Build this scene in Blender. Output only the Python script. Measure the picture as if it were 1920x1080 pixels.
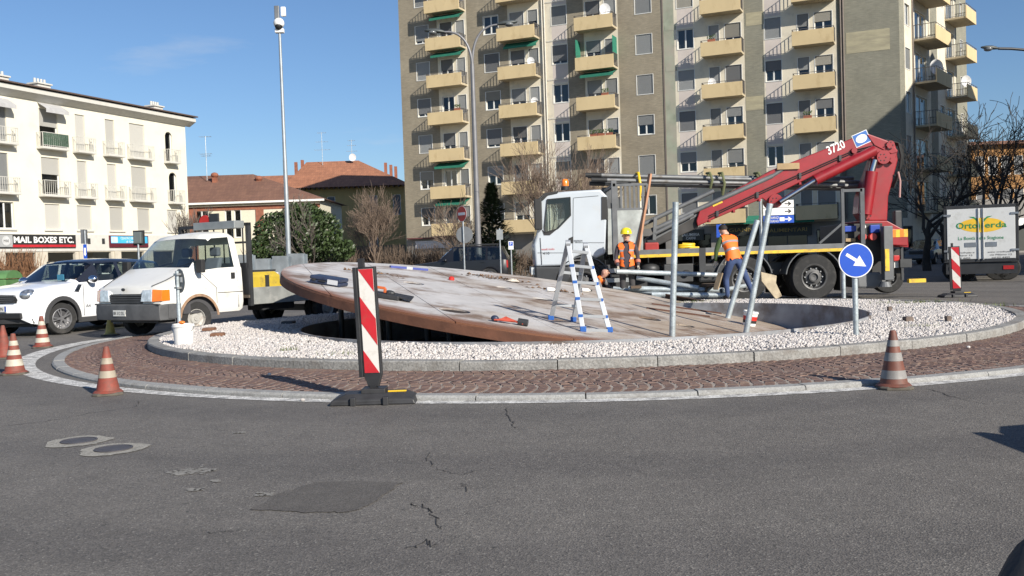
import bpy, bmesh, math, random
import numpy as np
from mathutils import Vector, Matrix, noise
for o in list(bpy.data.objects): bpy.data.objects.remove(o, do_unlink=True)
SC = bpy.context.scene; COL = SC.collection
PI = math.pi; R = math.radians
rnd = random.Random(7)

# ---------------------------------------------------------------- camera, sky, sun, exposure
FPX, HY, ROLL, CH = 1800.0, 479.0, 0.033, 1.33
PITCH = math.atan((540-HY)/FPX)
_f = Vector((0, math.cos(PITCH), -math.sin(PITCH))); _u = Vector((0, math.sin(PITCH), math.cos(PITCH))); _r = Vector((1,0,0))
CR = math.cos(ROLL)*_r - math.sin(ROLL)*_u
CU = math.sin(ROLL)*_r + math.cos(ROLL)*_u
cd = bpy.data.cameras.new('camera'); cam = bpy.data.objects.new('camera', cd); COL.objects.link(cam)
cd.sensor_width = 36; cd.lens = FPX/1920*36; cd.clip_start = 0.05; cd.clip_end = 3000
mw = Matrix((CR, CU, -_f)).transposed().to_4x4(); mw.translation = (0,0,CH); cam.matrix_world = mw
SC.camera = cam
SUN = Vector((0.62,-0.785,0)).normalized(); EL = R(28.5)
sund = Vector((SUN.x*math.cos(EL), SUN.y*math.cos(EL), math.sin(EL)))
w = bpy.data.worlds.new('World'); SC.world = w; w.use_nodes = True
nt = w.node_tree; nt.nodes.clear()
sky = nt.nodes.new('ShaderNodeTexSky'); sky.sky_type = 'NISHITA'; sky.sun_disc = False
sky.sun_elevation = EL; sky.sun_rotation = math.atan2(SUN.x, SUN.y); sky.altitude = 100; sky.air_density = 1.0; sky.dust_density = 0.6; sky.ozone_density = 3.5
bg = nt.nodes.new('ShaderNodeBackground'); bg.inputs[1].default_value = 0.076
wo = nt.nodes.new('ShaderNodeOutputWorld')
tc = nt.nodes.new('ShaderNodeTexCoord')
mp = nt.nodes.new('ShaderNodeMapping'); mp.inputs['Scale'].default_value = (2.2,2.2,11); mp.inputs['Rotation'].default_value = (0.0,0.25,0.4)
n1 = nt.nodes.new('ShaderNodeTexNoise'); n1.inputs['Scale'].default_value = 1.6; n1.inputs['Detail'].default_value = 7; n1.inputs['Roughness'].default_value = 0.6
cr = nt.nodes.new('ShaderNodeValToRGB'); cr.color_ramp.elements[0].position = 0.60; cr.color_ramp.elements[1].position = 0.84
cr.color_ramp.elements[1].color = (0.42,0.42,0.42,1)
mx = nt.nodes.new('ShaderNodeMix'); mx.data_type = 'RGBA'; mx.inputs['B'].default_value = (5.6,6.0,6.6,1)
L = nt.links.new
L(tc.outputs['Generated'], mp.inputs[0]); L(mp.outputs[0], n1.inputs['Vector']); L(n1.outputs['Fac'], cr.inputs[0])
L(cr.outputs[0], mx.inputs['Factor']); tn = nt.nodes.new('ShaderNodeMix'); tn.data_type = 'RGBA'; tn.blend_type = 'MULTIPLY'; tn.inputs['Factor'].default_value = 1; tn.inputs['B'].default_value = (.76,.86,.98,1)
L(sky.outputs[0], tn.inputs['A']); L(tn.outputs['Result'], mx.inputs['A']); L(mx.outputs['Result'], bg.inputs[0]); L(bg.outputs[0], wo.inputs[0])
sl = bpy.data.lights.new('sun', 'SUN'); sl.energy = 4.4; sl.angle = R(0.53); sl.color = (1.0,0.93,0.82)
so = bpy.data.objects.new('sun', sl); COL.objects.link(so); so.rotation_euler = sund.to_track_quat('Z','Y').to_euler(); so.location = (60,-60,60)
vs = SC.view_settings; vs.view_transform = 'Standard'; vs.look = 'None'; vs.exposure = 0.62; vs.gamma = 1.0; vs.use_curve_mapping = False
SC.render.engine = 'CYCLES'

# ---------------------------------------------------------------- measured places
def ray(px, py):
    x = (px-960)/FPX; y = (540-py)/FPX
    return CR*x + CU*y + _f
def at(px, py, Y):                 # the point at distance Y in front of the viewer
    d = ray(px, py); t = Y/d.y
    return Vector((d.x*t, Y, CH+d.z*t))
def gnd(px, py, z=0.0):            # the point at height z
    d = ray(px, py); t = (z-CH)/d.z
    return Vector((d.x*t, d.y*t, z))

# ---------------------------------------------------------------- tags
def tag(o, label=None, cat=None, group=None, kind=None):
    if label: o['label'] = label
    if cat: o['category'] = cat
    if group: o['group'] = group
    if kind: o['kind'] = kind
    return o
def thing(name, label, cat, loc=(0,0,0), rz=0, group=None, rot=None):
    o = bpy.data.objects.new(name, None); COL.objects.link(o); o.empty_display_size = 0.2
    o.location = loc; o.rotation_euler = rot if rot else (0,0,rz)
    return tag(o, label, cat, group)
def kids(o): return KID.get(o.name, [])
KID = {}
def setpar(o, p):
    if p is not None:
        o.parent = p; KID.setdefault(p.name, []).append(o)
def dup(o, parent=None, label=None, loc=None, rz=None, group=None):
    c = o.copy(); COL.objects.link(c)
    if parent is not None: setpar(c, parent)
    if label: c['label'] = label
    if group: c['group'] = group
    if loc is not None: c.location = loc
    if rz is not None: c.rotation_euler = (0,0,rz)
    for k in kids(o): dup(k, c)
    return c

# ---------------------------------------------------------------- materials
MATS = {}
def nodes_of(m): m.use_nodes = True; return m.node_tree
def mat(name, col, rough=0.6, metal=0.0, var=0.12, scale=3.0, bump=0.0, bscale=60.0, coat=0.0, dirt=None, dscale=2.0, damt=0.5, spec=0.5, emit=0, fine=0.0, fscale=200, stretch=None):
    if name in MATS: return MATS[name]
    m = bpy.data.materials.new(name); t = nodes_of(m); N = t.nodes; K = t.links.new
    b = N['Principled BSDF']; b.inputs['Roughness'].default_value = rough; b.inputs['Metallic'].default_value = metal
    b.inputs['Coat Weight'].default_value = coat; b.inputs['Coat Roughness'].default_value = 0.06; b.inputs['Specular IOR Level'].default_value = spec
    tc = N.new('ShaderNodeTexCoord'); src = tc.outputs['Object']
    if stretch:
        mpn = N.new('ShaderNodeMapping'); mpn.inputs['Scale'].default_value = stretch; K(src, mpn.inputs[0]); src = mpn.outputs[0]
    n = N.new('ShaderNodeTexNoise'); n.inputs['Scale'].default_value = scale; n.inputs['Detail'].default_value = 6; K(src, n.inputs['Vector'])
    r = N.new('ShaderNodeValToRGB'); e = r.color_ramp.elements
    e[0].position = 0.3; e[1].position = 0.7
    e[0].color = tuple(c*(1-var) for c in col)+(1,); e[1].color = tuple(min(1,c*(1+var)) for c in col)+(1,)
    K(n.outputs['Fac'], r.inputs[0]); out = r.outputs[0]
    if fine:
        n3 = N.new('ShaderNodeTexNoise'); n3.inputs['Scale'].default_value = fscale; n3.inputs['Detail'].default_value = 2; K(src, n3.inputs['Vector'])
        r3 = N.new('ShaderNodeValToRGB'); r3.color_ramp.elements[0].position = .35; r3.color_ramp.elements[1].position = .65
        r3.color_ramp.elements[0].color = (1-fine,)*3+(1,); r3.color_ramp.elements[1].color = (1+fine,)*3+(1,)
        K(n3.outputs['Fac'], r3.inputs[0])
        x3 = N.new('ShaderNodeMix'); x3.data_type = 'RGBA'; x3.blend_type = 'MULTIPLY'; x3.inputs['Factor'].default_value = 1
        K(out, x3.inputs['A']); K(r3.outputs[0], x3.inputs['B']); out = x3.outputs['Result']
    if dirt:
        n2 = N.new('ShaderNodeTexNoise'); n2.inputs['Scale'].default_value = dscale; n2.inputs['Detail'].default_value = 8; n2.inputs['Roughness'].default_value = .65; K(src, n2.inputs['Vector'])
        r2 = N.new('ShaderNodeValToRGB'); r2.color_ramp.elements[0].position = 0.62-0.3*damt; r2.color_ramp.elements[1].position = 0.85-0.25*damt
        K(n2.outputs['Fac'], r2.inputs[0])
        x = N.new('ShaderNodeMix'); x.data_type = 'RGBA'; x.inputs['B'].default_value = tuple(dirt)+(1,)
        K(r2.outputs[0], x.inputs['Factor']); K(out, x.inputs['A']); out = x.outputs['Result']
    K(out, b.inputs['Base Color'])
    if bump:
        nb = N.new('ShaderNodeTexNoise'); nb.inputs['Scale'].default_value = bscale; nb.inputs['Detail'].default_value = 4; K(tc.outputs['Object'], nb.inputs['Vector'])
        bp = N.new('ShaderNodeBump'); bp.inputs['Strength'].default_value = bump; bp.inputs['Distance'].default_value = 0.02
        K(nb.outputs['Fac'], bp.inputs['Height']); K(bp.outputs[0], b.inputs['Normal'])
    if emit: 
        b.inputs['Emission Color'].default_value = tuple(col)+(1,); b.inputs['Emission Strength'].default_value = emit
    MATS[name] = m; return m
def glassmat(name, tint=(0.35,0.42,0.42), refl=1.5):
    if name in MATS: return MATS[name]
    m = bpy.data.materials.new(name); t = nodes_of(m); N = t.nodes; K = t.links.new; N.clear()
    o = N.new('ShaderNodeOutputMaterial'); a = N.new('ShaderNodeBsdfTransparent'); a.inputs[0].default_value = tint+(1,)
    g = N.new('ShaderNodeBsdfGlossy'); g.inputs['Roughness'].default_value = 0.03; g.inputs[0].default_value = (0.9,0.95,1,1)
    lw = N.new('ShaderNodeLayerWeight'); pw = N.new('ShaderNodeMath'); pw.operation = 'POWER'; pw.inputs[1].default_value = 4.0; K(lw.outputs['Facing'], pw.inputs[0])
    fr = N.new('ShaderNodeMath'); fr.operation = 'MULTIPLY_ADD'; fr.inputs[1].default_value = .85; fr.inputs[2].default_value = ((refl-1)/(refl+1))**2+.02; K(pw.outputs[0], fr.inputs[0]); mx = N.new('ShaderNodeMixShader')
    K(fr.outputs[0], mx.inputs[0]); K(a.outputs[0], mx.inputs[1]); K(g.outputs[0], mx.inputs[2]); K(mx.outputs[0], o.inputs[0])
    MATS[name] = m; return m

# ---------------------------------------------------------------- mesh builder
class MB:
    def __init__(s): s.v = []; s.f = []; s.m = []
    def add(s, vs, fs, m=0):
        k = len(s.v); s.v.extend([tuple(p) for p in vs])
        for q in fs: s.f.append([i+k for i in q]); s.m.append(m)
        return s
    def box(s, x0,x1,y0,y1,z0,z1, m=0, T=None):
        vs = [Vector(p) for p in ((x0,y0,z0),(x1,y0,z0),(x1,y1,z0),(x0,y1,z0),(x0,y0,z1),(x1,y0,z1),(x1,y1,z1),(x0,y1,z1))]
        if T: vs = [T @ p for p in vs]
        return s.add(vs, [(0,3,2,1),(4,5,6,7),(0,1,5,4),(1,2,6,5),(2,3,7,6),(3,0,4,7)], m)
    def bar(s, p0, p1, a, b=None, m=0, up=(0,0,1)):       # square bar
        p0 = Vector(p0); p1 = Vector(p1); d = (p1-p0).normalized(); b = b or a
        u = Vector(up)
        if abs(d.dot(u)) > .99: u = Vector((1,0,0))
        x = d.cross(u).normalized(); y = x.cross(d)
        vs = [p+x*i*a/2+y*j*b/2 for p in (p0,p1) for i,j in ((-1,-1),(1,-1),(1,1),(-1,1))]
        return s.add(vs, [(0,3,2,1),(4,5,6,7),(0,1,5,4),(1,2,6,5),(2,3,7,6),(3,0,4,7)], m)
    def tube(s, pts, rad, n=8, m=0, caps=True):
        pts = [Vector(p) for p in pts]
        if not hasattr(rad, '__len__'): rad = [rad]*len(pts)
        rings = []; up = None
        for i, p in enumerate(pts):
            d = (pts[min(i+1,len(pts)-1)]-pts[max(i-1,0)]).normalized()
            if up is None:
                up = Vector((0,0,1)) if abs(d.z) < .9 else Vector((1,0,0))
            x = d.cross(up).normalized(); up = x.cross(d).normalized()
            rings.append([p+(x*math.cos(2*PI*k/n)+up*math.sin(2*PI*k/n))*rad[i] for k in range(n)])
        return s.loft(rings, True, caps, m)
    def cyl(s, p0, p1, r0, r1=None, n=16, m=0, caps=True): return s.tube([p0,p1],[r0, r0 if r1 is None else r1], n, m, caps)
    def loft(s, rings, closed=True, caps=True, m=0):
        n = len(rings[0]); k = len(s.v); vs = [p for r in rings for p in r]; fs = []
        for i in range(len(rings)-1):
            for j in range(n if closed else n-1):
                a = i*n+j; b = i*n+(j+1)%n; fs.append((a, b, b+n, a+n))
        if caps: fs.append(tuple(range(n-1,-1,-1))); fs.append(tuple((len(rings)-1)*n+j for j in range(n)))
        return s.add(vs, fs, m)
    def prism(s, poly, fn, t0, t1, m=0):
        n = len(poly); vs = [fn(a,b,t0) for a,b in poly]+[fn(a,b,t1) for a,b in poly]
        fs = [tuple(range(n-1,-1,-1)), tuple(range(n,2*n))]+[(i,(i+1)%n,n+(i+1)%n,n+i) for i in range(n)]
        return s.add(vs, fs, m)
    def lathe(s, prof, c=(0,0,0), n=20, m=0, axis='z', capb=True, capt=True):
        rings = []
        for r, z in prof:
            ring = []
            for k in range(n):
                a = 2*PI*k/n; p = (r*math.cos(a), r*math.sin(a), z)
                if axis == 'y': p = (p[0], p[2], p[1])
                if axis == 'x': p = (p[2], p[0], p[1])
                ring.append((p[0]+c[0],p[1]+c[1],p[2]+c[2]))
            rings.append(ring)
        return s.loft(rings, True, capb or capt, m)
    def sphere(s, c, r, nu=12, nv=8, m=0):
        if not hasattr(r,'__len__'): r = (r,r,r)
        rings = []
        for i in range(nv+1):
            t = PI*i/nv; t = min(max(t,.02),PI-.02)
            rings.append([(c[0]+r[0]*math.sin(t)*math.cos(2*PI*k/nu), c[1]+r[1]*math.sin(t)*math.sin(2*PI*k/nu), c[2]-r[2]*math.cos(t)) for k in range(nu)])
        return s.loft(rings, True, True, m)
    def quad(s, a,b,c,d, m=0): return s.add([a,b,c,d],[(0,1,2,3)],m)
    def mesh(s, name, mats, smooth=None):
        me = bpy.data.meshes.new(name); me.from_pydata(s.v, [], s.f); me.validate()
        for m in (mats if isinstance(mats,(list,tuple)) else [mats]): me.materials.append(m)
        if any(s.m) and len(me.polygons) == len(s.m): me.polygons.foreach_set('material_index', s.m)
        bm = bmesh.new(); bm.from_mesh(me); bmesh.ops.recalc_face_normals(bm, faces=bm.faces); bm.to_mesh(me); bm.free()
        if smooth is not None:
            me.polygons.foreach_set('use_smooth', [True]*len(me.polygons)); me.set_sharp_from_angle(angle=R(smooth))
        me.update(); return me
    def build(s, name, mats, parent=None, smooth=None, bevel=0, loc=None, rz=None, kind=None, label=None):
        o = bpy.data.objects.new(name, s.mesh(name, mats, smooth)); COL.objects.link(o); setpar(o, parent)
        if loc is not None: o.location = loc
        if rz is not None: o.rotation_euler = (0,0,rz)
        if kind: o['kind'] = kind
        if label: o['label'] = label
        if bevel:
            b = o.modifiers.new('bevel','BEVEL'); b.width = bevel; b.segments = 2; b.limit_method = 'ANGLE'; b.angle_limit = R(40)
        return o
def link_mesh(name, me, parent=None, loc=None, rz=None):
    o = bpy.data.objects.new(name, me); COL.objects.link(o); setpar(o, parent)
    if loc is not None: o.location = loc
    if rz is not None: o.rotation_euler = (0,0,rz)
    return o
def text(name, s, h, m, parent, M, w=None, ext=0.004, bold=0.0, align='CENTER'):
    # lettering lies in the local XY plane of matrix M, facing +Z
    cu = bpy.data.curves.new(name, 'FONT'); cu.body = s; cu.size = 1; cu.extrude = 0; cu.offset = bold; cu.resolution_u = 2
    cu.align_x = align; cu.align_y = 'CENTER'
    o = bpy.data.objects.new(name, cu); COL.objects.link(o); dg = bpy.context.evaluated_depsgraph_get()
    me = bpy.data.meshes.new_from_object(o.evaluated_get(dg)); bpy.data.objects.remove(o, do_unlink=True)
    n = len(me.vertices); co = np.empty(n*3, np.float32); me.vertices.foreach_get('co', co); co = co.reshape(-1,3)
    hh = co[:,1].max()-co[:,1].min(); ww = co[:,0].max()-co[:,0].min(); sy = h/hh; sx = sy if w is None else w/ww
    co[:,1] -= (co[:,1].max()+co[:,1].min())/2
    if align == 'CENTER': co[:,0] -= (co[:,0].max()+co[:,0].min())/2
    co[:,0] *= sx; co[:,1] *= sy; co[:,2] = ext
    me.vertices.foreach_set('co', co.ravel().copy()); me.materials.clear(); me.materials.append(m)
    me.transform(M)
    o = bpy.data.objects.new(name, me); COL.objects.link(o); setpar(o, parent); return o
def bake(o):      # apply an object's modifiers to its mesh
    dg = bpy.context.evaluated_depsgraph_get(); me = bpy.data.meshes.new_from_object(o.evaluated_get(dg)); o.modifiers.clear(); o.data = me
FRONT = Matrix(((1,0,0,0),(0,0,-1,0),(0,1,0,0),(0,0,0,1)))    # lettering standing up in XZ, facing -Y

M_white = mat('white_paint',(.78,.77,.74),.45,var=.05); M_black = mat('black_rubber',(.02,.02,.021),.75,var=.2,bump=.1)
M_dark = mat('dark_metal',(.045,.047,.05),.5,.3,var=.2); M_galv = mat('galvanised_steel',(.46,.49,.51),.42,.75,var=.22,scale=9,fine=.1,fscale=60)
M_galv2 = mat('galvanised_tube',(.42,.47,.49),.5,.45,var=.22,scale=7,fine=.12,fscale=40)
M_steel = mat('bare_steel',(.5,.5,.5),.35,.9); M_alu = mat('aluminium',(.43,.45,.47),.42,.5,var=.08)
M_red = mat('red_plastic',(.55,.03,.02),.4); M_orange = mat('orange_lens',(.8,.2,.02),.25,coat=.5); M_yellow = mat('yellow_paint',(.75,.48,.02),.4,var=.1,dirt=(.2,.13,.04),damt=.3)
M_glass = glassmat('car_glass',(.66,.72,.71),1.55); M_lens = mat('clear_lens',(.72,.75,.77),.12,.35,coat=1,var=.3,scale=14)
M_hlamp = mat('headlamp_reflector',(.42,.45,.48),.10,.75,var=.55,scale=16,coat=1)
M_chrome = mat('chrome',(.75,.76,.78),.12,1.0); M_plate = mat('number_plate',(.7,.7,.66),.4,var=.06); M_ink = mat('black_ink',(.02,.02,.02),.6)
M_interior = mat('interior_trim',(.06,.06,.065),.8); M_seat = mat('seat_cloth',(.14,.145,.16),.9,var=.2)

# ---------------------------------------------------------------- ground
def asphalt():
    m = bpy.data.materials.new('asphalt'); t = nodes_of(m); N = t.nodes; K = t.links.new; b = N['Principled BSDF']
    tc = N.new('ShaderNodeTexCoord')
    def noise_(sc, det, rough=.6):
        n = N.new('ShaderNodeTexNoise'); n.inputs['Scale'].default_value = sc; n.inputs['Detail'].default_value = det; n.inputs['Roughness'].default_value = rough
        K(tc.outputs['Object'], n.inputs['Vector']); return n
    def ramp(src, p0, c0, p1, c1):
        r = N.new('ShaderNodeValToRGB'); e = r.color_ramp.elements; e[0].position = p0; e[1].position = p1; e[0].color = c0+(1,); e[1].color = c1+(1,); K(src, r.inputs[0]); return r.outputs[0]
    def mixc(kind, fac, a, bb):
        x = N.new('ShaderNodeMix'); x.data_type = 'RGBA'; x.blend_type = kind
        if isinstance(fac, float): x.inputs['Factor'].default_value = fac
        else: K(fac, x.inputs['Factor'])
        if isinstance(a, tuple): x.inputs['A'].default_value = a
        else: K(a, x.inputs['A'])
        if isinstance(bb, tuple): x.inputs['B'].default_value = bb
        else: K(bb, x.inputs['B'])
        return x.outputs['Result']
    big = ramp(noise_(.35, 5).outputs['Fac'], .3, (.116,.107,.099), .7, (.142,.132,.122))
    mid = ramp(noise_(3.5, 6, .7).outputs['Fac'], .3, (.86,.86,.86), .7, (1.12,1.12,1.12))
    c = mixc('MULTIPLY', 1.0, big, mid)
    v = N.new('ShaderNodeTexVoronoi'); v.inputs['Scale'].default_value = 115; K(tc.outputs['Object'], v.inputs['Vector'])
    sep = N.new('ShaderNodeSeparateColor'); K(v.outputs['Color'], sep.inputs[0])
    g = ramp(sep.outputs[0], 0.0, (.66,.66,.66), 1.0, (1.32,1.31,1.28)); c = mixc('MULTIPLY', 1.0, c, g)
    spk = ramp(sep.outputs[1], .955, (0,0,0), .975, (1,1,1)); c = mixc('MIX', spk, c, (.25,.235,.21,1))
    drk = ramp(noise_(28, 3).outputs['Fac'], .30, (1,1,1), .37, (0,0,0)); c = mixc('MIX', drk, c, (.045,.044,.043,1))
    # darker tyre-worn lanes running round the island
    mpv = N.new('ShaderNodeVectorMath'); mpv.operation = 'DISTANCE'; K(tc.outputs['Object'], mpv.inputs[0]); mpv.inputs[1].default_value = (1.2,17.3,0)
    adn = N.new('ShaderNodeMath'); adn.operation = 'MULTIPLY_ADD'; K(noise_(.6,4).outputs['Fac'], adn.inputs[0]); adn.inputs[1].default_value = 1.2; K(mpv.outputs['Value'], adn.inputs[2])
    sn_ = N.new('ShaderNodeMath'); sn_.operation = 'SINE'; ml_ = N.new('ShaderNodeMath'); ml_.operation = 'MULTIPLY'; K(adn.outputs[0], ml_.inputs[0]); ml_.inputs[1].default_value = 3.3; K(ml_.outputs[0], sn_.inputs[0])
    c = mixc('MULTIPLY', 1.0, c, ramp(sn_.outputs[0], 0.0, (1.05,1.05,1.04), 1.0, (.88,.88,.885)))
    K(c, b.inputs['Base Color']); b.inputs['Roughness'].default_value = .82
    bp = N.new('ShaderNodeBump'); bp.inputs['Strength'].default_value = .55; bp.inputs['Distance'].default_value = .006; K(v.outputs['Distance'], bp.inputs['Height']); K(bp.outputs[0], b.inputs['Normal'])
    return m
M_asph = asphalt()

class Oval:
    def __init__(s, cx, cy, a, bn, bf): s.cx, s.cy, s.a, s.bn, s.bf = cx, cy, a, bn, bf
    def p(s, t, off=0.0, z=0.0):
        sn = math.sin(t); return Vector((s.cx+(s.a+off)*math.cos(t), s.cy+((s.bf if sn > 0 else s.bn)+off)*sn, z))
    def inside(s, x, y, off=0.0):
        b = np.where(y > s.cy, s.bf+off, s.bn+off); return ((x-s.cx)/(s.a+off))**2+((y-s.cy)/b)**2 < 1
    def table(s, off=0.0, n=2880):
        ts = np.linspace(0, 2*PI, n+1); P = np.array([s.p(t, off)[:2] for t in ts]); d = np.hypot(*(P[1:]-P[:-1]).T)
        return ts, np.concatenate([[0], np.cumsum(d)])
AP = Oval(1.285,17.3,8.69,8.63,5.6); GR = Oval(1.113,17.1,7.03,6.79,5.0); HO = Oval(1.149,16.5,4.71,4.45,3.9)
# the road sheet leaves the round island open
_n = 120; _ri = [GR.p(2*PI*i/_n,.06,0) for i in range(_n)]; _ro = []
for i in range(_n):
    c_, s_ = math.cos(2*PI*i/_n), math.sin(2*PI*i/_n); k_ = min(600/abs(c_) if c_ else 1e9, (900 if s_ > 0 else 60)/abs(s_) if s_ else 1e9); _ro.append(Vector((GR.cx+c_*k_, GR.cy+s_*k_, 0)))
MB().loft([_ri,_ro], True, False).build('road', M_asph, kind='structure')
def band(name, ov, o0, o1, z0, z1, m, n=240, off_fn=None, kind='structure'):
    b = MB(); r0 = []; r1 = []
    for i in range(n):
        t = 2*PI*i/n; a, c = (o0, o1) if off_fn is None else off_fn(t)
        r0.append(ov.p(t, a, z0)); r1.append(ov.p(t, c, z1))
    b.loft([r0,r1], True, False); return b.build(name, m, kind=kind)
M_line = mat('worn_white_line',(.62,.61,.58),.8,var=.1,scale=6,dirt=(.14,.135,.13),dscale=7,damt=.62,fine=.4,fscale=60)
def lineoff(t):
    lf = max(0, -math.cos(t-0.12))**5*(1 if math.sin(t) < .55 else .0); near = max(0, -math.sin(t))
    return .012+.26*lf, .012+.17+.42*lf
band('painted_line', AP, 0,0,.004,.004, M_line, off_fn=lineoff)

# brick apron : mortar bed, kerb stones, cobbles
M_mortar = mat('cobble_mortar',(.27,.235,.205),.95,var=.3,scale=9,fine=.3)
def coblmat(name, ramp):
    m = bpy.data.materials.new(name); t = nodes_of(m); N = t.nodes; K = t.links.new; b = N['Principled BSDF']; b.inputs['Roughness'].default_value = .75
    g = N.new('ShaderNodeNewGeometry'); oi = N.new('ShaderNodeObjectInfo'); ad = N.new('ShaderNodeMath'); ad.operation = 'ADD'; fr = N.new('ShaderNodeMath'); fr.operation = 'FRACT'
    K(g.outputs['Random Per Island'], ad.inputs[0]); K(oi.outputs['Random'], ad.inputs[1]); K(ad.outputs[0], fr.inputs[0])
    r = N.new('ShaderNodeValToRGB'); r.color_ramp.interpolation = 'LINEAR'; e = r.color_ramp.elements
    e[0].color = ramp[0]+(1,); e[1].color = ramp[-1]+(1,)
    for i, c in enumerate(ramp[1:-1]): x = e.new((i+1)/(len(ramp)-1)); x.color = c+(1,)
    K(fr.outputs[0], r.inputs[0])
    tc = N.new('ShaderNodeTexCoord'); n = N.new('ShaderNodeTexNoise'); n.inputs['Scale'].default_value = 35; n.inputs['Detail'].default_value = 4; K(g.outputs['Position'], n.inputs['Vector'])
    rr = N.new('ShaderNodeValToRGB'); rr.color_ramp.elements[0].position = .3; rr.color_ramp.elements[1].position = .7; rr.color_ramp.elements[0].color = (.72,.72,.72,1); rr.color_ramp.elements[1].color = (1.2,1.2,1.2,1); K(n.outputs['Fac'], rr.inputs[0])
    x = N.new('ShaderNodeMix'); x.data_type = 'RGBA'; x.blend_type = 'MULTIPLY'; x.inputs['Factor'].default_value = 1; K(r.outputs[0], x.inputs['A']); K(rr.outputs[0], x.inputs['B']); K(x.outputs['Result'], b.inputs['Base Color'])
    bp = N.new('ShaderNodeBump'); bp.inputs['Strength'].default_value = .4; bp.inputs['Distance'].default_value = .01; K(n.outputs['Fac'], bp.inputs['Height']); K(bp.outputs[0], b.inputs['Normal'])
    return m
M_cob = coblmat('porphyry_cobble', [(.118,.076,.063),(.158,.098,.077),(.13,.085,.074),(.178,.115,.088),(.138,.082,.065),(.152,.108,.095),(.205,.14,.105)])
M_grav = coblmat('white_marble_chips', [(.46,.42,.39),(.57,.53,.50),(.52,.49,.465),(.64,.605,.575),(.38,.36,.345),(.58,.53,.50)])
M_kerb = mat('granite_kerb',(.25,.245,.23),.8,var=.2,scale=4,bump=.5,bscale=30,fine=.22,fscale=45,dirt=(.16,.14,.12),dscale=3,damt=.35)
M_kerb2 = mat('concrete_kerb',(.30,.30,.29),.85,var=.15,scale=4,bump=.3,bscale=25,fine=.15,fscale=60,dirt=(.14,.13,.12),dscale=4,damt=.4)
n = 240; b = MB(); b.loft([[AP.p(2*PI*i/n,-.16,.031) for i in range(n)],[GR.p(2*PI*i/n,.12,.098) for i in range(n)]], True, False)
apron = b.build('brick_apron', M_mortar, kind='structure')
def kerb(ov, o0, o1, zb, zt, parent, m, step, chamf=.015):
    ts, s = ov.table((o0+o1)/2); Ltot = s[-1]; k = int(Ltot/step)
    for i in range(k):
        s0 = Ltot*i/k+.006; s1 = Ltot*(i+1)/k-.006; b = MB(); rings = []; dz = rnd.uniform(-.006,.006); do = rnd.uniform(-.006,.006)
        for q in range(5):
            t = float(np.interp(s0+(s1-s0)*q/4, s, ts)); z = zt+dz
            rings.append([ov.p(t,o0+do,zb),ov.p(t,o1+do,zb),ov.p(t,o1+do,z-chamf),ov.p(t,o1+do-chamf,z),ov.p(t,o0+do,z)])
        b.loft(rings, True, True); b.build('kerb_stone', m, parent, smooth=30)
kerb(AP, -.16, 0.0, -.05, .045, apron, M_kerb2, 1.0, .02)
MB().loft([[GR.p(2*PI*i/n,.13,.03) for i in range(n)],[GR.p(2*PI*i/n,.02,.03) for i in range(n)],[GR.p(2*PI*i/n,.0,.165) for i in range(n)]], True, False).build('gravel_bed', M_mortar, kind='structure')
gbed = bpy.data.objects['gravel_bed']
kerb(GR, -.02, .15, .0, .205, gbed, M_kerb, 1.05)
# cobbles, laid in arched rows
def cobble_mesh(seed):
    r = random.Random(seed); b = MB(); x, y, h = .045, .0515, .05
    c = [(sx*(x+r.uniform(-.006,.004)), sy*(y+r.uniform(-.006,.004))) for sx,sy in ((-1,-1),(1,-1),(1,1),(-1,1))]
    top = [(p*.90,q*.93,h/2+r.uniform(-.002,.002)) for p,q in c]; mid = [(p,q,h/2-.006) for p,q in c]; bot = [(p,q,-h/2) for p,q in c]
    b.loft([bot,mid,top], True, True); return b
cob = []
ts, sarc = AP.table(-.9)
for lane in range(2):
    k = 0; Ltot = sarc[-1]; K_ = int(Ltot/.113)
    for k in range(K_):
        nn = 10
        for i in range(nn):
            v = (i+.5)/nn; q = (lane+v)/2
            t = float(np.interp((k*.113+.11*(1-(2*v-1)**2)+rnd.uniform(-.008,.008)) % Ltot, sarc, ts))
            po = AP.p(t,-.17,.0); pi_ = GR.p(t,.16,.0)
            wdt = (po-pi_).length/20
            p = po.lerp(pi_, q+rnd.uniform(-.002,.002)); p.z = .012+.068*q
            t2 = t+.004; e = AP.p(t2,-.17).lerp(GR.p(t2,.16), q); slope = .11*(-4*(2*v-1))/(10*wdt)
            a = math.atan2(e.y-p.y, e.x-p.x)-math.atan(slope)
            cob.append((p, a, wdt/.1, rnd.randrange(5), rnd.uniform(-.003,.003)))
cms = [cobble_mesh(i) for i in range(5)]; cme = [c.mesh('cobble', M_cob) for c in cms]
def infr(p): return abs(p.x/p.y-.0) < .56 and p.y < 16
order = sorted(range(len(cob)), key=lambda i: cob[i][0].length if infr(cob[i][0]) else 999)
b = MB()
for idx, i in enumerate(order):
    p, a, sy, v, dz = cob[i]; M = Matrix.Translation(p+Vector((0,0,dz))) @ Matrix.Rotation(a,4,'Z') @ Matrix.Rotation(rnd.uniform(-.02,.02),4,'X') @ Matrix.Diagonal((rnd.uniform(.97,1.08),sy*1.02,1,1))
    if idx < 300: o = link_mesh('cobble', cme[v], apron); o.matrix_local = M
    else: b.add([M @ Vector(q) for q in cms[v].v], cms[v].f)
b.build('cobbles', M_cob, apron, kind='stuff')

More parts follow.
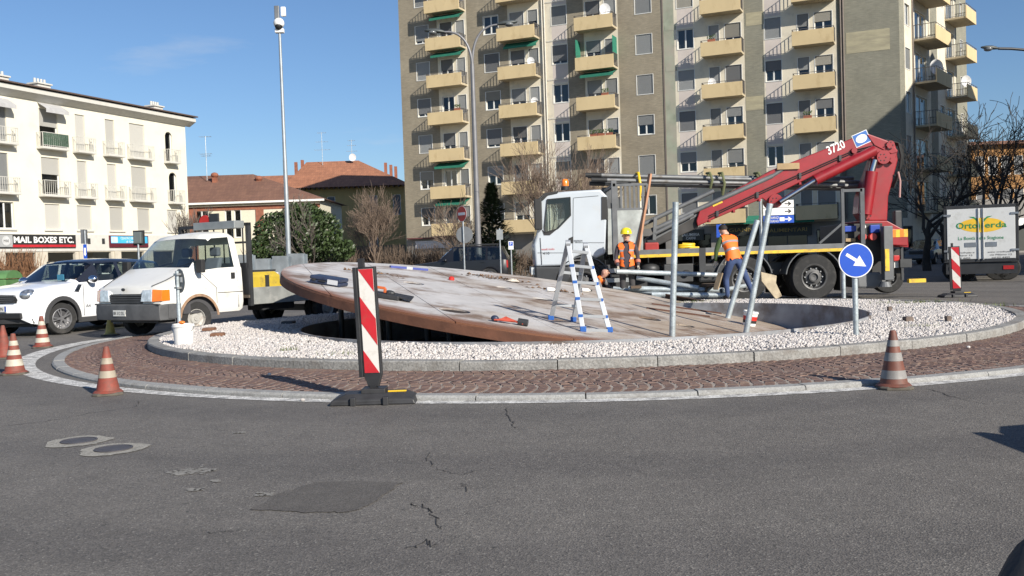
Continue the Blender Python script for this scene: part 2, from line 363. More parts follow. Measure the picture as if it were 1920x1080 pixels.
# gravel of white marble chips
def chips(N0, seed):
    rg = np.random.default_rng(seed); pts = []
    x = rg.uniform(-6.2,8.4,N0*3); y = rg.uniform(10,22.3,N0*3); ok = GR.inside(x,y,-.03) & ~HO.inside(x,y,.03); x = x[ok][:N0]; y = y[ok][:N0]; n = len(x)
    phi = (1+5**.5)/2; V = np.array([(-1,phi,0),(1,phi,0),(-1,-phi,0),(1,-phi,0),(0,-1,phi),(0,1,phi),(0,-1,-phi),(0,1,-phi),(phi,0,-1),(phi,0,1),(-phi,0,-1),(-phi,0,1)])/1.9
    F = np.array([(0,11,5),(0,5,1),(0,1,7),(0,7,10),(0,10,11),(1,5,9),(5,11,4),(11,10,2),(10,7,6),(7,1,8),(3,9,4),(3,4,2),(3,2,6),(3,6,8),(3,8,9),(4,9,5),(2,4,11),(6,2,10),(8,6,7),(9,8,1)])
    S = rg.uniform(.012,.0255,(n,1,1))*np.stack([rg.uniform(.8,1.35,n),rg.uniform(.7,1.1,n),rg.uniform(.5,.9,n)],1)[:,None,:]
    A = rg.normal(size=(n,3,3)); Q = np.linalg.qr(A)[0]
    P = (V[None]*(1+rg.uniform(-.18,.18,(n,12,1))))*S; P = np.einsum('nij,nkj->nki', Q, P)
    mound = .175+.02*np.sin(x*2.1+1)*np.cos(y*1.7)+rg.uniform(-.006,.022,n)
    P += np.stack([x,y,mound],1)[:,None,:]
    Fc = (F[None]+np.arange(n)[:,None,None]*12).reshape(-1,3)
    me = bpy.data.meshes.new('gravel'); me.vertices.add(n*12); me.vertices.foreach_set('co', P.reshape(-1).astype(np.float32))
    me.loops.add(len(Fc)*3); me.loops.foreach_set('vertex_index', Fc.reshape(-1).astype(np.int32)); me.polygons.add(len(Fc)); me.polygons.foreach_set('loop_start', np.arange(0,len(Fc)*3,3,dtype=np.int32))
    me.update(calc_edges=True); me.materials.append(M_grav); return me
gv = link_mesh('gravel', chips(80000, 3)); gv['kind'] = 'stuff'
M_gbase = mat('gravel_base',(.32,.30,.28),.95,var=.3,scale=40,fine=.3,fscale=90)
n = 240; MB().loft([[GR.p(2*PI*i/n,-.01,.168) for i in range(n)],[HO.p(2*PI*i/n,.02,.172) for i in range(n)]], True, False).build('gravel_ground', M_gbase, kind='structure')
rg = random.Random(5); b = MB()
for cx, cy, sx, sy, nn in [(gnd(1700,567,.2).x,gnd(1700,567,.2).y,1.0,.35,260),(gnd(1840,573,.2).x,gnd(1840,573,.2).y,.6,.25,140),(gnd(1720,612,.2).x,gnd(1720,612,.2).y,.35,.12,70),(gnd(540,655,.2).x,gnd(540,655,.2).y,.2,.1,40),(gnd(640,664,.2).x,gnd(640,664,.2).y,.25,.08,40),(gnd(1310,566,.2).x,gnd(1310,566,.2).y,.9,.2,160)]:
    for _ in range(nn):
        x = rg.gauss(cx,sx*.5); y = rg.gauss(cy,sy*.5); h = rg.uniform(.03,.07); a = rg.uniform(0,PI); dx, dy = .006*math.cos(a), .006*math.sin(a)
        b.add([(x-dx,y-dy,.17),(x+dx,y+dy,.17),(x+rg.uniform(-.03,.03),y+rg.uniform(-.03,.03),.19+h)],[(0,1,2)])
b.build('weeds', mat('weed_green',(.13,.16,.05),.8,var=.3), kind='stuff')

# the sunken pit under the disc
M_pit = mat('pit_lining',(.30,.31,.325),.6,.1,var=.25,scale=3,dirt=(.10,.06,.035),dscale=1.4,damt=.5)
M_pitf = mat('pit_floor',(.075,.082,.10),.35,.2,var=.3,scale=1.2,dirt=(.03,.025,.02),dscale=.8,damt=.5)
b = MB(); n = 160; rings = [[HO.p(2*PI*i/n,o,z) for i in range(n)] for o,z in ((.03,.12),(.03,.232),(0,.232),(0,-.42))]; b.loft(rings, True, False)
pit = b.build('pit_wall', M_pit, smooth=40); tag(pit, 'round grey sheet steel lining of the sunken pit below the tilted disc', 'pit')
MB().add([HO.p(2*PI*i/n,-.004,-.30) for i in range(n)], [tuple(range(n))]).build('pit_floor', M_pitf, kind='structure')

# ---------------------------------------------------------------- tilted steel disc
DC = Vector((.531,17.69,.488)); DN = Vector((.163,-.062,1)).normalized(); DU = Vector((0,1,0)).cross(DN).normalized(); DW = DN.cross(DU)
DM = Matrix((DU,DW,DN)).transposed().to_4x4(); DM.translation = DC; DI = DM.inverted(); DR = 4.70
def on_disc(px, py):
    d = ray(px,py); o = Vector((0,0,CH)); t = (DC-o).dot(DN)/d.dot(DN); return o+d*t
def dl(px, py): return DI @ on_disc(px, py)
disc = thing('tilted_disc','large rusty steel disc with worn white top propped up at a slant over the pit','disc')
disc.matrix_world = DM
def discmat(name, base, rust, amt, ringed):
    m = bpy.data.materials.new(name); t = nodes_of(m); N = t.nodes; K = t.links.new; b = N['Principled BSDF']; b.inputs['Roughness'].default_value = .62; 
    tc = N.new('ShaderNodeTexCoord')
    def nz(sc, det, stretch=None, rough=.65):
        src = tc.outputs['Object']
        if stretch: mpn = N.new('ShaderNodeMapping'); mpn.inputs['Scale'].default_value = stretch; mpn.inputs['Rotation'].default_value = (0,0,.35); K(src, mpn.inputs[0]); src = mpn.outputs[0]
        n = N.new('ShaderNodeTexNoise'); n.inputs['Scale'].default_value = sc; n.inputs['Detail'].default_value = det; n.inputs['Roughness'].default_value = rough; K(src, n.inputs['Vector']); return n.outputs['Fac']
    def ramp(s, a, b_, c0, c1):
        r = N.new('ShaderNodeValToRGB'); e = r.color_ramp.elements; e[0].position = a; e[1].position = b_; e[0].color = c0+(1,); e[1].color = c1+(1,); K(s, r.inputs[0]); return r.outputs[0]
    def mix(f, a, b_):
        x = N.new('ShaderNodeMix'); x.data_type = 'RGBA'; K(f, x.inputs['Factor'])
        for s, v in (('A',a),('B',b_)):
            if isinstance(v, tuple): x.inputs[s].default_value = v+(1,)
            else: K(v, x.inputs[s])
        return x.outputs['Result']
    c = ramp(nz(1.6,7), .3, .7, tuple(x*.85 for x in base), tuple(x*1.12 for x in base))
    spx = N.new('ShaderNodeSeparateXYZ'); K(tc.outputs['Object'], spx.inputs[0])
    ax = N.new('ShaderNodeMath'); ax.operation = 'MULTIPLY_ADD'; K(spx.outputs[0], ax.inputs[0]); ax.inputs[1].default_value = .055; K(nz(.5,8,(1,1.2,1)), ax.inputs[2])
    g1 = mix(ramp(ax.outputs[0], .42, .70, (0,0,0), (.85,.85,.85)), c, (.34,.265,.19))
    g2 = mix(ramp(nz(.8,10,(1,1.25,1),.68), .60-.12*amt, .69-.08*amt, (0,0,0), (.9,.9,.9)), g1, rust)
    if ringed:
        ln = N.new('ShaderNodeVectorMath'); ln.operation = 'LENGTH'; K(tc.outputs['Object'], ln.inputs[0])
        ad = N.new('ShaderNodeMath'); ad.operation = 'MULTIPLY_ADD'; K(nz(1.6,5), ad.inputs[0]); ad.inputs[1].default_value = .5; K(ln.outputs['Value'], ad.inputs[2])
        sy = N.new('ShaderNodeMath'); sy.operation = 'MULTIPLY_ADD'; K(spx.outputs[1], sy.inputs[0]); sy.inputs[1].default_value = -.075; K(ad.outputs[0], sy.inputs[2])
        dv = N.new('ShaderNodeMath'); dv.operation = 'DIVIDE'; K(sy.outputs[0], dv.inputs[0]); dv.inputs[1].default_value = 6.0
        g2 = mix(ramp(dv.outputs[0], .795, .85, (0,0,0), (1,1,1)), g2, (.20,.085,.045))
    K(g2, b.inputs['Base Color'])
    bp = N.new('ShaderNodeBump'); bp.inputs['Strength'].default_value = .3; bp.inputs['Distance'].default_value = .02; K(nz(9,6), bp.inputs['Height']); K(bp.outputs[0], b.inputs['Normal'])
    return m
M_dtop = discmat('weathered_disc_top', (.50,.485,.475), (.165,.105,.068), .95, True)
M_drust = mat('rusted_rim',(.125,.052,.030),.85,var=.3,scale=3,bump=.3,bscale=12,dirt=(.10,.045,.028),dscale=2.5,damt=.5)
n = 120; b = MB(); b.loft([[(r*math.cos(2*PI*i/n),r*math.sin(2*PI*i/n),z) for i in range(n)] for r,z in ((DR-.02,-.15),(DR,-.145),(DR,-.012),(DR-.01,-.008))], True, True)
b.build('rim_deck', M_drust, disc, smooth=40)
sp0, sp1 = dl(1122,596), dl(1200,628); sd = (sp1-sp0); sd.z = 0; sd.normalize(); sn = Vector((-sd.y,sd.x,0)); s_off = sp0.dot(sn)
def clip(poly, nx, ny, c):       # keep nx*x+ny*y <= c
    out = []
    for i in range(len(poly)):
        p, q = poly[i], poly[(i+1)%len(poly)]; dp = nx*p[0]+ny*p[1]-c; dq = nx*q[0]+ny*q[1]-c
        if dp <= 0: out.append(p)
        if dp*dq < 0: u = dp/(dp-dq); out.append((p[0]+(q[0]-p[0])*u, p[1]+(q[1]-p[1])*u))
    return out
holes = [(852,585,.24),(775,533,.2),(1018,563,.2),(1218,600,.2),(965,628,.0),(790,520,.0),(1285,613,.16),(945,541,.16),(1330,590,.14)]
holes = [(dl(px,py), r) for px,py,r in holes if r > 0]
circ = [((DR-.012)*math.cos(2*PI*i/160),(DR-.012)*math.sin(2*PI*i/160)) for i in range(160)]
k0 = int((-5-s_off)/1.5)-1
for k in range(k0, k0+9):
    lo = s_off+k*1.5+.006; hi = s_off+(k+1)*1.5-.006
    p0 = clip(clip(circ, -sn.x,-sn.y,-lo), sn.x,sn.y,hi)
    if len(p0) < 3: continue
    for side in (-1,1):
        off = .8 if k % 2 else -.9
        poly = clip(p0, sd.x*side, sd.y*side, (off if side > 0 else -off)-.005)
        if len(poly) < 3: continue
        o = MB().prism(poly, lambda a,b_,t: (a,b_,t), -.006, .02+rnd.uniform(-.002,.002)).build('steel_plate', M_dtop, disc)
        cut = []
        for h, r in holes:
            q = h.x*sn.x+h.y*sn.y
            if lo-r < q < hi+r:
                hb = MB().cyl((h.x,h.y,-.1),(h.x,h.y,.1),r,n=28).build('cutter', M_drust); cut.append(hb)
                md = o.modifiers.new('b','BOOLEAN'); md.object = hb; md.solver = 'EXACT'; hb.matrix_world = Matrix.Identity(4)
                hb.matrix_world = DM
        if cut:
            bpy.context.view_layer.update(); bake(o)
            for hb in cut: bpy.data.objects.remove(hb, do_unlink=True)
M_hole = mat('hole_shade',(.03,.022,.018),.9)
for h, r in holes: MB().cyl((h.x,h.y,-.0065),(h.x,h.y,-.002),r-.004,n=28).build('opening', M_hole, disc)  # near-black discs paint in the darkness seen down each shallow hole
# props under the raised side
for px, Y in ((712,15.6),(729,16.4),(801,15.8),(842,15.2),(640,17.5)):
    x = at(px,600,Y).x; zt = DC.z-(.163*(x-DC.x)-.062*(Y-DC.y))-.17
    t = thing('support_post',{712:'dark steel prop under the raised disc, left one of the close pair',729:'dark steel prop under the raised disc, right one of the close pair',801:'dark steel prop under the middle of the raised disc edge',842:'shortest dark steel prop under the low side of the disc edge',640:'tall dark steel prop hidden deepest under the raised left of the disc'}[px],'prop',(x,Y,-.30),group='steel props under the disc')
    MB().cyl((0,0,0),(0,0,zt+.30),.05,n=12).build('post', M_dark, t, smooth=40); MB().box(-.1,.1,-.1,.1,0,.015).build('foot_plate', M_dark, t)
    MB().box(-.1,.1,-.1,.1,zt+.285,zt+.30).build('head_plate', M_dark, t)

# ---------------------------------------------------------------- buildings
class Facade:
    def __init__(s, A, B):
        s.A = Vector((A[0],A[1],0)); d = Vector((B[0]-A[0],B[1]-A[1],0)); s.len = d.length; s.d = d.normalized(); s.ang = math.atan2(d.y,d.x); s.n = Vector((s.d.y,-s.d.x,0))
    def uz(s, px, py):
        r = ray(px,py); o = Vector((0,0,CH)); t = (s.A-o).dot(s.n)/r.dot(s.n); p = o+r*t; return (p-s.A).dot(s.d), p.z
    def u(s, px, py): return s.uz(px,py)[0]
def wall_holes(u0,u1,z0,z1, holes, zones, depth=.16, y=0.0):
    # wall in the local XZ plane (outside is -Y) with real openings; zones: (u0,u1,z0,z1,material index)
    us = {u0,u1}; zs = {z0,z1}; holes = [h for h in holes if h[0] > u0 and h[1] < u1]
    for h in holes: us |= {h[0],h[1]}; zs |= {h[2],h[3]}
    for h in zones: us |= {max(u0,min(u1,h[0])),max(u0,min(u1,h[1]))}; zs |= {max(z0,min(z1,h[2])),max(z0,min(z1,h[3]))}
    us = sorted(us); zs = sorted(zs); b = MB()
    for i in range(len(us)-1):
        uc = (us[i]+us[i+1])/2
        hz = [h for h in holes if h[0] < uc < h[1]]; zz = [q for q in zones if q[0] < uc < q[1]]
        for j in range(len(zs)-1):
            zc = (zs[j]+zs[j+1])/2
            if any(h[2] < zc < h[3] for h in hz): continue
            m = 0
            for q in zz:
                if q[2] < zc < q[3]: m = q[4]
            b.quad((us[i],y,zs[j]),(us[i+1],y,zs[j]),(us[i+1],y,zs[j+1]),(us[i],y,zs[j+1]),m)
    for h in holes:
        m = h[4] if len(h) > 4 else 1
        a,c,e,f = h[:4]
        b.quad((a,y,e),(a,y,f),(a,y+depth,f),(a,y+depth,e),m); b.quad((c,y,e),(c,y+depth,e),(c,y+depth,f),(c,y,f),m)
        b.quad((a,y,f),(c,y,f),(c,y+depth,f),(a,y+depth,f),m); b.quad((a,y,e),(a,y+depth,e),(c,y+depth,e),(c,y,e),m)
    return b
def shutmat(name, col):
    m = bpy.data.materials.new(name); t = nodes_of(m); N = t.nodes; K = t.links.new; b = N['Principled BSDF']; b.inputs['Roughness'].default_value = .6
    tc = N.new('ShaderNodeTexCoord'); wv = N.new('ShaderNodeTexWave'); wv.bands_direction = 'Z'; wv.inputs['Scale'].default_value = 6.5; wv.wave_profile = 'SAW'; K(tc.outputs['Object'], wv.inputs[0])
    oi = N.new('ShaderNodeObjectInfo'); rr = N.new('ShaderNodeValToRGB'); rr.color_ramp.elements[0].color = tuple(c*.75 for c in col)+(1,); rr.color_ramp.elements[1].color = tuple(c*1.2 for c in col)+(1,); K(oi.outputs['Random'], rr.inputs[0])
    r2 = N.new('ShaderNodeValToRGB'); r2.color_ramp.elements[0].color = (.7,.7,.7,1); K(wv.outputs['Fac'], r2.inputs[0])
    x = N.new('ShaderNodeMix'); x.data_type = 'RGBA'; x.blend_type = 'MULTIPLY'; x.inputs['Factor'].default_value = 1; K(rr.outputs[0], x.inputs['A']); K(r2.outputs[0], x.inputs['B']); K(x.outputs['Result'], b.inputs['Base Color'])
    bp = N.new('ShaderNodeBump'); bp.inputs['Strength'].default_value = .6; bp.inputs['Distance'].default_value = .02; K(wv.outputs['Fac'], bp.inputs['Height']); K(bp.outputs[0], b.inputs['Normal']); return m
def brickmat(name, c1, c2, mort, sc, bw=.26, rh=.075, blot=None):
    m = bpy.data.materials.new(name); t = nodes_of(m); N = t.nodes; K = t.links.new; b = N['Principled BSDF']; b.inputs['Roughness'].default_value = .85
    tc = N.new('ShaderNodeTexCoord'); sp = N.new('ShaderNodeSeparateXYZ'); cb = N.new('ShaderNodeCombineXYZ'); K(tc.outputs['Object'], sp.inputs[0]); K(sp.outputs[0], cb.inputs[0]); K(sp.outputs[2], cb.inputs[1])
    br = N.new('ShaderNodeTexBrick'); br.inputs['Scale'].default_value = sc; br.inputs['Brick Width'].default_value = bw; br.inputs['Row Height'].default_value = rh; br.inputs['Mortar Size'].default_value = .010
    br.inputs['Color1'].default_value = c1+(1,); br.inputs['Color2'].default_value = c2+(1,); br.inputs['Mortar'].default_value = mort+(1,); K(cb.outputs[0], br.inputs[0])
    n = N.new('ShaderNodeTexNoise'); n.inputs['Scale'].default_value = .5; n.inputs['Detail'].default_value = 7; n.inputs['Roughness'].default_value = .7; K(tc.outputs['Object'], n.inputs['Vector'])
    r = N.new('ShaderNodeValToRGB'); r.color_ramp.elements[0].position = .3; r.color_ramp.elements[1].position = .7; r.color_ramp.elements[0].color = (.82,.82,.82,1); r.color_ramp.elements[1].color = (1.14,1.14,1.14,1); K(n.outputs['Fac'], r.inputs[0])
    x = N.new('ShaderNodeMix'); x.data_type = 'RGBA'; x.blend_type = 'MULTIPLY'; x.inputs['Factor'].default_value = 1; K(br.outputs['Color'], x.inputs['A']); K(r.outputs[0], x.inputs['B']); out = x.outputs['Result']
    mpn = N.new('ShaderNodeMapping'); mpn.inputs['Scale'].default_value = (1.4,1,12); K(tc.outputs['Object'], mpn.inputs[0]); n2 = N.new('ShaderNodeTexNoise'); n2.inputs['Scale'].default_value = 1.5; n2.inputs['Detail'].default_value = 4; K(mpn.outputs[0], n2.inputs['Vector'])
    r2 = N.new('ShaderNodeValToRGB'); r2.color_ramp.elements[0].position = .35; r2.color_ramp.elements[1].position = .65; r2.color_ramp.elements[0].color = (.88,.88,.88,1); r2.color_ramp.elements[1].color = (1.09,1.09,1.09,1); K(n2.outputs['Fac'], r2.inputs[0])
    y = N.new('ShaderNodeMix'); y.data_type = 'RGBA'; y.blend_type = 'MULTIPLY'; y.inputs['Factor'].default_value = 1; K(out, y.inputs['A']); K(r2.outputs[0], y.inputs['B']); K(y.outputs['Result'], b.inputs['Base Color']); return m
M_clink = brickmat('tan_clinker',(.315,.27,.195),(.27,.232,.168),(.245,.22,.17),1)
M_clinkg = brickmat('green_clinker',(.265,.255,.195),(.225,.22,.17),(.22,.21,.17),1)
M_cream = mat('cream_render',(.68,.62,.49),.85,var=.06,scale=.8,dirt=(.42,.39,.33),dscale=.9,damt=.35)
M_lilac = mat('lilac_render',(.56,.50,.455),.85,var=.07,scale=.8)
M_stone = mat('pale_stone_trim',(.58,.55,.48),.8,var=.06)
M_gpatch = mat('green_stained_render',(.30,.33,.25),.9,var=.2,scale=1.3,dirt=(.36,.33,.27),dscale=.7,damt=.7)
M_parap = mat('ochre_parapet',(.60,.47,.265),.8,var=.05,scale=1.2,dirt=(.45,.33,.17),dscale=1.6,damt=.3,stretch=(1,1,.5))
M_slab = mat('balcony_slab',(.45,.38,.26),.85); M_rail = mat('thin_iron_rail',(.12,.11,.10),.6,.3)
M_shut = shutmat('roller_shutter',(.30,.31,.31)); M_shutl = shutmat('pale_roller_shutter',(.55,.54,.50)); M_shutb = shutmat('beige_roller_shutter',(.36,.34,.29)); M_shutd = shutmat('dark_roller_shutter',(.17,.175,.18))
M_frame = mat('window_frame_white',(.70,.70,.67),.5,var=.04); M_pane = glassmat('house_glass',(.25,.28,.30),1.6); M_room = mat('dim_room',(.06,.055,.05),.95,var=.3); M_curt = mat('net_curtain',(.55,.54,.50),.9,var=.1,stretch=(9,1,.4))
M_ygreen = mat('green_awning_cloth',(.02,.17,.11),.9,var=.1); M_yplas = mat('bare_yellow_plaster',(.42,.38,.255),.9,var=.12,scale=1.5,dirt=(.29,.265,.19),dscale=1.2,damt=.75,stretch=(.5,1,2.5))
M_pipe = mat('brown_downpipe',(.17,.14,.12),.6); M_dish = mat('dish_white',(.66,.66,.66),.5)
MC = {}
def cached(key, fn):
    if key not in MC: MC[key] = fn()
    return MC[key]
def window(par, u0,u1,z0,z1, shut, mshut, style=2, d=.16, y=0.0, frame=True, trim=True, curtain=False):
    w, h = round(u1-u0,2), round(z1-z0,2); fw = .06
    def fr():
        b = MB()
        if trim:
            t = .045
            b.box(-t,w+t,-.025,.03,-t,0); b.box(-t,w+t,-.02,.02,h,h+t*.6); b.box(-t,0,-.02,.02,0,h); b.box(w,w+t,-.02,.02,0,h)
        b.box(0,fw,d-.06,d,0,h); b.box(w-fw,w,d-.06,d,0,h); b.box(fw,w-fw,d-.06,d,0,fw); b.box(fw,w-fw,d-.06,d,h-fw,h)
        if style == 2: b.box(w/2-.05,w/2+.05,d-.07,d-.002,fw,h-fw)
        return b.mesh('window', M_frame)
    f = link_mesh('window', cached(('f',w,h,style,d,trim), fr), par, (u0,y,z0))
    if shut < .98: link_mesh('pane', cached(('p',w,h,d), lambda: MB().quad((fw,d-.03,fw),(w-fw,d-.03,fw),(w-fw,d-.03,h-fw),(fw,d-.03,h-fw)).mesh('pane', M_pane)), f)
    if shut < .98: link_mesh('curtain' if curtain else 'room_back', cached(('r',w,h,d,curtain), lambda: MB().quad((0,d+.12,0),(w,d+.12,0),(w,d+.12,h),(0,d+.12,h)).mesh('room', M_curt if curtain else M_room)), f)
    if shut > 0.02:
        hs = round(h*shut,2)
        link_mesh('shutter', cached(('s',w,hs,h,d,mshut.name), lambda: MB().box(.01,w-.01,d-.12,d-.075,h-hs,h-.003).mesh('shutter', mshut)), f)
    return f
def dish(par, p, r=.35, az=0, name='satellite_dish'):
    b = MB(); n = 16; rings = []
    for i in range(5):
        q = i/4; rings.append([(r*q*math.cos(2*PI*k/n), -.16*r*0+ -.25*r*(q*q)+.1, r*q*math.sin(2*PI*k/n)*1.08) for k in range(n)])
    b.loft(rings, True, False); b.cyl((0,.1,0),(0,.35,-.1),.02,n=6); b.bar((0,.1,-r*.9),(0,-.4,-.1),.02)
    o = b.build(name, M_dish, par, smooth=60, loc=p, rz=az); return o
# ---- tower block
fA = Facade((-9.2,81.0),(26.3,65.2)); Lm = fA.u(1688,160); UA = fA.u(752,160)
tow = thing('apartment_tower','tall tan brick apartment tower with yellow balconies behind the crane truck','apartment block',fA.A,fA.ang)
U = lambda x, y=148: fA.u(x,y)
ZP = lambda k: 22.11-3.0*k
NK = range(-1,7)
bal = [(U(812),U(876),0), (U(945),U(1014),1), (U(1089),U(1159),2), (U(1322),U(1396),3), (U(1491),U(1567),4)]
wins = [(U(782),U(806)),(U(910),U(937)),(U(1037),U(1065)),(U(1194),U(1224)),(U(1272),U(1302)),(U(1436),U(1466))]
doors = [[(U(828),U(850),0),(U(857.5),U(873),1)],[(U(959),U(985),0),(U(993),U(1011),1)],[(U(1101),U(1128),0),(U(1136),U(1157),1)],[(U(1331),U(1350),1),(U(1361),U(1391),0)],[(U(1497),U(1518),1),(U(1529),U(1562),0)]]
holes = []; Z1 = 25.6; ZG = 3.0
zones = [(U(822),U(878),ZG,Z1,1),(U(955),U(1018),ZG,Z1,1),(U(1018.5),U(1066),ZG,Z1,1),(U(1097),U(1161),ZG,Z1,1),(U(1245),U(1266),ZG,Z1,3),(U(1266),U(1397),ZG,Z1,1),(U(1397.5),U(1433),ZG,Z1,2),(U(1433),U(1571),ZG,Z1,1),(U(1571.5),Lm,ZG,Z1,2)]
for k in NK:
    z = ZP(k)
    zones += [(U(1037),U(1065),z-1.5,z-.12,4),(U(1272),U(1302),z-1.5,z-.12,4),(U(1436),U(1466),z-1.5,z-.12,4)]
    for a,c in wins: holes.append((a,c,z-.05,z+1.38,1))
    for dd in doors:
        for a,c,q in dd: holes.append((a,c,z-.80 if q == 0 else z-.05,z+1.38,1))
# shop level openings
shops = [(U(1100,420)+i*3.4, U(1100,420)+i*3.4+2.8) for i in range(7)]
for a,c in shops: holes.append((a,c,.15,2.45,1))
zones.append((UA,Lm,-.2,ZG,5))
M_shopw = mat('grey_shop_stone',(.20,.19,.175),.7,var=.15,scale=1.5)
wall_holes(UA,Lm,-.2,Z1,holes,zones).build('front_wall',[M_clink,M_cream,M_clinkg,M_gpatch,M_lilac,M_shopw],tow)
# side wall beyond the corner
sB = (at(1813,160,80.5).x,80.5); Bp = fA.A+fA.d*Lm; fS = Facade((Bp.x,Bp.y),sB)
sw = bpy.data.objects.new('side_wing', None); COL.objects.link(sw); setpar(sw, tow); sw.location = (Lm,0,0); sw.rotation_euler = (0,0,fS.ang-fA.ang)
S = lambda x, y=148: fS.u(x,y)
sh = []; sz = [(0,S(1697,148),ZG,Z1,2),(S(1745),S(1758),ZG,Z1,2),(S(1792),fS.len,ZG,Z1,2)]
sh_w = [(S(1698),S(1707)),(S(1762),S(1770)),(S(1801),S(1806))]; sd_ = [(S(1716),S(1737)),(S(1776),S(1789))]
for k in NK:
    z = ZP(k)+.2
    for a,c in sh_w: sh.append((a,c,z-.05,z+1.38,1))
    for a,c in sd_: sh.append((a,c,z-.8,z+1.38,1))
o = wall_holes(0,fS.len,-.2,Z1,sh,sz).build('side_wall',[M_cream,M_cream,M_clinkg],sw)
for k in NK:
    z = ZP(k)+.2
    for i,(a,c) in enumerate(sh_w): window(sw,a,c,z-.05,z+1.38, rnd.choice([0,0,.4,1]), M_shut, 2)
    for i,(a,c) in enumerate(sd_): window(sw,a,c,z-.8,z+1.38, rnd.choice([0,0,.4]), M_shut, 2, curtain=True)
# back, roof
bk = fA.n*-13
MB().add([(UA,0,Z1),(Lm,0,Z1),(Lm+fS.len*math.cos(fS.ang-fA.ang),fS.len*math.sin(fS.ang-fA.ang),Z1),(Lm*.8,20,Z1),(UA,13,Z1)],[(0,1,2,3,4)]).build('roof', M_slab, tow)
MB().quad((UA,0,-.2),(UA,0,Z1),(UA,13,Z1),(UA,13,-.2)).quad((UA,13,-.2),(UA,13,Z1),(Lm*.8,20,Z1),(Lm*.8,20,-.2)).build('rear_wall', M_clink, tow)
shR = random.Random(21)
def wtype(): return shR.choice([(1,0),(1,0),(1,0),(.55,0),(.5,0),(0,0),(.85,0)])
def railing(u0,u1,y0,zt,zb):
    b = MB(); 
    b.bar((u0-.02,y0-.02,zt+.12),(u1+.02,y0-.02,zt+.12),.03)
    for i in range(6): x = u0+(u1-u0)*i/5; b.bar((x,y0-.02,zt),(x,y0-.02,zt+.12),.025)
    for x in (u0,u1):
        b.bar((x,y0,zt+.12),(x,-.01,zt+.12),.04); b.bar((x,y0,zb+.2),(x,-.01,zb+.2),.03)
        for i in range(8): yy = y0*(i+.5)/8; b.bar((x,yy,zb+.2),(x,yy,zt+.12),.026)
    return b
BD = 1.08
def balcony(par, u0,u1,zt, side=False, depth=BD, ptop=0):
    b = MB(); b.box(u0,u1,-depth,-.003,zt-.97,zt-.83)
    s_ = b.build('balcony', M_slab, par)
    MB().box(u0-.03,u1+.03,-depth-.075,-depth-.003,zt-.99,zt).build('parapet', M_parap, s_, bevel=.01)
    railing(u0,u1,-depth-.04,zt,zt-.97).build('railing', M_rail, s_); return s_
awn = {(0,-1):1,(0,0):1,(0,1):1,(0,2):1,(1,2):.7,(2,3):1.2,(0,5):1,(0,6):1}
for k in NK:
    z = ZP(k)
    for wi,(a,c) in enumerate(wins):
        s_, _ = wtype(); window(tow,a,c,z-.05,z+1.38, s_, shR.choice([M_shut,M_shut,M_shutb,M_shutd]), 2, curtain=shR.random() < .4)
    for bi,(a,c,_) in enumerate(bal):
        balcony(tow,a,c,z)
        for (d0,d1,q) in doors[bi]:
            if q == 0: window(tow,d0,d1,z-.80,z+1.38, shR.choice([1,.45,.4,0,.3,1]), shR.choice([M_shut,M_shutb,M_shutd]) if bi else M_shutd, 2, curtain=shR.random() < .7)
            else: window(tow,d0,d1,z-.05,z+1.38, shR.choice([1,1,.6,1]), M_shut, 1)
        if (bi,k+0) in awn:
            zz = z+2.0; b = MB(); dd = .9*awn[(bi,k)]; b.loft([[(a+.3,-.02,zz),(c-.05,-.02,zz)],[(a+.3,-dd,zz-.38),(c-.05,-dd,zz-.38)],[(a+.3,-dd,zz-.55),(c-.05,-dd,zz-.55)]], False, False)
            b.build('awning', M_ygreen, tow)
for u0,u1,z in [(U(1571),U(1571)+.01,0)]: pass
for x,nm in ((1020,0),(1024.5,1),(1578,2),(1583,3)):
    u = U(x); MB().cyl((u,-.09,3.1),(u,-.09,Z1),.055,n=8).build('downpipe', M_pipe if nm > 1 else M_stone, tow, smooth=60)
u = U(1245); MB().box(u-.05,u+.05,-.04,-.003,3.0,Z1).build('expansion_joint', M_pipe, tow)
for k in NK:
    z = ZP(k)+1.72; MB().box(U(1026.5),U(1066),-.03,-.003,z,z+.1).build('string_course', M_stone, tow)
    if k < 4: MB().box(U(1249),U(1270),-.012,-.003,z-.3,z+.1).build('render_band', M_gpatch, tow)
for (xa,ya,xb,yb) in [(1398,25,1432,45),(1398,182,1432,205),(1586,62,1672,92)]:
    a,zt_ = fA.uz(xa,ya); c,zb_ = fA.uz(xb,yb); MB().box(a,min(c,Lm-.6),-.012,-.003,zb_,zt_).build('bare_plaster_patch', M_yplas, tow)
# white window surround detail at top left: bare plaster corner
MB().box(UA+.05,U(763),-.012,-.003,ZP(0)+.9,Z1-.1).build('bare_plaster_patch', M_cream, tow)
for px,py,r in ((1141,22,.42),(1003,118,.3),(1010,192,.28),(1340,158,.30)):
    u,z = fA.uz(px,py); dish(tow,(u,-.85,z),r,.5)
for i,(u0,u1) in enumerate([(S(1712),S(1741)),(S(1773),S(1792))]):
    for k in NK: balcony(sw,u0,u1,ZP(k)+.2,depth=1.5)
for px,py,r in ((1722,130,.5),(1781,156,.42)):
    u,z = fS.uz(px,py); dish(sw,(u,-1.2,z),r,-.8)
MB().cyl((S(1711),-.08,3),(S(1711),-.08,Z1),.05,n=8).build('downpipe', M_pipe, sw, smooth=60)
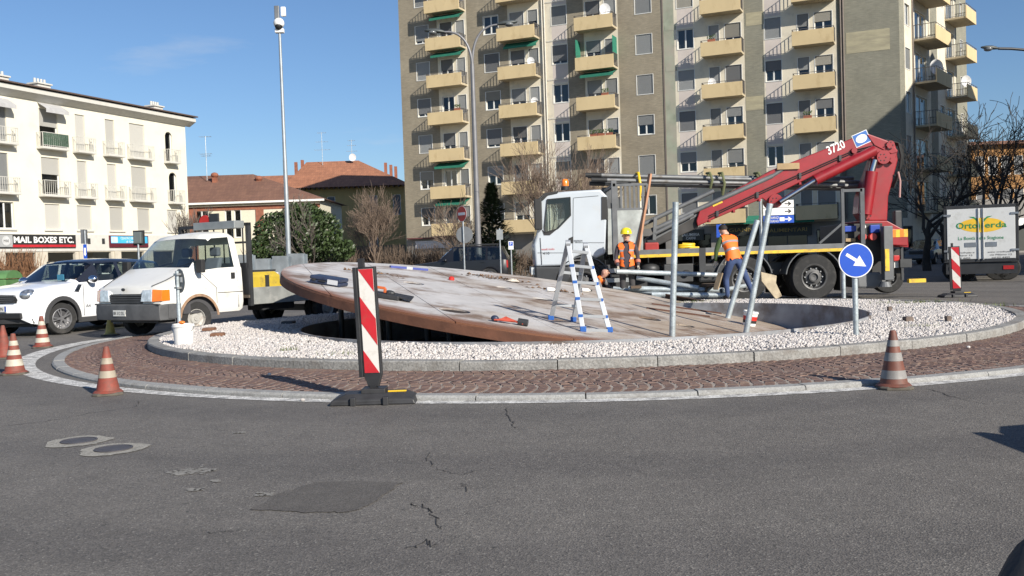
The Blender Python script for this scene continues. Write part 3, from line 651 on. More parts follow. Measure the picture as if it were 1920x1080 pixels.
# fold the wing's pieces into the tower itself
Ms = Matrix.Translation((Lm,0,0)) @ Matrix.Rotation(fS.ang-fA.ang,4,'Z')
for c_ in KID.pop(sw.name):
    c_.parent = tow; KID[tow.name].append(c_); c_.matrix_local = Ms @ (Matrix.Translation(c_.location) @ c_.rotation_euler.to_matrix().to_4x4())
KID[tow.name].remove(sw); bpy.data.objects.remove(sw, do_unlink=True)
# shop level of the tower
M_shopd = mat('dark_shop_sign',(.03,.035,.03),.6); M_gold = mat('gold_letters',(.30,.22,.07),.6); M_sglass = glassmat('shop_glass',(.12,.13,.14),1.6); M_wlet = mat('pale_letters',(.6,.62,.58),.5)
for i,(a,c) in enumerate(shops):
    f = MB().box(a,a+.06,.06,.12,.15,2.45).box(c-.06,c,.06,.12,.15,2.45).box(a+.06,c-.06,.06,.12,2.37,2.45).box((a+c)/2-.03,(a+c)/2+.03,.06,.12,.15,2.37).build('shop_window', M_dark, tow)
    MB().quad((a+.06,.1,.15),(c-.06,.1,.15),(c-.06,.1,2.37),(a+.06,.1,2.37)).build('pane', M_sglass, f)
    MB().quad((a,1.2,.15),(c,1.2,.15),(c,1.2,2.45),(a,1.2,2.45)).build('room_back', M_room, f)
for s_,px,py,h,m in (('GIANNI',1392,431,.27,M_gold),('ALIMENTARI',1478,431,.27,M_gold),('SALUMERIA',1296,440,.22,M_wlet),('CARNI',1296,446.5,.2,M_wlet)):
    u,z = fA.uz(px,py); wd = {'GIANNI':1.9,'ALIMENTARI':2.6,'SALUMERIA':1.3,'CARNI':.7}[s_]
    if s_ != 'CARNI': sg = MB().box(u-wd/2-.3,u+wd/2+.3,-.14,-.004,z-.42,z+.36).build('shop_sign', M_shopd, tow)
    text('lettering',s_,h,m,sg,Matrix.Translation((u,-.146,z)) @ FRONT,w=wd,bold=.01)
for px0,px1,py in ((1350,1425,415),(1440,1530,412)):
    a,z = fA.uz(px0,py); c,_ = fA.uz(px1,py); MB().loft([[(a,-.01,z+.3),(c,-.01,z+.3)],[(a,-1.0,z-.1),(c,-1.0,z-.1)],[(a,-1.0,z-.3),(c,-1.0,z-.3)]],False,False).build('shop_awning', M_ygreen, tow)
u,z = fA.uz(805,458); MB().box(u-1.3,u+1.9,-.08,-.004,z-.35,z+.3).build('shop_sign', mat('pale_blue_sign',(.45,.48,.55),.5), tow)
MB().box(U(768,440),U(860,440),-.5,-.004,2.95,3.05).build('shop_canopy', mat('dark_red_canopy',(.12,.04,.04),.7), tow)
# green side screens of one balcony
a,c,_ = bal[2]; z = ZP(2)
for x in (a+.02,c-.04): MB().box(x,x+.02,-BD,-.02,z-.3,z+1.4).build('side_screen', M_ygreen, tow)
# flower boxes standing on the balconies
M_leaf0 = mat('pot_leaves',(.06,.10,.03),.7,var=.4); M_terra = mat('terracotta',(.38,.13,.07),.8)
for i,(px,py,lab) in enumerate([(1122,256,'terracotta box of green plants, left one of three on a balcony rail'),(1136,254,'terracotta box of green plants, middle one of three on a balcony rail'),(1151,256,'terracotta box of low plants, right one of three on a balcony rail'),(869,205,'small red flower box on a balcony rail beside the street lamp mast'),(1143,181,'flower box with a bushy plant on a balcony below a green sheet awning'),(1340,79,'small flower box on a yellow balcony rail high on the tower'),(1518,219,'terracotta box with red flowers on a yellow balcony near the drainpipes')]):
    u,z = fA.uz(px,py); k = min(NK, key=lambda q: abs(ZP(q)-z)); zz = ZP(k)+.0; p = fA.A+fA.d*u-fA.n*-(BD+.04)
    t = thing('flower_box', lab, 'flower box', (p.x,p.y,zz), fA.ang, group='flower boxes on the tower balconies'); t.location.z = zz
    MB().box(-.28,.28,-.035,.035,.002,.18).build('trough', M_terra, t)
    b = MB(); rr = random.Random(i)
    for _ in range(70):
        x,y,z = rr.uniform(-.28,.28),rr.uniform(-.1,.1),rr.uniform(.16,.42); a = rr.uniform(0,PI); b.add([(x,y,z),(x+.07*math.cos(a),y+.05*math.sin(a),z+.05),(x+.02,y,z+.1)],[(0,1,2)])
    b.build('plants', M_leaf0, t)

# ---- white apartment house on the left
fW = Facade((-32.14,60.26),(-26.0,76.85)); WL = fW.u(349,290); U0 = -9.0
wh = thing('white_apartment_house','white four storey apartment house with small balconies and a shop arcade','apartment block',fW.A,fW.ang)
M_wht = mat('warm_white_render',(.70,.665,.555),.85,var=.04,scale=.7,dirt=(.58,.55,.46),dscale=.8,damt=.25); M_wtrim = mat('white_slab_trim',(.54,.53,.49),.8,var=.05); M_roofb = mat('dark_roof_edge',(.10,.07,.06),.8)
V = lambda x,y: fW.uz(x,y)
wh_holes = []; wspec = []
def wadd(px0,px1,y0,y1,zlo,zhi,shut,m,style=1,arch=False):
    a = V(px0,(y0+y1)/2)[0]; c = V(px1,(y0+y1)/2)[0]; wspec.append((a,c,zlo,zhi,shut,m,style,arch)); wh_holes.append((a,c,zlo,zhi,0))
zs1, zs2 = 9.53, 6.38
# french windows upper floors (pixel columns), parapets etc.
cols_hi = [(-14,12,.99),(74,108,.4),(141,159,1),(197,214,1),(242,270,1)]
for px0,px1,s_ in cols_hi:
    for zz in (zs1,zs2):
        yy = 240 if zz == zs1 else 330
        ex = 4.2*(zz == zs2)
        wadd(px0+ex,px1+ex,yy-20,yy+20,zz+.02,zz+2.55 if zz == zs1 else zz+2.5,(.45 if 60 < px0 < 100 else 1), M_shutl if px0 > 60 else M_shut)
for zz,(px0,px1) in ((zs1,(309,322)),(zs2,(313,327))): wadd(px0,px1,250,260,zz+.02,zz+2.35,.0,M_shutl,1,True)
for px0,px1 in ((-5,27),(85,113),(145,172),(206,231),(258,281),(314,333)): wadd(px0,px1,410,416,4.09,5.78,1 if px0 > 60 else .0,M_shutl,2)
for i in range(-3,6): 
    a = V(0,460)[0]+i*3.35; wh_holes.append((a+.3,a+2.75,-.2,2.55,1))
wall_holes(U0,WL,-.2,12.75,wh_holes,[(U0,WL,-.2,2.7,1)],depth=.22).build('front_wall',[M_wht,mat('arcade_stone',(.50,.46,.38),.8,var=.1)],wh)
for a,c,z0,z1,s_,m,st,arch in wspec:
    f = window(wh,a,c,z0,z1,s_,m,st,d=.2,trim=False)
    if arch:
        b = MB(); w = c-a; n = 10; r = w/2; zc = z1-r; pts = [(a+r-r*math.cos(PI*i/n), zc+r*math.sin(PI*i/n)) for i in range(n+1)]
        for i in range(n): b.quad((pts[i][0],-.003,pts[i][1]),(pts[i+1][0],-.003,pts[i+1][1]),(pts[i+1][0],-.003,z1+.02),(pts[i][0],-.003,z1+.02))
        b.build('arch_head', M_wht, wh)
M_wrail = mat('white_iron_rail',(.55,.54,.50),.6)
def wbal(a,c,z,dep=.62,h=.92):
    s_ = MB().box(a,c,-dep,-.003,z-.16,z-.001).build('balcony', M_wtrim, wh, bevel=.02); b = MB()
    b.bar((a+.03,-dep+.03,z+h),(c-.03,-dep+.03,z+h),.035); b.bar((a+.03,-dep+.03,z+.08),(c-.03,-dep+.03,z+.08),.025); n = max(5,int((c-a)/.16))
    for i in range(n+1): x = a+.03+(c-a-.06)*i/n; b.bar((x,-dep+.03,z),(x,-dep+.03,z+h),.02)
    for x in (a+.03,c-.03):
        b.bar((x,-dep+.03,z+h),(x,-.01,z+h),.03)
        for i in range(4): y = -dep*(i+.5)/4; b.bar((x,y,z),(x,y,z+h),.02)
    b.build('railing', M_wrail, s_); return s_
for a,c,z0,z1,s_,m,st,arch in wspec:
    if z0 < 5: MB().box(a-.12,c+.12,-.1,-.003,z0-.12,z0-.02).build('window_sill', M_wtrim, wh); continue
    mg = .25 if arch else .35; sb = wbal(a-mg,c+mg,z0-.02)
    if abs(z0-zs1-.02) < .1 and 1.4 < (c-a) < 2.6 and s_ < .9:
        MB().box(a-mg+.05,c+mg-.05,-.60,-.57,z0+.05,z0+.88).build('green_screen', mat('balcony_screen',(.05,.09,.06),.9,var=.4,scale=14), sb)
for px0,px1,yt in ((70,121,196),(-25,22,183)):
    a = V(px0,yt+10)[0]; c = V(px1-8,yt+10)[0]; z = V((px0+px1)/2,yt)[1]; MB().loft([[(a,-.01,z),(c,-.01,z)],[(a,-.75,z-.45),(c,-.75,z-.45)],[(a,-.75,z-.7),(c,-.75,z-.7)]],False,False).build('awning', mat('grey_awning_cloth',(.42,.42,.42),.9), wh)
b = MB(); prof = [(0,12.53),(-.10,12.56),(-.66,12.88),(-.66,13.17),(0,13.24)]
b.loft([[(U0,y,z) for y,z in prof],[(WL+.55,y,z) for y,z in prof]], True, True); b.build('cornice', M_wtrim, wh)
MB().box(U0,WL+.62,-.85,10,13.245,13.33).build('roof', M_roofb, wh); 
MB().quad((WL,0,-.2),(WL,10,-.2),(WL,10,13.2),(WL,0,13.2)).build('end_wall', M_wht, wh)
MB().quad((U0,10,-.2),(WL,10,-.2),(WL,10,13.2),(U0,10,13.2)).build('rear_wall', M_wht, wh)
for px,py,w_,n in ((24,155,1.6,6),(109,168,1.1,4),(321,210,1.0,4)):
    u = V(px,py)[0]; c = MB().box(u-w_/2,u+w_/2,1.2,2.0,13.33,14.0).box(u-w_/2-.08,u+w_/2+.08,1.1,2.1,14.0,14.1).build('chimney', M_wtrim, wh)
    b = MB()
    for i in range(n): b.cyl((u-w_/2+w_*(i+.5)/n,1.6,14.1),(u-w_/2+w_*(i+.5)/n,1.6,14.42),.08,n=8)
    b.build('flue', M_wtrim, c)
# fascia and shop signs
MB().box(U0,WL,-.06,-.003,2.62,3.76).build('fascia_band', M_wtrim, wh)
for k_ in range(-2,6):
    a = V(0,460)[0]+k_*3.35; MB().box(a-.32,a+.28,-.1,-.004,-.1,2.6).build('arcade_pillar', mat('arcade_stone',(.50,.46,.38),.8), wh)
a,c = V(-2,455)[0]-1.2, V(139,455)[0]; s_ = MB().box(a,c,-.16,-.063,2.86,3.72).build('shop_sign', M_ink, wh)
M_sred = mat('sign_red',(.45,.02,.03),.5); M_swhite = mat('sign_white',(.78,.78,.76),.5); M_scyan = mat('sign_cyan',(.06,.42,.72),.5)
MB().box(V(20,465)[0],c-.05,-.175,-.163,2.9,3.06).build('red_stripe', M_sred, s_)
ua,ub = V(21,455)[0],V(136,455)[0]; text('lettering','MAIL BOXES ETC.',.42,M_swhite,s_,Matrix.Translation(((ua+ub)/2,-.166,3.38)) @ FRONT,w=ub-ua-.1,bold=.035)
um = V(9,455)[0]; b = MB(); b.box(um-.55,um+.45,-.175,-.163,2.92,3.68); b.build('emblem_panel', mat('sign_grey',(.35,.36,.36),.5), s_); MB().cyl((um-.05,-.176,3.3),(um-.05,-.19,3.3),.30,n=20).build('emblem', mat('emblem_grey',(.55,.56,.56),.5), s_); text('lettering','MBE',.16,M_ink,s_,Matrix.Translation((um-.05,-.195,3.3)) @ FRONT,w=.4)
a,c = V(203,455)[0], V(275,455)[0]; s_ = MB().box(a,c,-.16,-.063,2.86,3.72).build('shop_sign', mat('sign_dark_red',(.10,.012,.02),.5), wh)
MB().box(a+.1,c-.1,-.175,-.163,3.16,3.66).build('cyan_panel', M_scyan, s_); MB().box(a+.12,a+.75,-.18,-.177,3.2,3.62).build('white_panel', mat('sign_pale_blue',(.5,.7,.85),.5), s_)
text('lettering','CENTRO BENESSERE',.17,M_swhite,s_,Matrix.Translation((a+2.2,-.178,3.52)) @ FRONT,w=2.3); text('lettering','di Grand Hair',.17,M_swhite,s_,Matrix.Translation((a+2.4,-.178,3.28)) @ FRONT,w=1.6)
for px in (166,193): u = V(px,455)[0]; MB().box(u-.15,u+.12,-.07,-.062,3.1,3.5).build('small_plaque', M_dark, wh)

# ---- low house with brown tiled roof
M_tile = brickmat('brown_roof_tiles',(.20,.105,.07),(.165,.085,.06),(.12,.065,.05),1,bw=.25,rh=.33); M_tileo = brickmat('orange_roof_tiles',(.36,.155,.085),(.29,.125,.07),(.2,.09,.06),1,bw=.25,rh=.35)
M_wcream = mat('cream_house_wall',(.62,.58,.46),.85,var=.05); M_rbrick = mat('red_brick_pier',(.26,.10,.06),.9,var=.2,scale=4)
lh = thing('low_house','low cream house with a brown tiled hip roof and white gutter','house',(-28.5,86,0),.0)
e0 = at(356,372,86); e1 = at(600,389,86); xw0, xw1 = -9.0, e1.x+28.5; ze = (e0.z+at(500,385,86).z)/2; zr = at(400,330,92).z
hol = []; 
for px in (373,384,428,445): 
    x = at(px,400,86).x+28.5; hol.append((x-.28,x+.28,ze-3.2,ze-.75,0))
wall_holes(xw0,xw1,-.1,ze,hol,[],depth=.15).build('front_wall',[M_wcream,M_wcream],lh)
for h in hol: window(lh,h[0],h[1],h[2],h[3],0,M_shut,1,d=.15,trim=True)
MB().quad((xw1,0,-.1),(xw1,11,-.1),(xw1,11,ze),(xw1,0,ze)).quad((xw0,0,-.1),(xw0,0,ze),(xw0,11,ze),(xw0,11,-.1)).quad((xw0,11,-.1),(xw1,11,-.1),(xw1,11,ze),(xw0,11,ze)).build('other_walls', M_wcream, lh)
hx = at(478,340,92).x+28.5
b = MB(); ov = .5; A0,A1,A2,A3 = (xw0,-ov,ze-.02),(xw1+ov,-ov,ze-.02),(xw1+ov,11+ov,ze-.02),(xw0,11+ov,ze-.02); R0,R1 = (xw0,5.5,zr),(hx,5.5,zr)
b.add([A0,A1,A2,A3,R0,R1],[(0,1,5,4),(1,2,5),(2,3,4,5),(0,3,2,1)]); b.build('roof', M_tile, lh)
MB().box(xw0,xw1+ov,-ov-.08,-ov-.003,ze-.2,ze-.03).build('gutter', M_white, lh); MB().box(xw0,xw1,-.06,-.003,ze-.75,ze-.4).build('brick_frieze', M_rbrick, lh)
for px in (363,488): x = at(px,420,86).x+28.5; MB().box(x-.35,x+.35,-.09,-.004,0,ze-.75).build('brick_pier', M_rbrick, lh)
for px,py in ((403,327),(486,333)):
    p = at(px,py+16,90)-Vector((-28.5,86,0)); c = MB().box(p.x-.2,p.x+.2,p.y-.2,p.y+.2,p.z-1.2,p.z+.5).build('chimney', M_rbrick, lh); MB().sphere((p.x,p.y,p.z+.72),(.36,.36,.26)).build('cowl', M_rbrick, c)
# ---- yellow house with hip roof
yh = thing('yellow_house','yellow ochre house with a red tiled hip roof in the shade of the tower','house',(-24,111,0),0)
M_ych = mat('ochre_house_wall',(.42,.30,.12),.85,var=.1,scale=1.2)
W0 = at(545,345,111).x+24; W1 = at(757,345,111).x+24; zE = at(650,349,111).z; zR = at(640,302,117).z
hol = []
for px,py in ((621,371),(700,371),(744,377)): x = at(px,py,111).x+24; hol.append((x-.4,x+.4,zE-3.4,zE-1.2,0))
for px,py in ((621,430),(700,430)): x = at(px,py,111).x+24; hol.append((x-.45,x+.45,2.2,4.3,0))
wall_holes(W0,W1,-.1,zE,hol,[(W0,W1,-.1,3.0,1)]).build('front_wall',[M_ych,mat('brown_house_base',(.22,.16,.10),.9,var=.2)],yh)
for h in hol: window(yh,h[0],h[1],h[2],h[3],1,M_shutd,1,trim=True)
MB().quad((W1,0,-.1),(W1,12,-.1),(W1,12,zE),(W1,0,zE)).quad((W0,0,-.1),(W0,0,zE),(W0,12,zE),(W0,12,-.1)).quad((W0,12,-.1),(W1,12,-.1),(W1,12,zE),(W0,12,zE)).build('other_walls', M_ych, yh)
r0 = at(575,312,117).x+24; r1 = at(672,302,117).x+24; ov = .9
b = MB(); b.add([(W0-ov,-ov,zE-.1),(W1+ov,-ov,zE-.1),(W1+ov,12+ov,zE-.1),(W0-ov,12+ov,zE-.1),(r0,6,zR),(r1,6,zR)],[(0,1,5,4),(1,2,5),(2,3,4,5),(3,0,4),(3,2,1,0)]); b.build('roof', M_tileo, yh)
b = MB()
for i in range(26): x = W0-ov+.3+(W1-W0+2*ov-.6)*i/25; b.box(x-.06,x+.06,-ov+.02,-.003,zE-.28,zE-.11)
b.build('rafters', M_roofb, yh, kind='stuff')
for px,py in ((555,312),(567,308),(723,313),(733,317),(742,320)):
    p = at(px,py,116)-Vector((-24,111,0)); MB().box(p.x-.16,p.x+.16,p.y-.2,p.y+.2,p.z-1.6,p.z+.5).build('chimney', M_rbrick, yh)
p = at(661,295,116)-Vector((-24,111,0)); dish(yh,(p.x,p.y,p.z),.42,.2)
lo = thing('low_tiled_roof_house','far house showing only an orange tiled roof beside the yellow house','house',(-24,120,0))
p0,p1 = at(430,342,120)-Vector((-24,120,0)), at(600,318,120)-Vector((-24,120,0))
MB().add([(p0.x,0,p0.z-.6),(p1.x,0,p0.z-.6),(p1.x,8,p0.z-.6),(p0.x,8,p0.z-.6),(p0.x+3,4,p1.z-.2),(p1.x,4,p1.z-.2)],[(0,1,5,4),(2,3,4,5),(3,0,4),(1,2,5)]).build('roof', M_tileo, lo); MB().box(p0.x+.5,p1.x-.3,.5,7.5,0,p0.z-.6).build('wall', M_ych, lo)
# antennas
def antenna(px,pyt,pyb,Y,lab,bars):
    a = at(px,pyb,Y); zt = at(px,pyt,Y).z; t = thing('roof_antenna',lab,'antenna',a,group='television antennas on the roofs'); MB().cyl((0,0,-.4),(0,0,zt-a.z),.03,n=6).build('mast', M_galv, t); b = MB()
    for f,l in bars:
        z = (zt-a.z)*f; b.bar((-l,0,z),(l,0,z),.035)
        for i in range(5): x = -l+2*l*i/4; b.bar((x,-.3,z),(x,.3,z+.02),.025)
    b.build('boom', M_galv, t)
antenna(388,255,330,90,'thin television antenna standing on the brown tiled roof',[(.98,.5),(.55,.5),(.5,.4)])
antenna(605,248,308,116,'television antenna with three crossbars on the red roof left of the dish',[(.98,.5),(.7,.7),(.45,.9)])
antenna(660,262,298,117,'small television antenna behind the white satellite dish',[(.95,.4),(.7,.5),(.4,.6)])
# ---- building outside the right edge whose shade falls across the street
rb = thing('corner_building','tall plain building lining the street out of view on the right','building',(39.6,0,0))
MB().box(0,16,8,62,0,22.2).build('wall', M_clinkg, rb)
# ---- orange building beyond the trees
ob = thing('orange_building','orange rendered building behind the bare trees on the right','building',(0,96,0))
x0 = at(1822,380,96).x; x1 = x0+26; zt = at(1850,272,96).z; hol = []
for px in (1838,1862,1886,1910):
    x = at(px,330,96).x
    for z in (4.5,7.8): hol.append((x-.4,x+.4,z,z+1.8,0))
wall_holes(x0,x1,-.1,zt,hol,[]).build('front_wall',[mat('orange_render',(.28,.145,.05),.85,var=.08),M_ych],ob)
for h in hol: window(ob,h[0],h[1],h[2],h[3],1,M_shutd,1)
MB().box(x0,x1,0.3,10,-.1,zt-.02).build('core', M_ych, ob); MB().box(x0-.6,x1,-.7,10.6,zt,zt+.3).build('roof', M_tile, ob)
fb = thing('shaded_arcade','low shaded shop arcade beyond the parked car','building',(0,92,0))
a,c = at(1690,480,92).x, at(1830,480,92).x; MB().box(a,c+14,0,6,0,5.2).build('wall', M_shopw, fb)
for i in range(5):
    x = a+1+i*2.4; s_ = MB().box(x,x+1.9,-.08,-.003,2.6,3.3).build('shop_sign', M_swhite, fb); MB().box(x,x+1.9,-.03,-.004,.2,2.4).build('shop_window', M_shopd, fb)

# ---------------------------------------------------------------- vegetation
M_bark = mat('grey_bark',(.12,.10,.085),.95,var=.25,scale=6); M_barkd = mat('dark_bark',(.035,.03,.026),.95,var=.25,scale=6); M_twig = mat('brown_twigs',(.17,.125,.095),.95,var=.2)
M_leafd = mat('evergreen_leaf',(.042,.066,.022),.45,var=.45,scale=2.2); M_conif = mat('conifer_leaf',(.03,.05,.022),.7,var=.4,scale=2); M_hedge = mat('dry_hedge_twig',(.13,.095,.07),.95,var=.3,scale=2)
def tree(name, lab, base, H, seed, trunk_h, r0, spread, m, levels=4, nb=(4,7), up=.25, lean=(0,0), group=None, wig=.12, ratio=.62, mt=None, rmin=.008):
    rr = random.Random(seed); t = thing(name, lab, 'tree', base, group=group); tb = MB(); cb = MB()
    def grow(p, d, ln, r, lev):
        b = tb if lev == 0 else cb; n = 5 if lev < 2 else 3; pts = [p]; rad = [r]; q = p.copy(); dd = d.copy()
        for i in range(n):
            dd = (dd+Vector((rr.gauss(0,wig),rr.gauss(0,wig),rr.gauss(0,wig*.5)+up*.15))).normalized(); q = q+dd*ln/n; pts.append(q.copy()); rad.append(max(rmin, r*(1-(i+1)/n*.55)))
        b.tube(pts, rad, 8 if lev == 0 else (5 if lev == 1 else 3), caps=False)
        if lev >= levels: return
        k = rr.randint(*nb)
        for j in range(k):
            f = rr.uniform(.35,1.0) if lev else rr.uniform(.6,1.0)
            i = min(n-1,int(f*n)); w_ = f*n-i; pp = pts[i].lerp(pts[i+1], w_); az = rr.uniform(0,2*PI); e = rr.gauss(spread,.14)
            base_d = (pts[i+1]-pts[i]).normalized(); x = base_d.orthogonal().normalized(); y = base_d.cross(x)
            nd = (base_d*math.cos(e)+(x*math.cos(az)+y*math.sin(az))*math.sin(e)+Vector((0,0,up))).normalized()
            grow(pp, nd, ln0*ratio**(lev+1)*rr.uniform(.7,1.15) if True else 0, max(rmin, rad[i]*.62), lev+1)
    ln0 = H-trunk_h
    def start():
        nonlocal ln0
        grow(Vector((0,0,-.05)), Vector((lean[0],lean[1],1)).normalized(), trunk_h, r0, 0)
    ln0 = (H-trunk_h); start()
    tb.build('trunk', mt or m, t, smooth=60); cb.build('crown', m, t); return t
def leafcloud(b, c, rad, n, size, rr, surf=.55, flat=0):
    for _ in range(n):
        while True:
            p = Vector((rr.uniform(-1,1),rr.uniform(-1,1),rr.uniform(-1,1)))
            if surf < p.length < 1: break
        p = Vector(c)+Vector((p.x*rad[0],p.y*rad[1],p.z*rad[2])); a = Vector((rr.gauss(0,1),rr.gauss(0,1),rr.gauss(.2,1))).normalized(); x = a.orthogonal().normalized(); y = a.cross(x); s = size*rr.uniform(.6,1.3)
        b.add([p-x*s*.5, p+y*s*.26, p+x*s*.5, p-y*s*.26],[(0,1,2,3)])
def bush(name, lab, cat, base, blobs, n, size, m, seed, trunk=None, group=None):
    rr = random.Random(seed); t = thing(name, lab, cat, base, group=group); b = MB()
    for c, rad in blobs: leafcloud(b, c, rad, int(n*rad[0]*rad[2]), size, rr)
    b.build('crown', m, t)
    tk = MB()
    for i in range(trunk or 3): a = rr.uniform(0,2*PI); q = blobs[i%len(blobs)][0]; tk.tube([(.2*math.cos(a),.2*math.sin(a),-.05),(q[0]*.5,q[1]*.5,q[2]*.5),(q[0],q[1],q[2])],[.09,.06,.03],6)
    tk.build('trunk', M_bark, t, smooth=60); return t
Yb = 46
c0 = at(560,480,Yb); s_ = Yb/1800
blobs = []; rr = random.Random(2)
for px,py,rx,rz in ((510,440,40,44),(560,425,50,48),(600,440,46,46),(640,468,30,22),(540,470,55,30),(615,475,40,28),(575,400,26,20),(490,470,24,28)):
    p = at(px,py,Yb); blobs.append(((p.x-c0.x,rr.uniform(-.6,.6),p.z),(rx*s_,rx*s_*.9,rz*s_)))
bush('evergreen_magnolia','large round evergreen bush with dark glossy leaves behind the flatbed truck','shrub',(c0.x,Yb,0),blobs,2300,.19,M_leafd,4,5)
tree('bare_tree','bare round-headed tree with upswept brown twigs in front of the yellow house',(at(708,480,52).x,52,0),5.0,11,1.4,.11,.66,M_twig,4,(6,8),.34,wig=.09,ratio=.60,mt=M_bark,rmin=.0065,group='bare street trees')
tree('bare_tree','slender bare tree with pale twigs in front of the evergreen bush',(at(622,480,42).x-.6,42,0),4.6,15,1.0,.07,.5,M_bark,4,(3,5),.25,rmin=.008,lean=(-.25,0),group='bare street trees')
tree('bare_tree','small bare tree with thin twigs at the corner of the white house',(at(340,480,48).x,48,0),4.2,8,1.2,.06,.42,M_bark,4,(4,6),.3,rmin=.008,group='bare street trees')
tree('bare_tree','bare tree with fine budding twigs left of the white truck cab',(at(1015,500,50).x,50,0),6.6,23,1.6,.10,.48,M_twig,4,(5,7),.3,rmin=.007,mt=M_bark,group='bare street trees')
tree('bare_tree','bare tree behind the truck cab roof rising to the third row of balconies',(at(1062,500,54).x,54,0),7.0,31,2.0,.10,.45,M_twig,4,(5,6),.3,rmin=.007,mt=M_bark,group='bare street trees')
tree('bare_tree','low bare shrub-like tree beside the double lamp mast',(at(872,500,50).x,50,0),4.3,37,.7,.07,.6,M_twig,4,(4,6),.25,rmin=.009,mt=M_bark,group='bare street trees')
# conifer
p = at(925,470,52); rr = random.Random(9); t = thing('conifer','dark narrow conifer beside the double street lamp','tree',(p.x,52,0)); b = MB(); zt = at(925,345,52).z
for i in range(4200):
    f = rr.random()**.75; z = .3+(zt-.3)*f; r = 1.75*(1-f)**.75*(.75+.25*math.sin(z*5+i%3))*math.sqrt(rr.uniform(.25,1)); a = rr.uniform(0,2*PI); q = Vector((r*math.cos(a),r*math.sin(a),z)); s = .22
    d = Vector((math.cos(a),math.sin(a),rr.uniform(-.2,.7))).normalized(); x = d.cross(Vector((0,0,1))).normalized(); b.add([q,q+x*s*.35+d*s*.5,q+d*s*1.2,q-x*s*.35+d*s*.5],[(0,1,2,3)])
b.build('crown', M_conif, t); MB().cyl((0,0,-.05),(0,0,zt-.4),.12,.02,n=8).build('trunk', M_bark, t, smooth=60)
bush('evergreen_bush','dense green bush at the foot of the conifer','shrub',(at(905,470,53).x,53,0),[((0,0,1.4),(1.2,1,1.3)),((1.0,.2,1.2),(.9,.8,1.1))],900,.2,M_conif,12)
def hedge(lab, px0, px1, pyt, Y, seed, dens=120, name='bare_hedge', m=None, h=None):
    a = at(px0,490,Y); c = at(px1,490,Y); hh = h or at((px0+px1)/2,pyt,Y).z; rr = random.Random(seed); t = thing(name, lab, 'hedge', ((a.x+c.x)/2,Y,0), group='bare brown hedges'); b = MB(); W = (c.x-a.x)/2
    for i in range(int(dens*W*2)):
        x = rr.uniform(-W,W); y = rr.uniform(-.5,.5); z0 = rr.uniform(0,.4*hh); z1 = hh*rr.uniform(.7,1.08); q = Vector((x,y,z0)); e = Vector((x+rr.gauss(0,.25),y+rr.gauss(0,.2),z1)); mid = (q+e)/2+Vector((rr.gauss(0,.1),rr.gauss(0,.1),0))
        b.tube([q,mid,e],[.018,.013,.007],3,caps=False)
        for _ in range(2): b.tube([mid,mid+Vector((rr.gauss(0,.2),rr.gauss(0,.15),rr.uniform(.1,.4)))],[.010,.006],3,caps=False)
    b.build('twigs', m or M_hedge, t, kind='stuff')
hedge('brown leafless hedge between the tin sheets and the black off-road car',640,830,462,53,1)
hedge('brown leafless hedge behind the evergreen bush and the tilted disc',470,660,462,50,2)
hedge('brown leafless hedge between the black off-road car and the white truck cab',940,1040,470,55,3)
hedge('rusty brown hedge behind the white van at the far left',-60,70,472,40,4,m=mat('rusty_hedge',(.20,.10,.05),.9,var=.3))
hedge('brown leafless hedge under the wall of the tower behind the black car',790,960,470,58,6)
# big bare trees on the right
for i,(px,Y,H,lean,lab,r0) in enumerate([(1738,44,8.0,(.10,0),'tall dark bare tree with forked trunk in front of the shaded tower wing',.17),(1775,52,7.8,(.15,.1),'dark bare tree curving right beside the orange building',.15),(1838,42,7.6,(.05,0),'dark bare tree rising behind the left edge of the white delivery truck',.16),(1893,38,8.4,(-.06,0),'dark bare tree rising behind the right edge of the white delivery truck',.18),(1945,48,9.6,(-.1,0),'large dark bare tree reaching in at the right edge of the picture',.18)]):
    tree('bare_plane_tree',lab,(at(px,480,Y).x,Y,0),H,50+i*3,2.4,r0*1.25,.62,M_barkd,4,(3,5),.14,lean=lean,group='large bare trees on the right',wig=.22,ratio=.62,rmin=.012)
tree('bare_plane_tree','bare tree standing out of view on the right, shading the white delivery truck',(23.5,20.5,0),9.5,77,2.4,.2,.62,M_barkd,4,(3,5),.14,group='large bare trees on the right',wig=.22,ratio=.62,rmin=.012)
# green wheelie container, far left
p = gnd(22,546); p = at(-14,546,38); t = thing('green_dumpster','green street waste container at the far left before the arcade','waste container',(p.x,38,0))
M_dump = mat('dumpster_green',(.10,.22,.08),.55,var=.15)
b = MB(); hw = .85; b.loft([[(-hw*.9,-.5,.25),(hw*.9,-.5,.25),(hw*.9,.5,.25),(-hw*.9,.5,.25)],[(-hw,-.6,1.05),(hw,-.6,1.05),(hw,.6,1.05),(-hw,.6,1.05)]]); b.build('body', M_dump, t, bevel=.03)
b = MB(); b.loft([[(-hw-.05,.64*math.cos(a)*-1,1.08+.32*math.sin(a)) for a in [PI*i/8 for i in range(9)]],[(hw+.05,.64*math.cos(a)*-1,1.08+.32*math.sin(a)) for a in [PI*i/8 for i in range(9)]]],False,True); b.build('lid', M_dump, t, smooth=40)
for sx in (-1,1):
    for sy in (-1,1): MB().cyl((sx*.65-.04,sy*.4,.11),(sx*.65+.04,sy*.4,.11),.11,n=12).build('wheel', M_black, t)

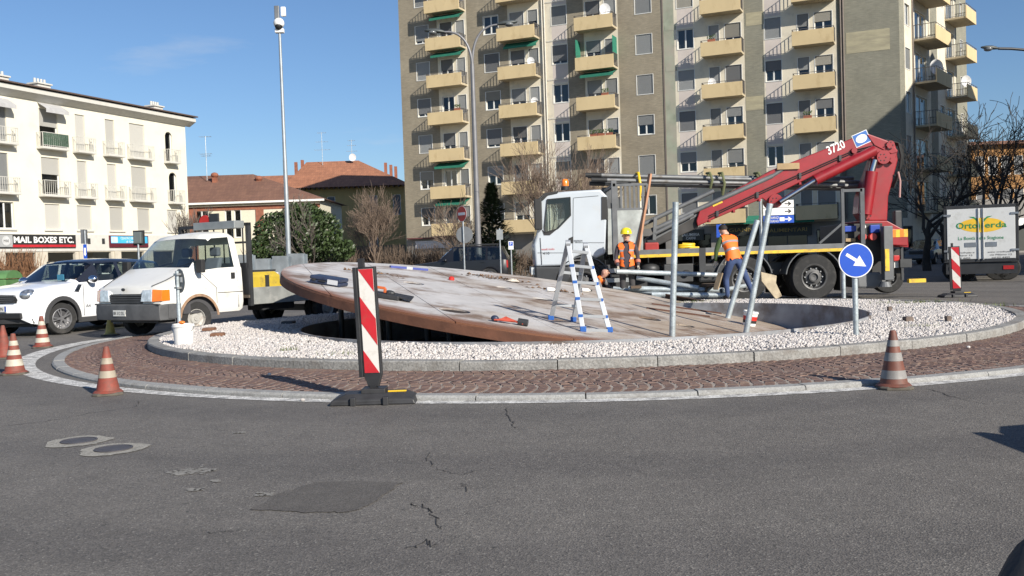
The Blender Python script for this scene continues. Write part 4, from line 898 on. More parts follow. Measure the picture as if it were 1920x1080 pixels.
# ---------------------------------------------------------------- vehicles
M_tyre = mat('tyre',(.022,.022,.022),.85,var=.2,scale=8,dirt=(.07,.065,.06),dscale=5,damt=.3); M_rim = mat('alloy_rim',(.38,.38,.39),.35,.7,var=.15); M_rimd = mat('steel_rim',(.45,.44,.41),.6,.2,var=.2,dirt=(.15,.11,.08),dscale=6,damt=.4)
def wheel(par, p, Rr, w, side, style='alloy', steer=0, dual=False):
    # axle along Y; side=+1: outer face looks to +Y
    y0,y1 = -w/2, w/2; b = MB(); ri = Rr*(.66 if style == 'alloy' else .56)
    b.lathe([(ri,y0),(Rr*.93,y0),(Rr*.985,y0+w*.12),(Rr,y0+w*.3),(Rr,y1-w*.3),(Rr*.985,y1-w*.12),(Rr*.93,y1),(ri,y1),(ri,y0)], n=36, axis='y', capb=False, capt=False)
    t = b.build('wheel', M_tyre, par, smooth=35); t.location = p; t.rotation_euler = (0,0,steer)
    r = MB(); s = side
    if style == 'alloy':
        r.lathe([(ri*1.01,s*w*.48),(ri*.95,s*w*.50),(ri*.9,s*w*.42),(ri*.88,s*w*.0)], n=32, axis='y', capb=False, capt=False)
        for k in range(5):
            for da in (-.16,.16):
                a = 2*PI*k/5+da; a2 = 2*PI*k/5+da*.35; ca,sa = math.cos(a),math.sin(a); r.bar((ri*.15*math.cos(a2),s*w*.40,ri*.15*math.sin(a2)),(ri*.93*ca,s*w*.44,ri*.93*sa),ri*.11,w*.12,up=(0,1,0))
        r.cyl((0,s*w*.2,0),(0,s*w*.45,0),ri*.2,n=14); r.cyl((0,s*w*.02,0),(0,s*w*.05,0),ri*.88,n=24)
        r.build('rim', M_rim, t, smooth=35)
    elif style == 'steel':
        r.lathe([(ri*1.02,s*w*.49),(ri*.95,s*w*.50),(ri*.88,s*w*.30),(ri*.6,s*w*.22),(ri*.5,s*w*.36),(ri*.22,s*w*.38),(ri*.2,s*w*.46),(.005,s*w*.46)], n=28, axis='y', capb=False, capt=False)
        r.build('rim', M_rimd, t, smooth=35)
    else:   # truck
        r.lathe([(ri*1.03,s*w*.5),(ri*1.0,s*w*.53),(ri*.9,s*w*.5),(ri*.84,s*w*.18),(ri*.74,s*w*.12),(ri*.62,s*w*.30),(ri*.42,s*w*.33),(ri*.40,s*w*.50),(ri*.30,s*w*.52),(ri*.29,s*w*.40),(.005,s*w*.38)], n=36, axis='y', capb=False, capt=False)
        r.build('rim', mat('truck_rim',(.085,.085,.085),.5,.3,var=.25,dirt=(.05,.045,.04),dscale=8,damt=.4), t, smooth=35)
        nn = MB()
        for k in range(10): a = 2*PI*k/10; q = (ri*.68*math.cos(a),s*w*.2,ri*.68*math.sin(a)); nn.cyl(q,(q[0],s*w*.38,q[2]),ri*.055,n=6)
        nn.build('wheel_nuts', M_steel, t)
    return t
class Shell:
    """car body: list of stations along x (front to rear); half sections mirrored; panes separated by region"""
    def __init__(s, st, arches=()):
        xs = sorted({round(q[0],4) for q in st}, reverse=True); keys = len(st[0]); T = sorted(st, key=lambda q: -q[0])
        X = [q[0] for q in T][::-1]
        extra = []
        for xc,zc,Ra in arches:
            for k in range(11): extra.append(xc+Ra*math.cos(PI*k/10)*.999)
        allx = sorted(set(list(xs)+[round(e,4) for e in extra if T[-1][0] < e < T[0][0]]), reverse=True)
        s.S = []
        for x in allx:
            v = [float(np.interp(x, X, [q[i] for q in T][::-1])) for i in range(1,keys)]
            z0 = v[0]
            for xc,zc,Ra in arches:
                if abs(x-xc) < Ra: z0 = max(z0, zc+math.sqrt(max(0,Ra*Ra-(x-xc)**2)))
            s.S.append((x,z0,v))
    def half(s, q):
        x,z0,(zs,wm,zm,wb,zb,wg,zg,w5,z5,w6,z6,z7) = q
        zm2 = max(zm, z0+.05); z1 = min(z0+.14, (z0+zm2)/2)
        return [(x,wm-.035 if z0 <= zs+.01 else wm-.004,z0),(x,wm,z1 if z0 <= zs+.01 else z0+.03),(x,wm,zm2),(x,wb,max(zb,zm2+.02)),(x,wg,max(zg,zm2+.03)),(x,w5,z5),(x,w6,z6),(x,w6*.55,z7),(x,0,z7+.012)]
    def parts(s, region, rear=True):
        out = {}
        H = [s.half(q) for q in s.S]
        for i in range(len(H)-1):
            xm = (s.S[i][0]+s.S[i+1][0])/2
            for j in range(8):
                for sd in (1,-1):
                    nm = region(xm,j,sd)
                    if nm is None: continue
                    b = out.setdefault(nm, MB()); f = lambda p: (p[0],p[1]*sd,p[2])
                    b.quad(f(H[i][j]),f(H[i+1][j]),f(H[i+1][j+1]),f(H[i][j+1]))
        s.H = H
        for e,nm in ((0,'body'),(-1,'body'))[:2 if rear else 1]:
            ring = [(p[0],p[1],p[2]) for p in H[e]]+[(p[0],-p[1],p[2]) for p in H[e][-2::-1]]
            out['body'].add(ring,[tuple(range(len(ring)))])
        return out
def weld(b, name, m, par, smooth=35, thick=0, bevel=0):
    me = b.mesh(name, m); bm = bmesh.new(); bm.from_mesh(me); bmesh.ops.remove_doubles(bm, verts=bm.verts, dist=.0008); bmesh.ops.recalc_face_normals(bm, faces=bm.faces); bm.to_mesh(me); bm.free()
    me.polygons.foreach_set('use_smooth',[True]*len(me.polygons)); me.set_sharp_from_angle(angle=R(smooth))
    return link_mesh(name, me, par)
def seats(par, x, y, z, m=None):
    b = MB(); b.box(x-.05,x+.45,y-.24,y+.24,z,z+.16); b.loft([[(x-.12,y-.23,z+.1),(x+.02,y-.23,z+.1),(x+.02,y+.23,z+.1),(x-.12,y+.23,z+.1)],[(x-.3,y-.2,z+.66),(x-.2,y-.2,z+.66),(x-.2,y+.2,z+.66),(x-.3,y+.2,z+.66)]]); b.box(x-.32,x-.22,y-.12,y+.12,z+.69,z+.87)
    return b.build('seat', m or M_seat, par, bevel=.03)
def arch_line(par, xc, zc, Ra, y, wdt, m, name='arch_trim', a0=0, a1=PI, th=.02):
    b = MB(); r0 = []; n = 16
    for s0 in (0,1):
        pass
    for i in range(n+1):
        a = a0+(a1-a0)*i/n; c, s_ = math.cos(a), math.sin(a); sg = 1 if y > 0 else -1
        r0.append([(xc+Ra*c,y,zc+Ra*s_),(xc+(Ra+wdt)*c,y,zc+(Ra+wdt)*s_),(xc+(Ra+wdt)*c,y+sg*th,zc+(Ra+wdt)*s_),(xc+Ra*c,y+sg*th*1.4,zc+Ra*s_)])
    b.loft(r0, True, True); return b.build(name, m, par, smooth=40)

# ---- white flatbed truck (older van cab with dropside bed)
M_twhite = mat('old_white_paint',(.73,.72,.675),.35,var=.05,scale=2,coat=.3,dirt=(.48,.43,.34),dscale=3,damt=.22)
M_bump = mat('grey_bumper',(.085,.087,.09),.6,var=.2,scale=6)
th = R(32); hd = Vector((-math.sin(th),-math.cos(th),0)); rz = math.atan2(hd.y,hd.x)
FLp = gnd(367,630,0); lft = Vector((-hd.y,hd.x,0)); org = FLp-lft*.83
van = thing('flatbed_truck','old white flatbed pickup truck facing left with an open dropside bed beside the tilted disc','truck',(org.x,org.y,0),rz)
#      x     z0   wm   zm    wb   zb    wg   zg    w5   z5    w6   z6   z7
st = [(.86,.50,.80,.70,.80,.86,.79,.90,.72,.93,.6,.95,.96),
      (.80,.50,.93,.72,.92,.92,.90,.95,.84,.975,.7,.99,1.0),
      (.55,.50,.96,.78,.95,1.03,.93,1.06,.87,1.085,.74,1.10,1.11),
      (.22,.42,.97,.85,.95,1.18,.93,1.21,.91,1.235,.87,1.25,1.26),
      (.12,.42,.97,.86,.95,1.20,.93,1.23,.905,1.285,.87,1.30,1.31),
      (.02,.42,.975,.86,.95,1.20,.93,1.23,.89,1.385,.855,1.40,1.41),
      (-.40,.42,.975,.86,.95,1.24,.93,1.265,.81,1.80,.76,1.84,1.86),
      (-.50,.42,.975,.86,.95,1.25,.93,1.275,.785,1.855,.70,1.91,1.95),
      (-.92,.42,.975,.86,.95,1.26,.93,1.285,.775,1.88,.70,1.95,2.00),
      (-1.0,.42,.975,.86,.95,1.26,.93,1.285,.775,1.88,.70,1.95,2.00),
      (-1.10,.46,.955,.86,.93,1.26,.91,1.285,.755,1.85,.68,1.91,1.96)]
def reg(x,j,sd):
    if j == 4 and -.92 < x < -.50: return 'side_window_l' if sd > 0 else 'side_window_r'
    if j == 4 and -.50 < x < .02 : return 'quarter_l' if sd > 0 else 'quarter_r'
    if j >= 6 and -.40 < x < .12: return 'windscreen'
    if j == 5 and -.40 < x < .02: return 'windscreen'
    return 'body'
sh_ = Shell(st, [(0,.33,.43)]); P_ = sh_.parts(reg, rear=False)
# rear wall of the cab with its back window
hr_ = sh_.H[-1]; xr_ = hr_[0][0]; ring = [(p[1],p[2]) for p in hr_]+[(-p[1],p[2]) for p in hr_[-2::-1]]; hole = [(-.62,1.36),(.62,1.36),(.58,1.74),(-.58,1.74)]
bm = bmesh.new(); A_ = [bm.verts.new((xr_,y,z)) for y,z in ring]; H_ = [bm.verts.new((xr_,y,z)) for y,z in hole]; bmesh.ops.triangle_fill(bm, use_beauty=True, use_dissolve=False, edges=[bm.edges.new((L_[i],L_[(i+1)%len(L_)])) for L_ in (A_,H_) for i in range(len(L_))]); bm.verts.index_update(); P_['body'].add([v.co[:] for v in bm.verts],[[v.index for v in f.verts] for f in bm.faces]); bm.free()
MB().add([(xr_,y,z) for y,z in hole],[(0,1,2,3)]).build('rear_window', M_glass, van)
body = weld(P_['body'],'cab',M_twhite,van,58)
for k,nm in (('side_window_l','door_window'),('side_window_r','door_window'),('quarter_l','quarter_window'),('quarter_r','quarter_window'),('windscreen','windscreen')): weld(P_[k],nm,M_glass,van,60)
b = MB(); b.box(-1.06,.30,-.88,.88,.44,.82); b.box(-1.085,-1.05,-.88,.88,.8,1.22); b.box(-.12,.16,-.86,.86,.82,1.18); b.build('cab_floor', M_interior, van)
seats(van,-.64,.42,.82,mat('grey_seat',(.22,.23,.27),.9,var=.15)); seats(van,-.64,-.42,.82,mat('grey_seat',(.22,.23,.27),.9))
b = MB(); b.lathe([(.19,0),(.21,.015),(.19,.03),(.175,.015),(.19,0)],n=20,capb=False,capt=False); sw_ = b.build('steering_wheel', M_black, van); sw_.location = (-.32,.42,1.17); sw_.rotation_euler = (0,R(-50),0)
# bumper, grille, lights
b = MB(); prof = [(.66,-.965),(.86,-.93),(.94,-.62),(.965,0),(.94,.62),(.86,.93),(.66,.965)]
b.loft([[(x-.12,y,.36),(x,y,.36),(x+.015,y,.50),(x,y,.64),(x-.12,y,.66)] for x,y in prof],True,True); bp_ = b.build('bumper', M_bump, van, smooth=40, bevel=.015)
for s_ in (1,-1): MB().box(.42,.70,s_*.965-.012,s_*.965+.012,.38,.65).build('bumper_end', M_bump, van, bevel=.01)
MB().box(.80,.872,-.46,.46,.67,.845).build('grille_recess', M_ink, van)
for i in range(4): z = .69+i*.04; MB().box(.87,.895,-.46,.46,z,z+.018).build('grille_bar', M_bump, van)
MB().box(.84,.89,-.93,.93,.64,.668).build('grille_sill', M_bump, van)
for sy in (1,-1):
    b = MB(); r_ = [(.885,.48*sy),(.86,.78*sy)]
    b.loft([[(.915,.46*sy,.70),(.895,.50*sy,.915),(.78,.50*sy,.915),(.78,.46*sy,.70)],[(.905,.76*sy,.70),(.885,.76*sy,.925),(.76,.76*sy,.925),(.76,.76*sy,.70)]],True,True); b.build('headlight', M_lens, van, bevel=.012)
    b = MB(); b.loft([[(.90,.765*sy,.70),(.88,.765*sy,.925),(.76,.765*sy,.925),(.76,.765*sy,.70)],[(.83,.955*sy,.71),(.81,.955*sy,.915),(.64,.955*sy,.915),(.64,.955*sy,.71)]],True,True); b.build('indicator', M_orange, van, bevel=.008)
    MB().box(-.02,.08,sy*1.0,sy*1.17,1.2,1.45).bar((.0,sy*.93,1.25),(.03,sy*1.02,1.3),.04).build('door_mirror', M_black, van, bevel=.02)
    MB().box(-.89,-.80,sy*.965,sy*.985,1.06,1.18).build('door_handle', M_black, van, bevel=.005)
    # door shut lines
    b = MB(); 
    for p0,p1 in (((-.42,.60),(-.42,.90)),((-.42,.90),(-.08,1.19)),((-.96,.5),(-.96,1.22))): b.bar((p0[0],sy*.977 if p0[1]<1 else sy*.96,p0[1]),(p1[0],sy*.976 if p1[1]<1 else sy*.953,p1[1]),.012,.006)
    b.bar((-1.08,sy*.978,.80),(-.45,sy*.978,.80),.008,.01); b.build('shut_line', M_dark, van)
b = MB(); b.sphere((.93,0,.93),(.01,.06,.03)); em = b.build('badge', M_dark, van)
for sy in (1,-1):
    b = MB(); b.tube([(.84,.70*sy,.985),(.60,.80*sy,1.085),(.25,.84*sy,1.245)],.008,5); b.build('bonnet_gap', M_dark, van)
b = MB().box(.966,.98,-.26,.10,.44,.55); pl = b.build('number_plate', M_plate, van); MY = Matrix.Translation((.982,-.08,.495)) @ Matrix.Rotation(PI/2,4,'Z') @ Matrix.Rotation(PI/2,4,'X'); text('plate_text','BR 312 DL',.06,M_ink,pl,MY,w=.31)
for yy in (-.35,.3): MB().bar((.10,yy,1.285),(-.05,yy+.55,1.40),.025).build('wiper', M_black, van)
arch_line(van,0,.33,.425,.972,.05,mat('rusty_arch_edge',(.30,.19,.12),.8,var=.3,scale=9),'arch_lip',a0=.1,a1=PI-.1,th=.006)
for p,s_,stv in (((0,.80,.33),1,-.16),((0,-.80,.33),-1,-.16)): wheel(van,p,.33,.20,s_,'steel',steer=stv)
for sy in (1,-1):
    wheel(van,(-3.45,sy*.92,.33),.33,.19,sy,'steel'); wheel(van,(-3.45,sy*.70,.33),.33,.19,sy,'steel')
b = MB(); b.box(-4.5,-1.2,-.42,-.30,.48,.64).box(-4.5,-1.2,.30,.42,.48,.64).box(-3.57,-3.33,-.7,.7,.27,.40).box(-2.6,-1.7,.42,.85,.38,.64).box(.35,.72,-.7,.7,.30,.5); b.build('chassis', M_dark, van)
MB().box(-.45,.40,-.70,.70,.40,.55).build('underbody', M_ink, van)
M_bedw = mat('grey_dropside',(.27,.28,.27),.6,.2,var=.2,scale=3,dirt=(.40,.40,.38),dscale=5,damt=.35); M_plank = mat('bed_planks',(.16,.13,.10),.9,var=.2,scale=5)
MB().box(-4.4,-1.2,-1.02,1.02,.66,.74).build('bed_floor', M_plank, van)
for sy in (1,-1): MB().box(-4.38,-1.31,sy*1.02-.015,sy*1.02+.015,.52 if sy > 0 else .742,.86 if sy > 0 else 1.12).build('dropside', M_bedw, van, bevel=.006)
MB().box(-4.43,-4.4,-1.02,1.02,.60,.95).build('tailboard', M_bedw, van)
b = MB()
for y in (-1.0,1.0): b.box(-1.30,-1.22,y-.04,y+.04,.5,2.16)
b.box(-1.30,-1.22,-1.04,1.04,2.1,2.16); b.box(-1.29,-1.24,-1.0,1.0,1.3,1.36); b.box(-1.29,-1.24,-1.0,1.0,1.75,1.79); b.box(-1.30,-1.20,.85,1.03,.72,1.25)
for i in range(7): y = -.85+i*.28; b.box(-1.27,-1.25,y,y+.02,1.36,2.1)
b.build('headboard_frame', M_dark, van); MB().box(-1.24,-1.21,-.96,.96,.75,1.36).build('headboard_panel', M_dark, van)
b = MB(); b.box(-1.21,-.95,-.25,.95,2.05,2.20); tb_ = b.build('roof_tool_box', mat('grey_tin_box',(.30,.32,.32),.5,.4,var=.15), van, bevel=.01)
for sy in (1,-1): MB().box(-3.93,-3.89,sy*.92-.1,sy*.92+.1,.20,.66).build('mudflap', M_black, van)
VM = Matrix.Translation(org) @ Matrix.Rotation(rz,4,'Z')
def on_van(x,y,z): return VM @ Vector((x,y,z))
p = on_van(-1.26,-.25,2.165); t = thing('round_red_sign','small round red sign plate lying on the flatbed truck headboard','sign',p,rz); MB().cyl((-.02,-.0,.04),(.02,-.0,.04),.16,n=24).build('plate', M_red, t); MB().box(-.01,.03,.16,.42,0.0,.22).build('lamp_box', M_dark, t)
p = on_van(-1.88,.62,.745); t = thing('yellow_tool_bag','yellow and black tool bag on the flatbed just behind the cab frame','bag',p,rz)
b = MB(); b.loft([[(-.38,-.2,.0),(.38,-.2,0),(.38,.2,0),(-.38,.2,0)],[(-.38,-.2,.34),(.38,-.2,.34),(.38,.2,.34),(-.38,.2,.34)],[(-.33,-.1,.42),(.33,-.1,.42),(.33,.1,.42),(-.33,.1,.42)]]); b.build('body', mat('bag_yellow',(.50,.36,.03),.7,var=.15,dirt=(.2,.14,.05),dscale=6,damt=.4), t, bevel=.03)
MB().box(-.05,.05,-.21,.215,.0,.35).build('strap', M_black, t); MB().box(-.34,.34,-.12,.12,.425,.46).build('flap', M_black, t, bevel=.01)
p = on_van(-2.45,.72,.745); t = thing('yellow_helmet','yellow safety helmet lying on the flatbed beside the yellow bag','helmet',p,rz)
b = MB(); b.lathe([(.15,0),(.15,.04),(.135,.10),(.10,.15),(.05,.175),(.003,.18)],n=20); b.build('dome', M_yellow, t, smooth=50); MB().lathe([(.15,.0),(.18,.0),(.18,.012),(.15,.02)],n=20).build('brim', M_yellow, t)
p = on_van(-2.5,.3,.745); t = thing('white_tub','white plastic tub with red print standing on the flatbed','bucket',p,rz); MB().lathe([(.12,0),(.15,.36),(.16,.36),(.16,.39),(.14,.39),(.14,.36)],n=20).build('tub', M_white, t, smooth=35); MB().lathe([(.132,.12),(.143,.26)],n=20,capb=False,capt=False).build('print_band', M_red, t)
p = on_van(-2.9,.66,.745); t = thing('brown_sack','small brown sack on the flatbed near the disc edge','sack',p,rz); MB().sphere((0,0,.1),(.28,.2,.12)).build('sack', mat('brown_cloth',(.22,.10,.05),.9,var=.3,scale=8), t, smooth=60)
# galvanised sheets standing along the far side of the bed
M_sheet = mat('galvanised_sheet',(.36,.40,.43),.38,.6,var=.3,scale=2.5)
t = thing('sheet_metal_stack','row of upright galvanised sheet metal panels loaded along the far side of the flatbed','sheet metal',on_van(-2.7,-.75,.745),rz)
for i in range(6):
    x = 1.35-i*.56; MB().box(x-.54,x,-.03-(i%2)*.035,-.01-(i%2)*.035,.002,.70+.05*(i%3)).build('panel', M_sheet, t)
    MB().box(x-.54,x-.50,-.03-(i%2)*.035+.022,.06-(i%2)*.035,.002,.68+.05*(i%3)).build('fold', M_sheet, t)

# ---- white hatchback with black roof
M_mwhite = mat('gloss_white_paint',(.78,.79,.81),.22,var=.02,coat=.6); M_mblack = mat('gloss_black_roof',(.02,.022,.03),.15,coat=.8,var=.1); M_clad = mat('black_cladding',(.05,.05,.052),.6)
th2 = R(22); h2 = Vector((-math.sin(th2),-math.cos(th2),0)); rz2 = math.atan2(h2.y,h2.x); l2 = Vector((-h2.y,h2.x,0))
fl = gnd(113,627); o2 = fl-l2*.78
mini = thing('white_hatchback','white compact car with a black roof waiting behind the flatbed truck','car',(o2.x,o2.y,0),rz2)
st = [(.78,.38,.60,.55,.60,.78,.58,.82,.52,.86,.40,.88,.89),
      (.70,.28,.80,.58,.80,.84,.77,.88,.68,.915,.5,.93,.94),
      (.52,.24,.88,.62,.88,.90,.85,.94,.74,.965,.55,.985,.99),
      (.10,.24,.895,.68,.885,.98,.86,1.01,.76,1.035,.58,1.05,1.06),
      (-.38,.24,.895,.70,.885,1.02,.86,1.045,.77,1.07,.60,1.085,1.095),
      (-.48,.24,.895,.70,.885,1.03,.86,1.06,.77,1.12,.62,1.14,1.15),
      (-.98,.24,.895,.70,.885,1.05,.86,1.08,.70,1.43,.58,1.48,1.50),
      (-1.06,.24,.895,.70,.885,1.05,.86,1.08,.69,1.455,.57,1.515,1.535),
      (-1.62,.24,.895,.70,.885,1.06,.86,1.09,.69,1.48,.57,1.55,1.57),
      (-1.72,.24,.895,.70,.885,1.06,.86,1.09,.69,1.48,.57,1.55,1.57),
      (-2.45,.24,.895,.72,.885,1.08,.86,1.11,.68,1.46,.56,1.53,1.55),
      (-2.60,.24,.895,.72,.885,1.08,.86,1.11,.67,1.45,.55,1.52,1.54),
      (-3.05,.26,.88,.74,.87,1.09,.84,1.12,.64,1.42,.52,1.48,1.50),
      (-3.28,.34,.84,.74,.82,1.06,.79,1.09,.62,1.15,.5,1.18,1.2),
      (-3.34,.40,.78,.74,.76,1.02,.74,1.05,.6,1.08,.5,1.1,1.11)]
def reg(x,j,sd):
    if j == 4 and -1.62 < x < -1.06: return 'front_l' if sd > 0 else 'front_r'
    if j == 4 and -2.45 < x < -1.72: return 'rear_l' if sd > 0 else 'rear_r'
    if j == 4 and -3.05 < x < -2.60: return 'quarter_l' if sd > 0 else 'quarter_r'
    if j >= 6 and -.98 < x < -.38: return 'windscreen'
    if j == 5 and -.98 < x < -.48: return 'windscreen'
    if j >= 5 and x < -3.05 and x > -3.28: return 'rear_screen'
    if j == 4 and x < -.48: return 'roof'
    if j >= 5 and x < -.98: return 'roof'
    if j == 4 and -.98 < x < -.48: return 'roof'
    return 'body'
sh_ = Shell(st,[(0,.33,.40),(-2.595,.33,.40)]); P_ = sh_.parts(reg)
weld(P_['body'],'body',M_mwhite,mini,40); weld(P_['roof'],'roof',M_mblack,mini,50)
for k in P_:
    if k not in ('body','roof'): weld(P_[k], 'windscreen' if k == 'windscreen' else 'rear_screen' if k == 'rear_screen' else 'side_window', M_glass, mini, 60)
b = MB(); b.box(-3.1,.2,-.82,.82,.26,.62); b.box(-.62,-.25,-.82,.82,.62,1.02); b.build('cabin_floor', M_interior, mini)
for y in (.4,-.4): seats(mini,-1.45,y,.55,mat('dark_seat',(.04,.04,.045),.9)); seats(mini,-2.25,y,.55,mat('dark_seat',(.04,.04,.045),.9))
b = MB(); b.lathe([(.17,0),(.19,.015),(.17,.03),(.155,.015),(.17,0)],n=20,capb=False,capt=False); q = b.build('steering_wheel', M_black, mini); q.location = (-.82,.4,.98); q.rotation_euler = (0,R(-65),0)
b = MB()
for yy in (0,): b.loft([[(.79+.0*s_,-.50,.70),(.80,-.54,.78),(.79,-.47,.86),(.74,-.47,.86),(.72,-.5,.70)],[(.80,0,.69),(.81,0,.78),(.80,0,.87),(.74,0,.87),(.72,0,.69)],[(.79,.50,.70),(.80,.54,.78),(.79,.47,.86),(.74,.47,.86),(.72,.5,.70)]],True,True)
g_ = b.build('grille', M_ink, mini, smooth=30)
for i in range(4): z = .72+i*.04; MB().box(.795,.825,-.48,.48,z,z+.012).build('grille_bar', M_chrome, g_)
b = MB(); b.box(.70,.815,-.62,.62,.38,.50); b.build('lower_intake', M_ink, mini, bevel=.02)
MB().loft([[(.62,y,.28),(.80-.18*abs(y),y,.28),(.82-.18*abs(y),y,.37),(.70,y,.37)] for y in (-.80,-.4,0,.4,.80)],True,True).build('chin_spoiler', M_clad, mini, smooth=40)
b = MB().box(.818,.832,-.26,.26,.53,.64); pl = b.build('number_plate', M_plate, mini); MB().box(.8325,.834,.215,.26,.53,.64).build('blue_end', mat('plate_blue',(.02,.08,.40),.4), pl)
text('plate_text','EH 456 MN',.07,M_ink,pl,Matrix.Translation((.834,-.02,.585)) @ Matrix.Rotation(PI/2,4,'Z') @ Matrix.Rotation(PI/2,4,'X'),w=.40)
for sy in (1,-1):
    b = MB(); b.sphere((.615,sy*.655,.85),(.19,.16,.125),20,12); hl = b.build('headlight', M_hlamp, mini, smooth=70); hl.rotation_euler = (0,0,0)
    b = MB(); b.lathe([(.128,-.0),(.142,.0),(.142,.03),(.128,.03)],n=24,axis='x'); 
    MB().cyl((.66,sy*.62,.45),(.74,sy*.62,.45),.06,n=16).build('fog_light', M_lens, mini)
    for xc in (0,-2.595): arch_line(mini,xc,.33,.385,sy*.885,.085,M_clad,'arch_cladding',a0=-.15,a1=PI+.15,th=.022)
    MB().box(-2.2,-.40,sy*.86,sy*.905,.22,.33).build('sill_cladding', M_clad, mini, bevel=.01)
    MB().sphere((-.72,sy*1.0,1.12),(.09,.12,.085),16,10).build('mirror_cap', M_chrome, mini, smooth=70); MB().bar((-.72,sy*.86,1.06),(-.72,sy*.97,1.08),.06).build('mirror_foot', M_black, mini)
    MB().loft([[(-.30,sy*.897,.88),(-.42,sy*.897,.86),(-.52,sy*.895,1.02),(-.42,sy*.893,1.03)],[(-.30,sy*.907,.88),(-.42,sy*.907,.86),(-.52,sy*.905,1.02),(-.42,sy*.903,1.03)]],True,True).build('side_scuttle', M_chrome, mini, bevel=.008)
    b = MB(); b.bar((-.55,sy*.897,.36),(-.55,sy*.897,1.04),.012,.006); b.bar((-1.67,sy*.897,.36),(-1.67,sy*.888,1.06),.012,.006); b.build('shut_line', M_dark, mini)
    MB().box(-1.60,-1.42,sy*.893,sy*.92,.96,.99).build('door_handle', M_chrome, mini, bevel=.006)
    text('badge','A4',.07,M_dark,mini,(Matrix.Translation((-.66,sy*.9,.56)) @ Matrix.Rotation(PI if sy > 0 else 0,4,'Z') @ FRONT),w=.13)
    for xc in (0,-2.595): wheel(mini,(xc,sy*.78,.33),.33,.215,sy,'alloy',steer=(-.2 if xc == 0 else 0))
MB().box(.40,.46,-.05,.05,1.0,1.012).build('bonnet_badge', M_dark, mini)
MB().box(-3.2,.6,-.70,.70,.20,.30).build('underbody', M_ink, mini)
MB().box(-.62,-.60,.12,.30,1.12,1.24).build('windscreen_sticker', mat('blue_sticker',(.15,.5,.75),.5), mini)
MM = Matrix.Translation(o2) @ Matrix.Rotation(rz2,4,'Z')

